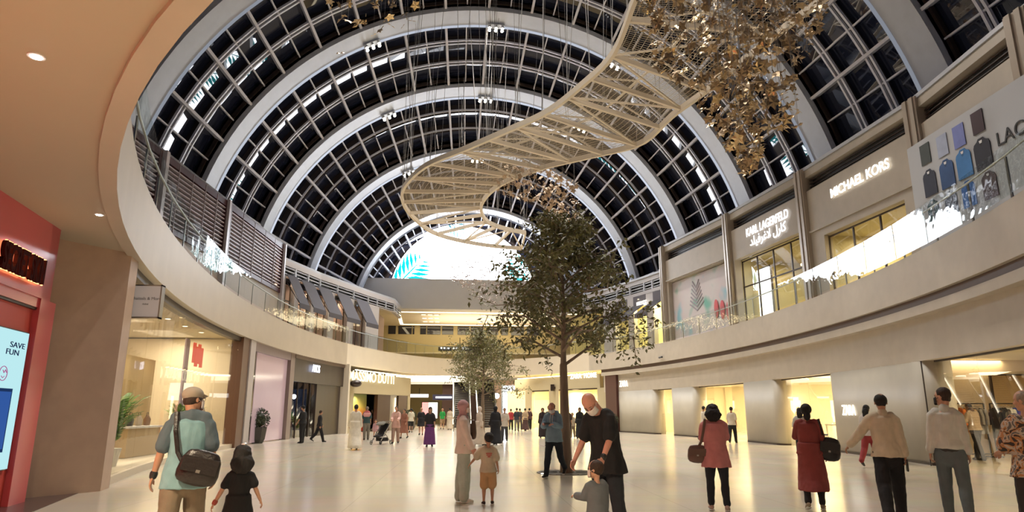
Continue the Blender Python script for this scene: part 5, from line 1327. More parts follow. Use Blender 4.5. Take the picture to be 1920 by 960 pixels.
# ================================================================= TREES
M_bark = mat('pale_brown_bark', (.27, .20, .15), .8, noise_=.3, nscale=6, bump=.5, bscale=25, stretch=(1, 1, .25)); M_leafd = mat('olive_tree_leaf', (.19, .185, .08), .5, noise_=.35, nscale=1.2); M_leafl = mat('light_tree_leaf', (.20, .20, .06), .5)
def tree(label, loc, H, R, zc0, nleaf, seed, trunk_r=.12, lean=(0, 0)):
    rnd = random.Random(seed); t = thing('indoor_tree', label, 'tree', loc)
    tr = MB(); br = MB(); tips = []
    fork = Vector((lean[0], lean[1], zc0)); tr.path([(0, 0, 0), (lean[0]*.3, lean[1]*.3, zc0*.35), (lean[0]*.7, lean[1]*.7, zc0*.7), fork], [trunk_r*1.25, trunk_r, trunk_r*.85, trunk_r*.75], 12)
    top = Vector((lean[0]*1.3, lean[1], H*.93)); tr.path([fork, fork.lerp(top, .35)+Vector((.05, .05, 0)), fork.lerp(top, .7), top], [trunk_r*.6, trunk_r*.42, trunk_r*.25, trunk_r*.08], 8)
    tr.build('trunk', M_bark, t, smooth=True)
    leaves = MB(); leaves2 = MB()
    for k in range(34):
        u = (k/34)**.8; z0 = zc0+(H*.9-zc0)*u*.92; a = k*2.4+rnd.uniform(-.3, .3); prof = 1.15-.4*abs(u-.12) if u < .45 else max(.3, 1.01-1.35*(u-.45))
        rr = R*max(.25, prof)*rnd.uniform(.75, 1.1); rise = (H-zc0)*rnd.uniform(.10, .22)*(1-.3*u)
        b0 = fork.lerp(top, max(0, (z0-zc0)/(top.z-zc0))); b1 = b0+Vector((cos(a)*rr*.5, sin(a)*rr*.5, rise*.8)); b2 = b0+Vector((cos(a)*rr, sin(a)*rr, rise*1.1-rr*.12))
        br.path([b0, b1, b2], [trunk_r*.32*(1-.5*u), trunk_r*.18, .008], 6)
        for m_ in range(9):
            s_ = rnd.uniform(.3, 1); c = b0.lerp(b1, s_*2) if s_ < .5 else b1.lerp(b2, s_*2-1)
            d = Vector((rnd.gauss(0, 1), rnd.gauss(0, 1), rnd.gauss(-.1, .7))).normalized(); e = c+d*R*rnd.uniform(.18, .42)
            br.path([c, (c+e)/2+Vector((0, 0, .05)), e], [.012, .008, .004], 4); tips.append((c, e))
    per = max(1, nleaf//len(tips))
    for c, e in tips:
        for q in range(per):
            p = c.lerp(e, rnd.uniform(.2, 1.15))+Vector((rnd.gauss(0, .08), rnd.gauss(0, .08), rnd.gauss(0, .08)))*R*.6
            d = Vector((rnd.gauss(0, 1), rnd.gauss(0, 1), rnd.gauss(-.7, .6))).normalized(); L = rnd.uniform(.10, .17)*(R/1.7)**.5; w_ = d.orthogonal().normalized(); w_.rotate(Matrix.Rotation(rnd.uniform(0, 6.3), 3, d)); w_ *= L*.24; nn = d.cross(w_).normalized()*L*.08
            (leaves2 if rnd.random() < .12 else leaves).quad(p, p+d*L*.45+w_+nn, p+d*L, p+d*L*.45-w_+nn)
    br.build('branches', M_bark, t); fo = leaves.build('foliage', M_leafd, t); leaves2.build('young_leaves', M_leafl, fo)
    return t
T1 = hz(1062, 886); H1_ = hy(1050, 372, T1.y).z
tree('tall slender leafy tree growing up behind the man in the blue hoodie', T1, H1_, 1.85, 2.65, 8500, 5, .13, (-.03, 0))
t = thing('tree_grate', 'round dark metal grate in the floor at the foot of the big tree', 'tree grate', T1); MB().lathe((0, 0, 0), [(.75, 0), (.75, .012), (.2, .012), (.2, 0)], 32).build('grate_ring', mat('grate_metal', (.10, .075, .05), .45, metal=.5), t)
b = MB(); 
for k in range(24): b.bar((.24*cos(k*pi/12), .24*sin(k*pi/12), .014), (.7*cos(k*pi/12), .7*sin(k*pi/12), .014), .02, .006)
b.build('grate_slots', M_black, t)
p = hz(1017, 889); t = thing('floor_uplight', 'small bright uplight sunk in the floor left of the big tree', 'floor light', p); MB().lathe((0, 0, 0), [(.06, 0), (.06, .012), (.04, .014)], 14).build('housing', M_metal, t); MB().lathe((0, 0, .008), [(.035, 0), (.035, .01)], 12).build('lens', emis('uplight_lens', (1, .9, .75), 12), t)
T2 = Vector((hy(905, 780, 47).x, 47, 0)); H2_ = hy(905, 612, 47).z
tree('smaller slender tree standing farther back in front of the escalators', T2, H2_, 2.7, 2.6, 7500, 9, .13)
# ================================================================= PEOPLE
SKIN = {'light': (.58, .32, .21), 'tan': (.45, .24, .15), 'brown': (.26, .13, .075), 'dark': (.10, .05, .03), 'pink': (.62, .30, .22)}
def skinm(k): return mat('skin_'+k, SKIN[k], .5, noise_=.05, nscale=30)
def clothm(col, pat=None):
    key = 'fabric_%02x%02x%02x' % tuple(int(max(0, min(1, c))*255) for c in col)
    return mat(key, col, .85, noise_=.10, nscale=7, bump=.15, bscale=140)
HAIR = {'black': (.012, .010, .010), 'brown': (.04, .022, .014), 'grey': (.22, .17, .13), 'ginger': (.12, .06, .035)}
def hairm(k): return mat('hair_'+k, HAIR[k], .75, noise_=.3, nscale=60, bump=.4, bscale=90, stretch=(1, 1, .15))
def dirv(side, pitch, ab):
    p, a = rad(pitch), rad(ab); return Vector((side*sin(a), sin(p)*cos(a), -cos(p)*cos(a)))
class Fig: pass
def skeleton(H, child=0., lean=0., legs=((0, 0), (0, 0)), arms=None, head=(0, 0), width=1., bow=0., arm_in=(0, 0)):
    """joint positions, figure facing +y; legs ((hip pitch, knee bend) right, left); arms ((pitch, abduct, elbow, forearm inward) right, left)"""
    f = Fig(); s = H/1.75; f.s = s; hk = 1+.42*child; f.hk = hk; f.w = width; f.H = H
    lk = 1-.10*child
    thigh, shin, foot = .43*s*lk, .415*s*lk, .085*s
    P = Vector((0, 0, 0)); f.pel = P; tor = (1.44-.93)*s*(1-.02*child)
    R = Matrix.Rotation(rad(-lean), 3, 'X'); R2 = Matrix.Rotation(rad(-lean-bow), 3, 'X')
    f.R = R; f.R2 = R2
    f.waist = P+R @ Vector((0, 0, .16*s)); f.chest = f.waist+R @ Vector((0, 0, .20*s)); f.neck = f.chest+R2 @ Vector((0, -.01*s, .19*s))
    f.shz = f.chest+R2 @ Vector((0, -.01*s, .135*s))
    hr = Matrix.Rotation(rad(-lean-bow-head[1]), 3, 'X'); yaw = Matrix.Rotation(rad(head[0]), 3, 'Z'); f.HR = hr @ yaw
    f.headc = f.neck+R2 @ Vector((0, .0, .03*s))+hr @ Vector((0, .02*s, .125*s*hk))
    f.hr_ = .118*s*hk   # half height of head
    f.leg = []
    for sd, (hp, kb) in zip((1, -1), legs):
        hip = Vector((sd*.088*s*width**.5, 0, -.02*s)); kn = hip+dirv(sd, hp, 2.5)*thigh; an = kn+dirv(sd, hp-kb, .5)*shin; f.leg.append([sd, hip, kn, an])
    mz = min(l[3].z for l in f.leg); lift = foot-mz
    for n_ in ('pel', 'waist', 'chest', 'neck', 'shz', 'headc'): setattr(f, n_, getattr(f, n_)+Vector((0, 0, lift)))
    for l in f.leg:
        for i in (1, 2, 3): l[i] = l[i]+Vector((0, 0, lift))
        l.append(max(0, l[3].z-foot))
    f.arm = []
    arms = arms or ((5, 8, 12, 0), (5, 8, 12, 0)); ua, fa = .285*s*(1-.06*child), .25*s*(1-.06*child)
    for sd, (p, ab, eb, inn) in zip((1, -1), arms):
        sh = f.shz+R2 @ Vector((sd*(.143*s*width**.6), 0, 0)); el_ = sh+dirv(sd, p, ab)*ua; d = dirv(sd, p+eb, ab-inn); wr = el_+d*fa; f.arm.append((sd, sh, el_, wr, d))
    return f
def foot_pts(f, l):
    """heel, ball, toe directions for a leg"""
    s = f.s; sd, hip, kn, an, up = l; ang = -min(1.1, up/(.17*s))*.9 if up > .02 else 0
    c, si = cos(ang), sin(ang); toe = Vector((sd*.02*s, .155*s*c, .155*s*si)); ball = Vector((sd*.012*s, .09*s*c, .09*s*si)); dn = Vector((0, .05*s*(-si if ang else 0), -.055*s*c))
    return an, ball, toe, dn
def head_shells(b, f, far):
    c, h, R = f.headc, f.hr_, f.HR
    n, m = (14, 10) if far else (22, 16)
    b.ell(c+R @ Vector((0, -.06*h, .22*h)), (.66*h, .80*h, .76*h), n, m, R)            # cranium
    b.ell(c+R @ Vector((0, .14*h, -.30*h)), (.52*h, .60*h, .66*h), n, m, R)            # face
    b.ell(c+R @ Vector((0, .42*h, -.72*h)), (.26*h, .24*h, .20*h), 12, 8, R)           # chin
    b.path([c+R @ Vector((0, .66*h, .12*h)), c+R @ Vector((0, .84*h, -.20*h)), c+R @ Vector((0, .80*h, -.26*h))], [.07*h, .13*h, .10*h], 8)   # nose
    for s_ in (-1, 1):
        b.ell(c+R @ Vector((s_*.66*h, -.05*h, -.12*h)), (.07*h, .15*h, .24*h), 8, 6, R)  # ears
        b.ell(c+R @ Vector((s_*.30*h, .58*h, .18*h)), (.22*h, .14*h, .08*h), 8, 6, R)   # brow
        b.ell(c+R @ Vector((s_*.34*h, .46*h, -.22*h)), (.2*h, .18*h, .2*h), 8, 6, R)  # cheek
    b.ell(c+R @ Vector((0, .68*h, -.46*h)), (.20*h, .10*h, .06*h), 8, 6, R)
    b.ell(c+R @ Vector((0, .66*h, -.54*h)), (.17*h, .10*h, .06*h), 8, 6, R)
def hand(b, f, arm, curl=35, point=False, scale=1.):
    sd, sh, el_, wr, d = arm; s = f.s*scale; fw = Vector((0, 1, 0)); 
    if abs(d.dot(fw)) > .8: fw = Vector((0, 0, 1))
    fw = (fw-d*d.dot(fw)).normalized(); pn = d.cross(fw).normalized()          # palm normal toward the body
    if pn.x*sd > 0: pn = -pn
    if abs(d.y) > .75: pn = Vector((0, 0, -1)); pn = (pn-d*d.dot(pn)).normalized(); fw = pn.cross(d); fw = fw if fw.x*sd < 0 else -fw
    pc = wr+d*.045*s
    b.path([wr-d*.01*s, wr+d*.03*s, wr+d*.075*s], [(.028*s, .020*s), (.040*s, .017*s), (.040*s, .014*s)], 12, fw)
    for i, (o_, L) in enumerate(((.030, .072), (.010, .080), (-.011, .074), (-.030, .058))):
        base = wr+d*.070*s+fw*o_*s; dd = d.copy(); pts = [base]; ax = d.cross(pn); cu = 4 if (point and i == 0) else curl
        for k, fr in enumerate((.42, .32, .26)):
            dd = (dd*cos(rad(cu*(.6+.3*k)))+pn*sin(rad(cu*(.6+.3*k)))).normalized(); pn2 = pn; pts.append(pts[-1]+dd*L*fr*s)
        b.path(pts, [.0095*s, .0088*s, .0080*s, .0068*s], 7)
    t0 = wr+d*.022*s+fw*.028*s; t1 = t0+(fw*.7+d*.7+pn*.3).normalized()*.036*s; t2 = t1+(d*.95+pn*.35+fw*.1).normalized()*.036*s
    b.path([t0-fw*.01*s, t1, t2], [.0135*s, .0108*s, .0085*s], 8)
def body(f, name, sk, far=False, hands=((30, False), (30, False)), feet=True):
    s = f.s; w = f.w; b = MB(); X = (1, 0, 0)
    b.path([f.pel-Vector((0, 0, .06*s)), f.pel+Vector((0, 0, .04*s)), f.waist, f.chest, f.shz, f.neck-f.R2 @ Vector((0, 0, .02*s))],
           [(.15*s*w, .105*s*w), (.155*s*w, .105*s*w), (.130*s*w, .09*s*w), (.150*s*w, .10*s*w), (.135*s*w, .075*s), (.06*s, .055*s)], 16, X)
    b.path([f.neck-f.R2 @ Vector((0, 0, .05*s)), f.neck+f.R2 @ Vector((0, .005, .02*s)), f.headc-f.HR @ Vector((0, .03*s, .04*s))], [.062*s, .052*s, .05*s], 12)
    head_shells(b, f, far)
    for (sd, sh, el_, wr, d), hd in zip(f.arm, hands):
        b.path([sh-Vector((sd*.03*s, 0, 0)), sh+(el_-sh)*.18, sh.lerp(el_, .6), el_, el_.lerp(wr, .3), wr], [.052*s, .050*s, .042*s, .036*s, .037*s, .024*s], 12)
        hand(b, f, (sd, sh, el_, wr, d), hd[0], hd[1], 1.0 if not far else 1.1)
    for l in f.leg:
        sd, hip, kn, an, up = l
        b.path([hip+Vector((0, 0, .03*s)), hip.lerp(kn, .35), kn-(kn-hip)*.1, kn, kn.lerp(an, .3), an.lerp(kn, .15), an], [.085*s*w, .078*s*w, .056*s, .052*s, .052*s*w**.5, .033*s, .034*s], 12)
        a_, ball, toe, dn = foot_pts(f, l)
        b.path([an+dn*.45-ball*.35, an+ball*.6+dn*.6, an+toe*.85+dn*.75], [(.03*s, .033*s), (.036*s, .026*s), (.034*s, .016*s)], 10, X)
    o = b.build(name, sk)
    vox = .0062*max(.8, s) if not far else .017
    baked(o, [('REMESH', dict(mode='VOXEL', voxel_size=vox, use_smooth_shade=True)), ('SMOOTH', dict(factor=.5, iterations=3 if not far else 1))])
    o.data.materials.clear(); o.data.materials.append(sk)
    for p in o.data.polygons: p.use_smooth = True
    return o
def fuse(b, name, m, parent, far, vox=.010, wr=.0075, fz=9., it=2, fold=None):
    o = b.build(name, m); baked(o, [('REMESH', dict(mode='VOXEL', voxel_size=vox if not far else .02, use_smooth_shade=True)), ('SMOOTH', dict(factor=.5, iterations=it))])
    me = o.data; me.materials.clear(); me.materials.append(m)
    if wr and not far:
        sd = random.uniform(0, 50); nor = [v.normal.copy() for v in me.vertices]
        for v, n_ in zip(me.vertices, nor):
            p = v.co; k = noise.noise(Vector((p.x*fz+sd, p.y*fz, p.z*fz*.45+p.x*3)))+.5*noise.noise(Vector((p.x*fz*2.3, p.y*fz*2.3+sd, p.z*fz*1.6)))
            v.co = p+n_*k*wr*1.4
    for p in me.polygons: p.use_smooth = True
    o.parent = parent; return o
def torso_garment(b, f, g, hem, flare=1., neck=True, front=0., belly=0.):
    """g thickness; hem distance below pelvis (positive down)"""
    s, w = f.s, f.w; X = (1, 0, 0); dn = f.R @ Vector((0, 0, -1))
    if hem > .0: bot = f.pel+Vector((0, 0, -hem))
    else: bot = f.pel+f.R @ Vector((0, 0, -hem))
    pts = [bot, f.pel.lerp(f.waist, .3) if hem > 0 else f.waist.lerp(f.pel, .5), f.waist+f.R @ Vector((0, belly*s*.3, 0)), f.chest, f.shz-f.R2 @ Vector((0, 0, .01*s)), f.neck-f.R2 @ Vector((0, 0, .035*s))]
    r = [(.190*s*w*flare+g*.7, .132*s*w*flare+g), (.172*s*w+g*.7, (.118+belly)*s*w+g), (.142*s*w+g, (.098+belly)*s*w+g), (.158*s*w+g, .105*s*w+g), (.140*s*w+g, .080*s*w+g), (.066*s+g*.5, .060*s+g*.5)]
    b.path(pts, r, 20, X, cap=False)
def sleeves(b, f, g, to, cuff=1., sides=(0, 1)):
    """to: 0..1 upper arm, 1..2 forearm"""
    s = f.s
    for i in sides:
        sd, sh, el_, wr, d = f.arm[i]
        st = sh-Vector((sd*.045*s, 0, -.002*s)); pts = [st, sh+(el_-sh)*.15]; r = [.050*s+g, .052*s+g]
        if to <= 1: pts.append(sh.lerp(el_, to)); r.append((.052*s+g)*cuff)
        else: pts += [sh.lerp(el_, .6), el_, el_.lerp(wr, (to-1)*.5), el_.lerp(wr, to-1)]; r += [.050*s+g, .045*s+g, .042*s+g, (.034*s+g)*cuff]
        b.path(pts, r, 12)
def trousers(f, m, parent, far, g=.010, to=2., loose=1., name='trousers', vox=.010, wr=.006, low=0):
    s, w = f.s, f.w; b = MB(); X = (1, 0, 0)
    b.path([f.pel-Vector((0, 0, .08*s)), f.pel+Vector((0, 0, .0)), f.pel+f.R @ Vector((0, 0, .07*s))], [(.150*s*w+g, .112*s*w+g), (.155*s*w+g, .108*s*w+g), (.147*s*w+g, .10*s*w+g)], 18, X)
    for sd, hip, kn, an, up in f.leg:
        pts = [hip+Vector((0, 0, .02*s)), hip.lerp(kn, .35), kn-(kn-hip)*.12]; r = [.090*s*w+g, .084*s*w+g, .062*s*loose+g]
        if to <= 1: pts = [hip+Vector((0, 0, .02*s)), hip.lerp(kn, .4), hip.lerp(kn, to)]; r = [.090*s*w+g, .086*s*w+g, .078*s*w*loose+g]
        else:
            e = kn.lerp(an, to-1); pts += [kn, kn.lerp(an, .35*(to-1)), kn.lerp(an, .8*(to-1)), e-Vector((0, 0, .02*s))*0]; r += [.058*s*loose+g, .057*s*loose*w**.4+g, .044*s*loose+g, .046*s*loose+g]
        b.path(pts, r, 14)
    return fuse(b, name, m, parent, far, vox, wr, 11.)
def shoes(f, m, sole, parent, far, big=1.):
    s = f.s; X = (1, 0, 0)
    for l in f.leg:
        an, ball, toe, dn = foot_pts(f, l); b = MB()
        b.path([an+dn*.42-ball*.42, an+dn*.25, an+ball*.7+dn*.5, an+toe*.98+dn*.8], [(.036*s*big, .036*s), (.040*s*big, .040*s), (.043*s*big, .032*s), (.036*s*big, .020*s)], 12, X)
        o = b.build('shoe', m, parent, smooth=True)
        k = MB(); k.path([an+dn*1.22-ball*.45, an+ball*.5+dn*1.22, an+toe*1.05+dn*1.22], [(.038*s*big, .014*s), (.044*s*big, .013*s), (.034*s*big, .011*s)], 12, X); k.build('sole', sole, o, smooth=True)
def hair_short(f, m, parent, k=1., back=.10, up=.20, top=1.):
    c, h, R = f.headc, f.hr_, f.HR; b = MB()
    b.ell(c+R @ Vector((0, -back*h-.06*h, (up+.06)*h)), (.72*h*k, .80*h*k, .80*h*top), 26, 18, R)
    b.ell(c+R @ Vector((0, -.32*h, -.15*h)), (.60*h*k, .50*h, .48*h), 20, 12, R)
    o = b.build('hair', m); nz(o, h*.035, 30); o.parent = parent; return o
def nz(o, a, fz):
    me = o.data; nor = [v.normal.copy() for v in me.vertices]
    for v, n_ in zip(me.vertices, nor): v.co = v.co+n_*a*noise.noise(v.co*fz)
    for p in me.polygons: p.use_smooth = True
def hair_long(f, m, parent, L=.28, wd=1., vol=1.):
    c, h, R = f.headc, f.hr_, f.HR; b = MB(); s = f.s
    b.ell(c+R @ Vector((0, -.12*h, .24*h)), (.76*h*vol, .84*h*vol, .82*h*vol), 24, 16, R)
    p0 = c+R @ Vector((0, -.35*h, .05*h)); p1 = c+Vector((0, -.02, 0))+R @ Vector((0, -.48*h, -.6*h)); p2 = p1+f.R @ Vector((0, -.02*s, -L*s*.6)); p3 = p1+f.R @ Vector((0, -.015*s, -L*s))
    b.path([p0, p1, p2, p3], [(.76*h*vol, .60*h*vol), (.80*h*wd*vol, .52*h*vol), (.66*h*wd*vol, .30*h*vol), (.42*h*wd*vol, .16*h)], 22, (1, 0, 0))
    o = fuse(b, 'hair', m, parent, False, .011, 0); nz(o, .010, 26); o.parent = parent; return o
def mask(f, m, parent):
    c, h, R = f.headc, f.hr_, f.HR; n, k = 14, 8; vs = []
    for j in range(k+1):
        v = -.92+j/k*.86
        for i in range(n+1):
            a = -1.25+2.5*i/n; x = .60*h*sin(a); y = (.24+.56*cos(a))*h+(.12*h*max(0, cos(a*1.2))*(1 if 0 < j < k else .6)); z = v*h*.9+(.06*h*abs(a)*(-1 if j == k else 1))
            vs.append(c+R @ Vector((x, y, z)))
    W = n+1; fs = [(j*W+i, j*W+i+1, (j+1)*W+i+1, (j+1)*W+i) for j in range(k) for i in range(n)]
    b = MB(); b.add(vs, fs)
    for s_ in (-1, 1): b.path([c+R @ Vector((s_*.57*h, .40*h, -.25*h)), c+R @ Vector((s_*.70*h, -.05*h, -.02*h))], .012*h, 4)
    o = b.build('face_mask', m, parent, smooth=True); md = o.modifiers.new('th', 'SOLIDIFY'); md.thickness = .004; return o
def eyes(f, parent, glasses=False):
    c, h, R = f.headc, f.hr_, f.HR
    for s_ in (-1, 1):
        o = MB().ell(c+R @ Vector((s_*.27*h, .655*h, .04*h)), (.10*h, .06*h, .055*h), 10, 6, R).build('eye', mat('eye_white', (.6, .55, .5), .2), parent, smooth=True)
        MB().ell(c+R @ Vector((s_*.27*h, .70*h, .04*h)), (.045*h, .03*h, .045*h), 8, 6, R).build('iris', mat('iris_dark', (.02, .012, .01), .1), o, smooth=True)
        MB().path([c+R @ Vector((s_*.12*h, .74*h, .20*h)), c+R @ Vector((s_*.30*h, .72*h, .25*h)), c+R @ Vector((s_*.46*h, .60*h, .18*h))], .022*h, 5).build('eyebrow', hairm('black'), parent)
    if glasses:
        b = MB()
        for s_ in (-1, 1):
            ring = [c+R @ Vector((s_*.30*h+.21*h*cos(a), .80*h, .03*h+.15*h*sin(a))) for a in [2*pi*i/14 for i in range(15)]]; b.path(ring, .018*h, 4)
            b.path([c+R @ Vector((s_*.50*h, .78*h, .08*h)), c+R @ Vector((s_*.72*h, .05*h, .04*h))], .018*h, 4)
        b.build('glasses', M_black, parent)
def skirt(f, m, parent, far, top='waist', to=.12, flare=1.6, name='skirt', g=.012, folds=9, famp=.05, wr=.003):
    """cone garment from the waist (or chest) to height `to` above the floor, following the legs"""
    s, w = f.s, f.w; z1 = {'waist': f.waist.z, 'chest': f.chest.z, 'hip': f.pel.z+.05*s}[top]; n, k = 48, 18
    kx = [(l[2], l[3], l[1]) for l in f.leg]; b = MB(); vs = []
    for j in range(k+1):
        u = j/k; z = z1+(to-z1)*u
        # centre and half extents of the two legs at this height
        def at(l):
            kn, an, hip = l
            if z >= hip.z: return hip
            if z >= kn.z: return hip.lerp(kn, (hip.z-z)/(hip.z-kn.z+1e-6))
            return kn.lerp(an, min(1, (kn.z-z)/(kn.z-an.z+1e-6)))
        a_, c_ = at(kx[0]), at(kx[1]); cx_, cy_ = (a_.x+c_.x)/2, (a_.y+c_.y)/2
        if z > f.pel.z: cy_ = f.pel.lerp(f.chest, (z-f.pel.z)/(f.chest.z-f.pel.z)).y
        rx = max(.145*s*w+g, abs(a_.x-c_.x)/2+.075*s+g)*(1+(flare-1)*u); ry = max(.13*s*w+g, abs(a_.y-c_.y)/2+.105*s+g)*(1+(flare-1)*u*.7)
        for i in range(n):
            t = 2*pi*i/n; q = 1+famp*u*sin(folds*t+2*sin(t*2))
            vs.append((cx_+rx*q*cos(t), cy_+ry*q*sin(t), z))
    fs = [(j*n+i, j*n+(i+1) % n, (j+1)*n+(i+1) % n, (j+1)*n+i) for j in range(k) for i in range(n)]+[tuple(range(n)), tuple(k*n+n-1-i for i in range(n))]
    b.add(vs, fs)
    return b
def place(o, x, y, face, z=0): o.location = (x, y, z); o.rotation_euler = (0, 0, rad(face)-math.atan2(x, y)); return o   # face 0: back to the camera
WS = mat('white_rubber_sole', (.75, .73, .70), .5); BS = mat('black_rubber_sole', (.015, .015, .015), .5)
def bag_sling(name, label, pts_strap, c, d, rz, m, tilt=0., cat='bag', parent=None, buckle=True):
    """bag as its own thing: body box softened, flap, strap, buckle"""
    t = thing(name, label, cat, c, rz); b = MB(); M = Matrix.Rotation(tilt, 3, 'Y')
    b.path([M @ Vector((0, 0, -d[2]/2*.8)), M @ Vector((0, 0, -d[2]*.2)), M @ Vector((0, 0, d[2]*.25)), M @ Vector((0, 0, d[2]/2*.9))], [(d[0]*.50, d[1]*.5), (d[0]*.52, d[1]*.55), (d[0]*.48, d[1]*.45), (d[0]*.40, d[1]*.3)], 16, (1, 0, 0)); b.build('bag_body', m, t, smooth=True)
    f_ = MB(); f_.box(M @ Vector((0, -d[1]*.42, d[2]*.08)), (d[0]*.86, d[1]*.35, d[2]*.5), 0, M); f_.build('flap', m, t)
    if buckle: MB().box(M @ Vector((0, -d[1]*.62, -d[2]*.12)), (d[0]*.10, .008, d[2]*.10), 0, M).build('clasp', M_metal, t)
    cs, sn = cos(-rz), sin(-rz); loc = []
    for p in pts_strap:
        q = Vector(p)-Vector(c); loc.append(Vector((q.x*cs-q.y*sn, q.x*sn+q.y*cs, q.z)))
    if loc: MB().path(loc, [(.020, .005)]*len(loc), 6, (1, 0, 0)).build('strap', m, t)
    return t
def W(f, o, p): return o.matrix_basis @ Vector(p)

# ---------- near figures; positions surveyed from the floor in the photograph
def at_d(px, d):
    """floor point in column px at camera depth d"""
    r = ray(px, 850); n_ = sqrt(r[0]**2+r[1]**2); X = (px-960); c, s_ = cos(YAW), sin(YAW); Xc, Yc = X*(d*cos(PIT)-.08)/Fp, d
    return Vector((Xc*c+Yc*s_, Yc*c-Xc*s_, 0))
faceaway = 0
# 1 man with cap
f = skeleton(1.72, lean=3, legs=((12, 6), (-12, 14)), arms=((-6, 14, 14, 6), (-2, 16, 10, 4)), head=(-52, 4), width=1.06); p = at_d(352, 6.6)
o = body(f, 'person', skinm('tan'), hands=((40, 0), (25, 0))); place(o, p.x, p.y, -4)
tag(o, 'man from behind in a beige cap and blue polo shirt with a black bag', 'person')
m1, m2 = clothm((.20, .36, .40)), clothm((.085, .12, .145))
b = MB(); torso_garment(b, f, .020, .13, 1.03, belly=.01); s_ = fuse(b, 'polo_shirt', m1, o, False)
b = MB(); sleeves(b, f, .018, .85, 1.12); b.path([f.shz-f.R2 @ Vector((.13, .0, 0)), f.shz+f.R2 @ Vector((0, -.018, .035)), f.shz+f.R2 @ Vector((.13, 0, 0))], [(.055, .085), (.06, .085), (.055, .085)], 14, (0, 1, 0)); fuse(b, 'shirt_sleeves', m2, o, False)
b = MB(); b.path([f.neck-Vector((0, 0, .045)), f.neck-Vector((0, 0, .005))], [.080, .068], 16); b.build('collar', m2, o, smooth=True)
trousers(f, clothm((.20, .155, .105)), o, False, .014, 2., 1.25); shoes(f, clothm((.05, .04, .03)), BS, o, False)
hair_short(f, hairm('brown'), o, .96, .02, .02, .8); eyes(f, o, True); mask(f, clothm((.55, .5, .5)), o)
c, h, R = f.headc, f.hr_, f.HR; b = MB(); b.ell(c+R @ Vector((0, -.10*h, .40*h)), (.76*h, .90*h, .66*h), 24, 16, R); b.path([c+R @ Vector((0, .6*h, .34*h)), c+R @ Vector((0, 1.10*h, .26*h))], [(.55*h, .06*h), (.40*h, .03*h)], 14, (1, 0, 0)); b.build('cap', clothm((.34, .29, .23)), o, smooth=True)
a = f.arm[1]; MB().path([a[3]-a[4]*.03, a[3]-a[4]*.005], [.036, .034], 14).build('wristband', M_black, o)
bp = W(f, o, f.pel+Vector((.13, -.20, .07))); st = [W(f, o, q) for q in (f.pel+Vector((-.02, -.185, .12)), f.waist+Vector((-.07, -.17, .05)), f.chest+Vector((-.11, -.155, .05)), f.shz+Vector((-.125, -.06, .085)), f.shz+Vector((-.115, .07, .075)))]
bag_sling('shoulder_bag', 'black leather messenger bag hanging at the hip of the man in the beige cap', st, bp, (.36, .12, .27), o.rotation_euler[2], mat('black_leather', (.018, .014, .014), .35, bump=.3, bscale=30), rad(14))
# 2 girl in black
f = skeleton(1.12, 1., width=.92, legs=((6, 4), (-6, 8)), arms=((8, 24, 10, 0), (-4, 26, 6, 0)), head=(5, 2)); p = at_d(456, 7.3)
o = body(f, 'person', skinm('light')); place(o, p.x, p.y, 2); tag(o, 'small girl seen from behind with long black hair in a black dress', 'person')
b = MB(); torso_garment(b, f, .020, .02, 1.06); sleeves(b, f, .010, .72, 1.12); bb = skirt(f, None, o, False, 'waist', .46, 1.25, g=.022, famp=.03); b.add(bb.v, bb.f); fuse(b, 'dress', clothm((.012, .012, .014)), o, False, .010)
hair_long(f, hairm('black'), o, .15, 1.3, 1.12); shoes(f, clothm((.4, .3, .3)), WS, o, False)
MB().ell(f.headc+Vector((.01, -.02, f.hr_*1.12)), (.03, .03, .022), 10, 6).build('hair_clip', mat('silver_clip', (.7, .7, .7), .3, metal=.6), o); a = f.arm[1]; MB().path([a[3]-a[4]*.02, a[3]-a[4]*.005], [.026, .026], 12).build('bracelet', clothm((.35, .08, .06)), o)
# 3 woman in pink hijab (side view, facing right)
P3_p = hz(868, 942)
f = skeleton(1.66, lean=-2, legs=((2, 2), (-3, 4)), arms=((14, 6, 10, 2), (4, 5, 22, 0)), head=(-8, 6)); o = body(f, 'person', skinm('pink')); place(o, P3_p.x, P3_p.y, -88)
tag(o, 'woman in a pink headscarf, cream top and pale jeans leading a small boy', 'person')
b = MB(); torso_garment(b, f, .03, .10, 1.08); sleeves(b, f, .022, 1.9, 1.15); fuse(b, 'cream_top', clothm((.78, .66, .58)), o, False, .011, .008)
trousers(f, clothm((.42, .47, .41)), o, False, .020, 1.98, 1.5, 'jeans', wr=.007); shoes(f, clothm((.62, .58, .52)), WS, o, False, 1.15); eyes(f, o)
def hijab(f, m, o, drape=.15):
    c, h, R = f.headc, f.hr_, f.HR; b = MB(); b.ell(c+R @ Vector((0, -.22*h, .16*h)), (.86*h, .92*h, .98*h), 24, 16, R); b.path([c+R @ Vector((0, -.15*h, -.3*h)), f.neck+Vector((0, 0, .02)), f.neck-Vector((0, 0, .07)), f.neck-Vector((0, 0, drape))], [(.72*h, .62*h), (.62*h, .58*h), (.95*h, .85*h), (1.25*h, .95*h)], 20, (1, 0, 0)); return fuse(b, 'headscarf', m, o, False, .010, .004)
hijab(f, clothm((.60, .36, .37)), o, .06); mask(f, clothm((.75, .68, .64)), o)
bp = W(f, o, f.waist+Vector((-.02, .17, .14))); st = [W(f, o, q) for q in (f.chest+Vector((.02, .18, .0)), f.shz+Vector((-.02, .10, .08)), f.shz+Vector((-.03, -.06, .075)), f.chest+Vector((-.02, -.16, .02)), f.chest+Vector((0, -.17, -.08)))]
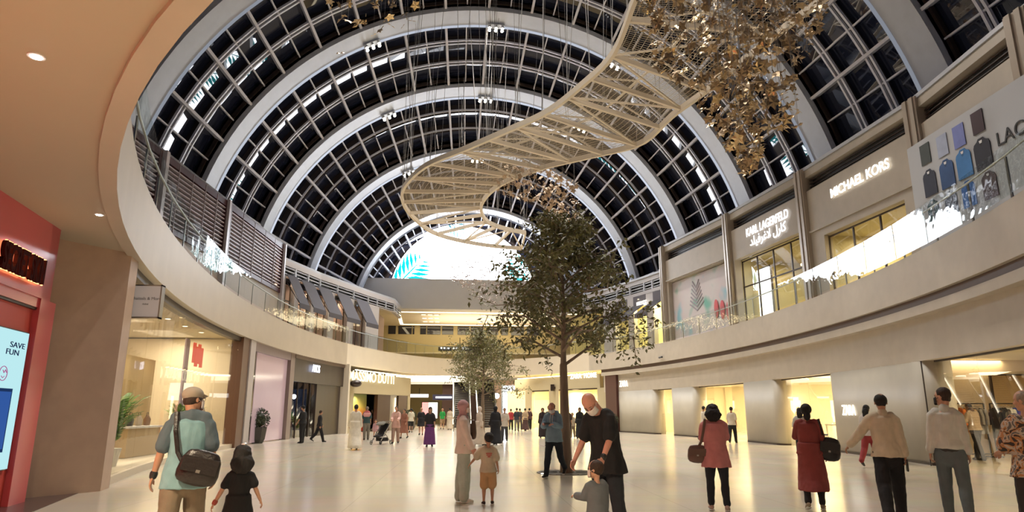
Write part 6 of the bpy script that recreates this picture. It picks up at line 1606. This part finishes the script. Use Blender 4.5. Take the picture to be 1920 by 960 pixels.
bag_sling('crossbody_bag', 'dark brown patterned bag on the chest of the woman in the pink headscarf', st, bp, (.16, .10, .30), o.rotation_euler[2], mat('brown_leather', (.09, .045, .03), .4), rad(0))
# 4 boy
f = skeleton(1.14, .9, legs=((3, 2), (-1, 2)), arms=((-5, 12, 12, 0), (14, 38, 6, 0)), head=(18, -4)); p = hz(915, 947); o = body(f, 'person', skinm('tan')); place(o, p.x, p.y, 4); tag(o, 'small boy seen from behind in a beige t-shirt with a red print and tan shorts', 'person')
b = MB(); torso_garment(b, f, .030, .05, 1.08); sleeves(b, f, .024, .85, 1.2); sh = fuse(b, 't_shirt', clothm((.52, .44, .32)), o, False)
trousers(f, clothm((.45, .27, .13)), o, False, .02, .92, 1.2, 'shorts'); shoes(f, clothm((.03, .02, .02)), WS, o, False, 1.1); hair_short(f, hairm('black'), o, 1.02, .10, .1)
def shirt_print(f, o, body_, z, y, size, m): return text('printed_lettering', body_, size, m, frame(z, (1, 0, 0)), o, .002)
pr = MB(); zc = f.chest.z
for (x, z, w_, h_) in ((0, .02, .10, .018), (.0, -.006, .085, .018), (.0, -.032, .045, .020)): pr.box((x, -.158, zc+z), (w_, .012, h_))
pr.build('shirt_print', clothm((.45, .10, .08)), o)
# 5 man in blue hoodie on his phone (facing the camera)
f = skeleton(1.75, lean=4, legs=((20, 4), (-14, 34)), arms=((24, 14, 80, 36), (24, 14, 78, 36)), head=(0, 24), bow=4); p = hz(1040, 895); o = body(f, 'person', skinm('pink'), hands=((50, 0), (50, 0))); place(o, p.x, p.y, 160); tag(o, 'man in a light blue hoodie walking towards the camera looking at his phone', 'person')
b = MB(); torso_garment(b, f, .035, .11, 1.02, belly=.012); sleeves(b, f, .026, 1.95, 1.1); hd = fuse(b, 'hoodie', clothm((.22, .33, .42)), o, False, .011, .009)
b = MB(); b.path([f.neck+Vector((.10, .04, -.03)), f.neck+Vector((.07, -.08, .0)), f.neck+Vector((-.07, -.08, 0)), f.neck+Vector((-.10, .04, -.03))], [.04, .06, .06, .04], 10); fuse(b, 'hood', clothm((.20, .31, .40)), o, False, .01, .004)
for x in (-.03, .03): MB().path([f.neck+Vector((x, .10, -.03)), f.chest+Vector((x, .165, .06)), f.chest+Vector((x, .165, -.06))], .006, 5).build('drawstring', WS, o)
trousers(f, clothm((.015, .022, .035)), o, False, .012, 1.98, 1.15, 'jeans'); shoes(f, clothm((.02, .02, .02)), WS, o, False); hair_short(f, hairm('ginger'), o, .96, .06, .12, .85); eyes(f, o); mask(f, clothm((.78, .76, .74)), o)
mid = (f.arm[0][3]+f.arm[1][3])/2+Vector((0, .07, .02)); q = W(f, o, mid); t = thing('mobile_phone', 'dark phone held by the man in the light blue hoodie', 'phone', q, o.rotation_euler[2]); MB().box((0, 0, 0), (.14, .075, .009), 0, Matrix.Rotation(.5, 3, 'X')).build('phone_case', M_black, t); MB().box((0, -.002, .006), (.125, .065, .002), 0, Matrix.Rotation(.5, 3, 'X')).build('phone_screen', mat('phone_screen_dark', (.03, .04, .06), .1), t)
# 6 bald man in black t-shirt bending over the small boy (facing left-front)
f = skeleton(1.80, lean=8, legs=((2, 4), (-4, 6)), arms=((12, 9, 16, 0), (18, 12, 20, 8)), head=(14, 26), bow=24, width=1.0); p = at_d(1137, 8.0); o = body(f, 'person', skinm('pink'), hands=((45, 0), (45, 0))); place(o, p.x, p.y, 142); tag(o, 'bald man in a loose black t-shirt and white mask looking down at a small boy', 'person')
b = MB(); torso_garment(b, f, .035, .16, 1.18, belly=.01); sleeves(b, f, .018, .85, 1.12); fuse(b, 't_shirt', clothm((.014, .012, .014)), o, False, .011, .009)
trousers(f, clothm((.02, .024, .032)), o, False, .012, 1.98, 1.15, 'jeans'); shoes(f, clothm((.02, .02, .02)), WS, o, False); eyes(f, o); mask(f, clothm((.80, .77, .74)), o)
a = f.arm[1]; MB().path([a[3]-a[4]*.035, a[3]-a[4]*.01], [.034, .033], 14).build('wristwatch', M_black, o)
# 7 boy in grey top
f = skeleton(.98, 1.1, legs=((2, 2), (-2, 2)), arms=((8, 6, 10, 0), (28, 14, 62, 0)), head=(38, 6), width=1.05); p = at_d(1117, 7.3); o = body(f, 'person', skinm('light'), hands=((30, 0), (40, 1))); place(o, p.x, p.y, 28); tag(o, 'small dark-haired boy in a washed grey sweatshirt pointing to the left', 'person')
b = MB(); torso_garment(b, f, .024, .035, 1.03); sleeves(b, f, .020, 1.9, 1.1); fuse(b, 'sweatshirt', clothm((.13, .145, .16)), o, False, .009, .006)
trousers(f, clothm((.085, .11, .12)), o, False, .015, 1.95, 1.3, 'jeans', .009); shoes(f, clothm((.1, .1, .1)), WS, o, False); hair_short(f, hairm('brown'), o, 1.04, .08, .12); eyes(f, o); mask(f, clothm((.75, .65, .6)), o)
# 8 woman in pink tunic
f = skeleton(1.60, lean=3, legs=((-16, 8), (12, 5)), arms=((34, 10, 80, 10), (24, 10, 70, 14)), head=(0, 16), width=1.08, bow=6); p = hz(1349, 960); o = body(f, 'person', skinm('brown')); place(o, p.x, p.y, 3); tag(o, 'woman seen from behind with big dark hair, a salmon pink tunic and dark trousers', 'person')
b = MB(); torso_garment(b, f, .028, .20, 1.12); sleeves(b, f, .022, 1.5, 1.1); fuse(b, 'tunic', clothm((.58, .22, .22)), o, False, .011, .007)
trousers(f, clothm((.018, .02, .026)), o, False, .010, 1.88, 1.05); shoes(f, clothm((.5, .35, .3)), WS, o, False); hair_long(f, hairm('black'), o, .10, 1.25, 1.24)
bp = W(f, o, f.pel+Vector((-.27, -.02, .00))); st = [W(f, o, q) for q in (f.pel+Vector((-.24, -.04, .12)), f.waist+Vector((-.20, -.10, .05)), f.chest+Vector((-.17, -.125, .0)), f.shz+Vector((-.13, -.09, .065)), f.shz+Vector((-.12, .04, .075)))]
bag_sling('handbag', 'brown trapezoid handbag hanging beside the woman in the salmon pink tunic', st, bp, (.30, .12, .22), o.rotation_euler[2], mat('brown_taupe_leather', (.14, .075, .055), .4), 0)
# 9 woman in maroon dress
f = skeleton(1.60, lean=1, legs=((6, 4), (-14, 12)), arms=((0, 10, 12, 0), (30, 12, 60, 12)), head=(-10, 4), width=1.12); p = hz(1530, 957); o = body(f, 'person', skinm('tan')); place(o, p.x, p.y, 2); tag(o, 'woman seen from behind in a long maroon dress with tied dark hair', 'person')
mm = clothm((.27, .055, .05)); b = MB(); torso_garment(b, f, .020, .02, 1.02); bb = skirt(f, None, o, False, 'waist', .30, 1.12, g=.03, famp=.03, folds=7); b.add(bb.v, bb.f); b.path([f.shz-Vector((.14, 0, 0)), f.shz+Vector((.14, 0, 0))], .055, 12); fuse(b, 'dress', mm, o, False, .011, .007)
b = MB(); sleeves(b, f, .016, 1.6, 1.1); fuse(b, 'sleeves', mm, o, False, .010, .004); trousers(f, clothm((.02, .018, .02)), o, False, .008, 1.9, 1., 'leggings'); shoes(f, clothm((.35, .28, .2)), WS, o, False); hair_short(f, hairm('black'), o, 1.1, .08, .16, 1.02)
b = MB(); b.ell(f.headc+Vector((0, -f.hr_*.75, -f.hr_*.75)), (.055, .045, .075), 14, 10); b.build('hair_bun', hairm('black'), o, smooth=True)
bp = W(f, o, f.pel+Vector((.28, -.02, .06))); st = [W(f, o, q) for q in (f.pel+Vector((.24, -.04, .28)), f.chest+Vector((.20, -.08, -.06)), f.shz+Vector((.16, -.05, .06)), f.chest+Vector((.20, .10, -.06)), f.pel+Vector((.28, .04, .27)))]
bag_sling('handbag', 'black leather tote bag on the shoulder of the woman in the maroon dress', st, bp, (.32, .14, .30), o.rotation_euler[2], mat('black_leather', (0, 0, 0)), rad(10))
# 10 man in cream shirt, black trousers
f = skeleton(1.76, lean=4, legs=((18, 4), (-22, 16)), arms=((-10, 8, 14, 2), (16, 36, 12, 0)), head=(0, 0), width=.98); p = at_d(1660, 9.7); o = body(f, 'person', skinm('tan'), hands=((45, 0), (35, 0))); place(o, p.x, p.y, 6); tag(o, 'man seen from behind in a cream long-sleeved shirt and black trousers, walking', 'person')
b = MB(); torso_garment(b, f, .026, .05, 1.04, belly=.015); sleeves(b, f, .022, 1.86, 1.1); fuse(b, 'shirt', clothm((.62, .53, .39)), o, False, .011, .009); b = MB(); b.path([f.neck-Vector((0, 0, .045)), f.neck+Vector((0, -.005, .005))], [.078, .066], 16); b.build('collar', clothm((.62, .53, .39)), o, smooth=True)
trousers(f, clothm((.012, .010, .012)), o, False, .016, 1.98, 1.25); shoes(f, clothm((.02, .015, .015)), BS, o, False); hair_short(f, hairm('black'), o, 1.0, .06, .14, .92)
q = W(f, o, f.arm[0][3]+f.arm[0][4]*.12); t = thing('mobile_phone', 'black phone in the right hand of the man in the cream shirt', 'phone', q, o.rotation_euler[2]); MB().box((0, 0, 0), (.02, .12, .16)).build('phone_case', M_black, t); MB().box((.012, 0, 0), (.003, .10, .14)).build('phone_screen', mat('phone_screen_dark', (0, 0, 0)), t)
# 11 man in white shirt and grey jeans
f = skeleton(1.80, lean=2, legs=((-14, 8), (10, 3)), arms=((-4, 6, 14, 0), (-2, 9, 18, 0)), head=(62, 4), width=.94); p = at_d(1778, 9.3); o = body(f, 'person', skinm('light'), hands=((35, 0), (50, 0))); place(o, p.x, p.y, 0); tag(o, 'man in a white shirt and grey jeans with a black mask, head turned left', 'person')
b = MB(); torso_garment(b, f, .024, -.035, .86); sleeves(b, f, .020, 1.75, 1.25); fuse(b, 'shirt', clothm((.66, .66, .60)), o, False, .011, .009); b = MB(); b.path([f.neck-Vector((0, 0, .045)), f.neck+Vector((0, -.005, .01))], [.076, .064], 16); b.build('collar', clothm((.66, .66, .60)), o, smooth=True)
trousers(f, clothm((.12, .15, .16)), o, False, .010, 1.98, 1.12, 'jeans', wr=.005); shoes(f, clothm((.3, .3, .3)), WS, o, False); hair_short(f, hairm('brown'), o, .98, .10, .26, 1.0); eyes(f, o); mask(f, clothm((.02, .018, .02)), o); MB().path([f.pel+f.R @ Vector((0, 0, .055)), f.pel+f.R @ Vector((0, 0, .085))], [(.170, .125), (.168, .122)], 22, (1, 0, 0)).build('belt', M_black, o)
q = W(f, o, f.arm[1][3]+f.arm[1][4]*.10); t = thing('mobile_phone', 'phone with a light screen in the left hand of the man in the white shirt', 'phone', q, o.rotation_euler[2]); MB().box((0, 0, 0), (.012, .08, .15)).build('phone_case', M_black, t); MB().box((-.007, 0, 0), (.003, .07, .135)).build('phone_screen', mat('phone_light', (.6, .6, .7), .2), t)
# 12 man in patterned shirt at the right edge
def camo():
    m = bpy.data.materials.new('patterned_fabric'); m.use_nodes = True; nt = m.node_tree; b = nt.nodes['Principled BSDF']; tc = nt.nodes.new('ShaderNodeTexCoord'); n = nt.nodes.new('ShaderNodeTexNoise'); n.inputs['Scale'].default_value = 11; n.inputs['Detail'].default_value = 2; n.inputs['Distortion'].default_value = 1.5
    nt.links.new(tc.outputs['Object'], n.inputs['Vector']); r = nt.nodes.new('ShaderNodeValToRGB'); cr_ = r.color_ramp; cr_.interpolation = 'CONSTANT'; cr_.elements[0].color = (.03, .022, .02, 1); cr_.elements[1].position = .43; cr_.elements[1].color = (.36, .16, .06, 1); e = cr_.elements.new(.52); e.color = (.40, .33, .27, 1); e = cr_.elements.new(.62); e.color = (.10, .09, .09, 1)
    nt.links.new(n.outputs['Fac'], r.inputs[0]); nt.links.new(r.outputs[0], b.inputs['Base Color']); b.inputs['Roughness'].default_value = .8; return m
f = skeleton(1.72, lean=2, legs=((-12, 8), (14, 4)), arms=((-8, 10, 16, 0), (14, 12, 60, 10)), head=(48, 2), width=1.1); p = at_d(1936, 7.2); o = body(f, 'person', skinm('tan')); place(o, p.x, p.y, 16); tag(o, 'man at the right edge in an orange, black and grey patterned shirt', 'person')
b = MB(); torso_garment(b, f, .035, .08, 1.08, belly=.02); sleeves(b, f, .028, .95, 1.2); fuse(b, 'patterned_shirt', camo(), o, False, .011, .009); trousers(f, clothm((.02, .018, .02)), o, False, .014, 1.98, 1.2); shoes(f, clothm((.02, .02, .02)), BS, o, False); hair_short(f, hairm('grey'), o, .98, .08, .16, .9)
# 13 browsing man inside the store
f = skeleton(1.80, lean=3, legs=((16, 6), (-14, 4)), arms=((16, 8, 30, 6), (22, 10, 40, 10)), head=(15, 26), bow=4, width=1.04); p = hz(1838, 864); o = body(f, 'person', skinm('dark')); place(o, p.x, p.y, 48); tag(o, 'man in a beige t-shirt and black trousers browsing between the two clothes racks', 'person')
b = MB(); torso_garment(b, f, .03, .04, 1.05); sleeves(b, f, .024, .9, 1.2); fuse(b, 't_shirt', clothm((.36, .27, .18)), o, False, .012, .007); trousers(f, clothm((.018, .016, .018)), o, False, .014, 1.98, 1.2); shoes(f, clothm((.02, .015, .015)), BS, o, False); hair_short(f, hairm('black'), o, .94, .04, .1, .85)
# ---------- distant figures
def simple(label, px, py, H, face, top, bottom, hair='black', skin='tan', kind='shirt', legs=None, arms=None, child=0, w=1., bcol=None, sleeve=.9, hem=.06, shoe=(.03, .03, .03), tall=None, loc=None, hk=None):
    f = skeleton(H, child, 2, legs or ((14, 4), (-14, 12)), arms or ((-8, 9, 14, 2), (8, 9, 20, 2)), (0, 4), w); p = loc or hz(px, py)
    o = body(f, 'person', skinm(skin), far=True); place(o, p.x, p.y, face); tag(o, label, 'person')
    if kind == 'robe':
        b = MB(); torso_garment(b, f, .03, .05, 1.1); sleeves(b, f, .03, 1.92, 1.3); bb = skirt(f, None, o, True, 'waist', .07, 1.15, g=.05, famp=.02); b.add(bb.v, bb.f); fuse(b, 'robe', clothm(top), o, True)
    elif kind == 'dress':
        b = MB(); torso_garment(b, f, .025, .05, 1.1); sleeves(b, f, .022, sleeve, 1.2); bb = skirt(f, None, o, True, 'waist', bcol or .5, 1.2, g=.03, famp=.03); b.add(bb.v, bb.f); fuse(b, 'dress', clothm(top), o, True)
    else:
        b = MB(); torso_garment(b, f, .028, hem, 1.08); sleeves(b, f, .024, sleeve, 1.15); fuse(b, 'shirt', clothm(top), o, True)
        if kind == 'skirt': b = skirt(f, None, o, True, 'hip', .10, 1.25, g=.03); fuse(b, 'long_skirt', clothm(bottom), o, True)
        else: trousers(f, clothm(bottom), o, True, .018, .85 if kind == 'shorts' else 1.96, 1.2, 'shorts' if kind == 'shorts' else 'trousers')
    if kind != 'robe' or H < 1.7: pass
    shoes(f, clothm(shoe), BS, o, True)
    if hair == 'scarf': hijab(f, clothm(hk or top), o, .2)
    elif hair == 'long': hair_long(f, hairm('black'), o, .22)
    elif hair: hair_short(f, hairm(hair), o, 1.02)
    return f, o
BK = (.014, .012, .014)
f, o = simple('man seen from behind in a long white robe walking away on the left', 664, 843, 1.76, 6, (.68, .62, .52), None, kind='robe', legs=((14, 4), (-18, 22)))
simple('man in a teal and red striped shirt and grey trousers by the dark maroon wall', 686, 825, 1.72, 10, (.035, .075, .085), (.20, .18, .15), 'grey', legs=((2, 2), (-4, 4)), sleeve=.9)
sh_ = [c_ for c_ in COL.objects if c_.name.startswith('person')][-1]
MB().path([(0, 0, 1.33), (0, 0, 1.42)], [(.215, .15), (.17, .12)], 18, (1, 0, 0)).build('red_shirt_yoke', clothm((.45, .10, .11)), sh_); MB().path([(0, 0, 1.30), (0, 0, 1.33)], [(.22, .155), (.22, .155)], 18, (1, 0, 0)).build('pink_stripe', clothm((.7, .35, .35)), sh_)
simple('little girl in a pale pink coat next to the pushchair', 703, 824, 1.05, 180, (.60, .36, .38), BK, 'brown', 'light', 'dress', child=.9, bcol=.42, sleeve=1.8)
f, o = simple('woman in a pale pink tunic pushing a black pushchair', 741, 832, 1.72, 172, (.68, .42, .36), (.45, .30, .24), 'brown', 'light', legs=((8, 4), (-8, 8)), arms=((30, 6, 40, 12), (30, 6, 40, 12)), hem=.2, sleeve=1.9)
simple('woman in a rust brown dress standing behind the woman with the pushchair', 757, 822, 1.62, 150, (.30, .13, .085), None, 'brown', 'tan', 'dress', bcol=.3, sleeve=1.6)
simple('person in a loose white t-shirt and black shorts beside the brown shopfront', 770, 811, 1.70, 8, (.58, .54, .42), BK, kind='shorts', hem=.12)
simple('person in a black knee-length dress walking away left of the purple skirt', 789, 816, 1.72, 5, BK, None, None, kind='dress', bcol=.55, w=1.1)
simple('woman in a black top and long purple skirt with black hair', 805, 838, 1.66, 178, BK, (.14, .035, .17), 'long', kind='skirt', legs=((4, 2), (-4, 4)), w=1.05)
simple('person in a bright green t-shirt and shorts walking away in the far corridor', 829, 805, 1.74, 0, (.02, .30, .06), (.30, .20, .12), None, kind='shorts')
simple('man in a long beige robe left of the escalators', 843, 806, 1.76, 5, (.50, .42, .32), None, kind='robe')
simple('person in a long white robe behind the woman in the pink headscarf', 898, 836, 1.70, -60, (.62, .52, .44), None, 'scarf', kind='robe', hk=(.66, .56, .5))
simple('woman in a long black robe and headscarf standing left of the big tree', 929, 834, 1.72, 20, (.012, .012, .016), None, 'scarf', kind='robe', w=1.1)
simple('person in a white t-shirt walking forward right of the woman in black', 946, 828, 1.66, 178, (.66, .60, .54), (.06, .06, .07), 'grey', arms=((10, 10, 70, 20), (6, 10, 20, 0)), hem=.14)
simple('person in a red top in the distant crowd right of the escalators', 958, 807, 1.68, 0, (.38, .035, .04), BK)
simple('person in a dark jacket and grey trousers in the distant crowd', 969, 809, 1.74, 0, (.025, .03, .04), (.16, .15, .13))
simple('person in a charcoal top in the distant crowd under the backlit shopfront', 975, 806, 1.72, 0, (.05, .04, .05), (.10, .09, .09))
simple('person in a beige coat with a dark skirt in front of the golden shop window', 985, 808, 1.72, 20, (.42, .31, .2), (.06, .025, .02), kind='skirt')
simple('person in dark maroon clothes at the left end of the golden shop window', 993, 806, 1.74, 10, (.05, .02, .025), BK)
simple('woman in black robe walking at the left of the man in the blue hoodie', 1018, 821, 1.68, 175, (.03, .018, .02), None, 'scarf', kind='robe')
simple('man in a grey t-shirt left of the man in the blue hoodie', 1031, 836, 1.75, 170, (.10, .11, .12), BK)
simple('boy in a white t-shirt in front of the bright home store', 1074, 821, 1.40, 175, (.62, .54, .42), (.28, .22, .16), child=.4)
simple('woman in a black abaya to the left of the bald man', 1088, 822, 1.70, 170, BK, None, 'scarf', kind='robe')
simple('dark-clothed person partly behind the trunk of the big tree', 1065, 826, 1.66, 10, (.05, .035, .03), BK, 'long')
simple('person in dark clothes standing at the oxblood wall behind the bald man', 1131, 812, 1.70, 160, (.12, .03, .03), BK)
simple('man in black standing with his arms down in front of the dark shop window', 565, 831, 1.76, 60, BK, BK, legs=((2, 2), (-2, 2)), w=1.05)
simple('person in black walking right in front of the dark shop window', 597, 829, 1.55, -80, BK, BK, 'brown', legs=((18, 4), (-18, 25)), sleeve=1.9)
simple('man in a white shirt with a black backpack strap inside the bright store opening', 1322, 826, 1.76, -60, (.62, .56, .46), BK, loc=hz(1322, 826))
simple('person in a white t-shirt and black trousers standing inside the bright store opening', 1375, 831, 1.70, -10, (.66, .60, .50), BK)
simple('woman in a white top and red trousers walking away near the pale curved pier', 1636, 876, 1.66, -25, (.66, .60, .56), (.34, .045, .05), 'long', legs=((10, 4), (-18, 20)))
simple('dark-haired man half hidden behind the man in the cream shirt', 1668, 868, 1.72, 170, (.5, .42, .36), BK, loc=hz(1668, 868))
simple('woman in a white top half hidden in front of the woman in the maroon dress', 1508, 868, 1.60, 0, (.6, .57, .52), BK, 'long')
# shoppers on the upper level
for px, dy, lab, col in ((762, 64.5, 'shopper leaning at the far upper balustrade, the left one', (.5, .42, .3)), (703, 55.5, 'shopper standing at the far upper balustrade near the awnings', (.06, .05, .05))):
    q = hy(px, 655, dy); simple(lab, 0, 0, 1.6, 170, col, BK, loc=Vector((q.x, q.y, TOP-.05)))
# pushchair
t = thing('pushchair', 'black folding pushchair pushed by the woman in pale pink', 'pushchair', hz(719, 832)+Vector((-.1, -.45, 0)), rad(150)); b = MB()
for s_ in (-1, 1):
    b.bar((s_*.24, -.45, 1.02), (s_*.24, .35, .12), .03, .03); b.bar((s_*.24, .05, .55), (s_*.26, -.42, .1), .03, .03)
b.bar((-.24, -.45, 1.02), (.24, -.45, 1.02), .03, .03); b.build('frame', mat('silver_tube', (.6, .6, .6), .3, metal=.7), t)
MB().path([(0, .30, .36), (0, 0, .40), (0, -.18, .62), (0, -.30, .9)], [(.22, .05), (.24, .06), (.24, .06), (.22, .05)], 12, (1, 0, 0)).build('seat', mat('black_pram_cloth', (.02, .018, .02), .8), t, smooth=True)
MB().path([(0, -.28, .95), (0, -.05, .98), (0, .12, .88)], [(.24, .03), (.25, .05), (.24, .03)], 12, (1, 0, 0)).build('canopy', mat('grey_pram_cloth', (.16, .15, .12), .8), t, smooth=True)
MB().box((0, -.12, .22), (.40, .42, .16)).build('basket', mat('black_pram_cloth', (0, 0, 0)), t)
for x, y in ((-.26, .36), (.26, .36), (-.28, -.42), (.28, -.42)):
    wv_ = MB(); ring = [(x, y+.08*cos(a), .09+.08*sin(a)) for a in [2*pi*i/14 for i in range(15)]]; wv_.path(ring, .016, 6); wv_.bar((x-.02, y, .09), (x+.02, y, .09), .03, .03); wv_.build('wheel', BS, t)
# ================================================================= LIGHTS
WARM = (1, .80, .55); NEUT = (1, .93, .84)
EXTRA = []  # clusters added above the frame to put more light on the near floor
for k, a, lab in ((1, 98, 'on the first visible arch above the camera, left of its crown'), (1, 76, 'on the first visible arch above the camera, right of its crown'), (0, 90, 'at the crown of the nearest arch, above the frame'), (2, 62, 'on the right shoulder of the arch above the gold leaves')):
    p = vp(RR[k]-.25, rad(a), RY[k]-.15); g = copy_tree([o for o in COL.objects if o.name == 'seen_or_added_spotlight_cluster'][0]); g.location = p; g.rotation_euler = (0, pi/2-rad(a), 0); g['label'] = 'added unseen spotlight cluster '+lab; EXTRA.append(p)
for i, p in enumerate(spot_pts+EXTRA):
    ty = p.y-3 if i < len(spot_pts) else (14 if i % 2 else 20)
    spot('arch_spotlight', p+Vector((0, -.2, -.3)), (p.x*.5+1.5, ty, 0), 8000, NEUT, 100, 1., .5)
for x, y, e in ((-3.5, 3.5, 380), (1.5, 0.5, 330), (7.5, 3, 330), (13, 8, 330), (-6.0, 5.0, 110)):
    area('soffit_downlight', (x, y, SOF-.03), .35, e, WARM, None, .35, spread=rad(150))
for y, e in ((47, 600), (40.5, 600), (35, 750), (29, 750), (24, 600)):
    p = ely(y, 1, 4.6); area('store_panel', (p.x, p.y, 3.27), 2.2, e, (1, .80, .44), None, 3.5)
for y, e in ((16.5, 300), (11.5, 240)):
    p = ely(y, 1, 4.2); area('store_panel', (p.x, p.y, 3.27), 1.6, e, (1, .80, .50), None, 2.5)
for y in (18, 24, 29): p = ely(y, -1, 3.0); area('store_panel', (p.x, p.y, SOF-.05), 1.5, 260, (1, .86, .62), None, 2.5)
for A, B, z, e in ((UR[2], UR[3], 9.4, 420), (UR[3], UR[4], 10.0, 420)):
    p = P3(A, B, (B-A).length*.5, z, -2.4); area('upper_store_panel', p, 2, e, (1, .84, .52), None, 4)
for y in (47.8, 51.5): area('upper_store_panel', (16.3 if y < 50 else 15.2, y, 10.1), 1, 330, (1, .88, .5), None, 2)
for y in (45, 49, 53): area('upper_store_panel', (ALF[1].x-1.0+ (y-48.4)*.37, y, 9.9), 1, 90, (1, .75, .5), None, 2)
area('upper_far_panel', (4, 71, 10.95), 12, 700, (1, .85, .55), None, 6)
area('upper_far_fill', (4, 71, 9.0), 12, 700, (1, .85, .6), (4, 71, 11), 6)  # added unseen uplight hanging below the far ceiling, put in to brighten it
area('corridor_panel', (-1.6, 66, SOF-.12), 5, 700, (1, .86, .62), None, 8)
area('corridor_panel', (6, 64, SOF-.12), 4, 500, (1, .86, .62), None, 6)
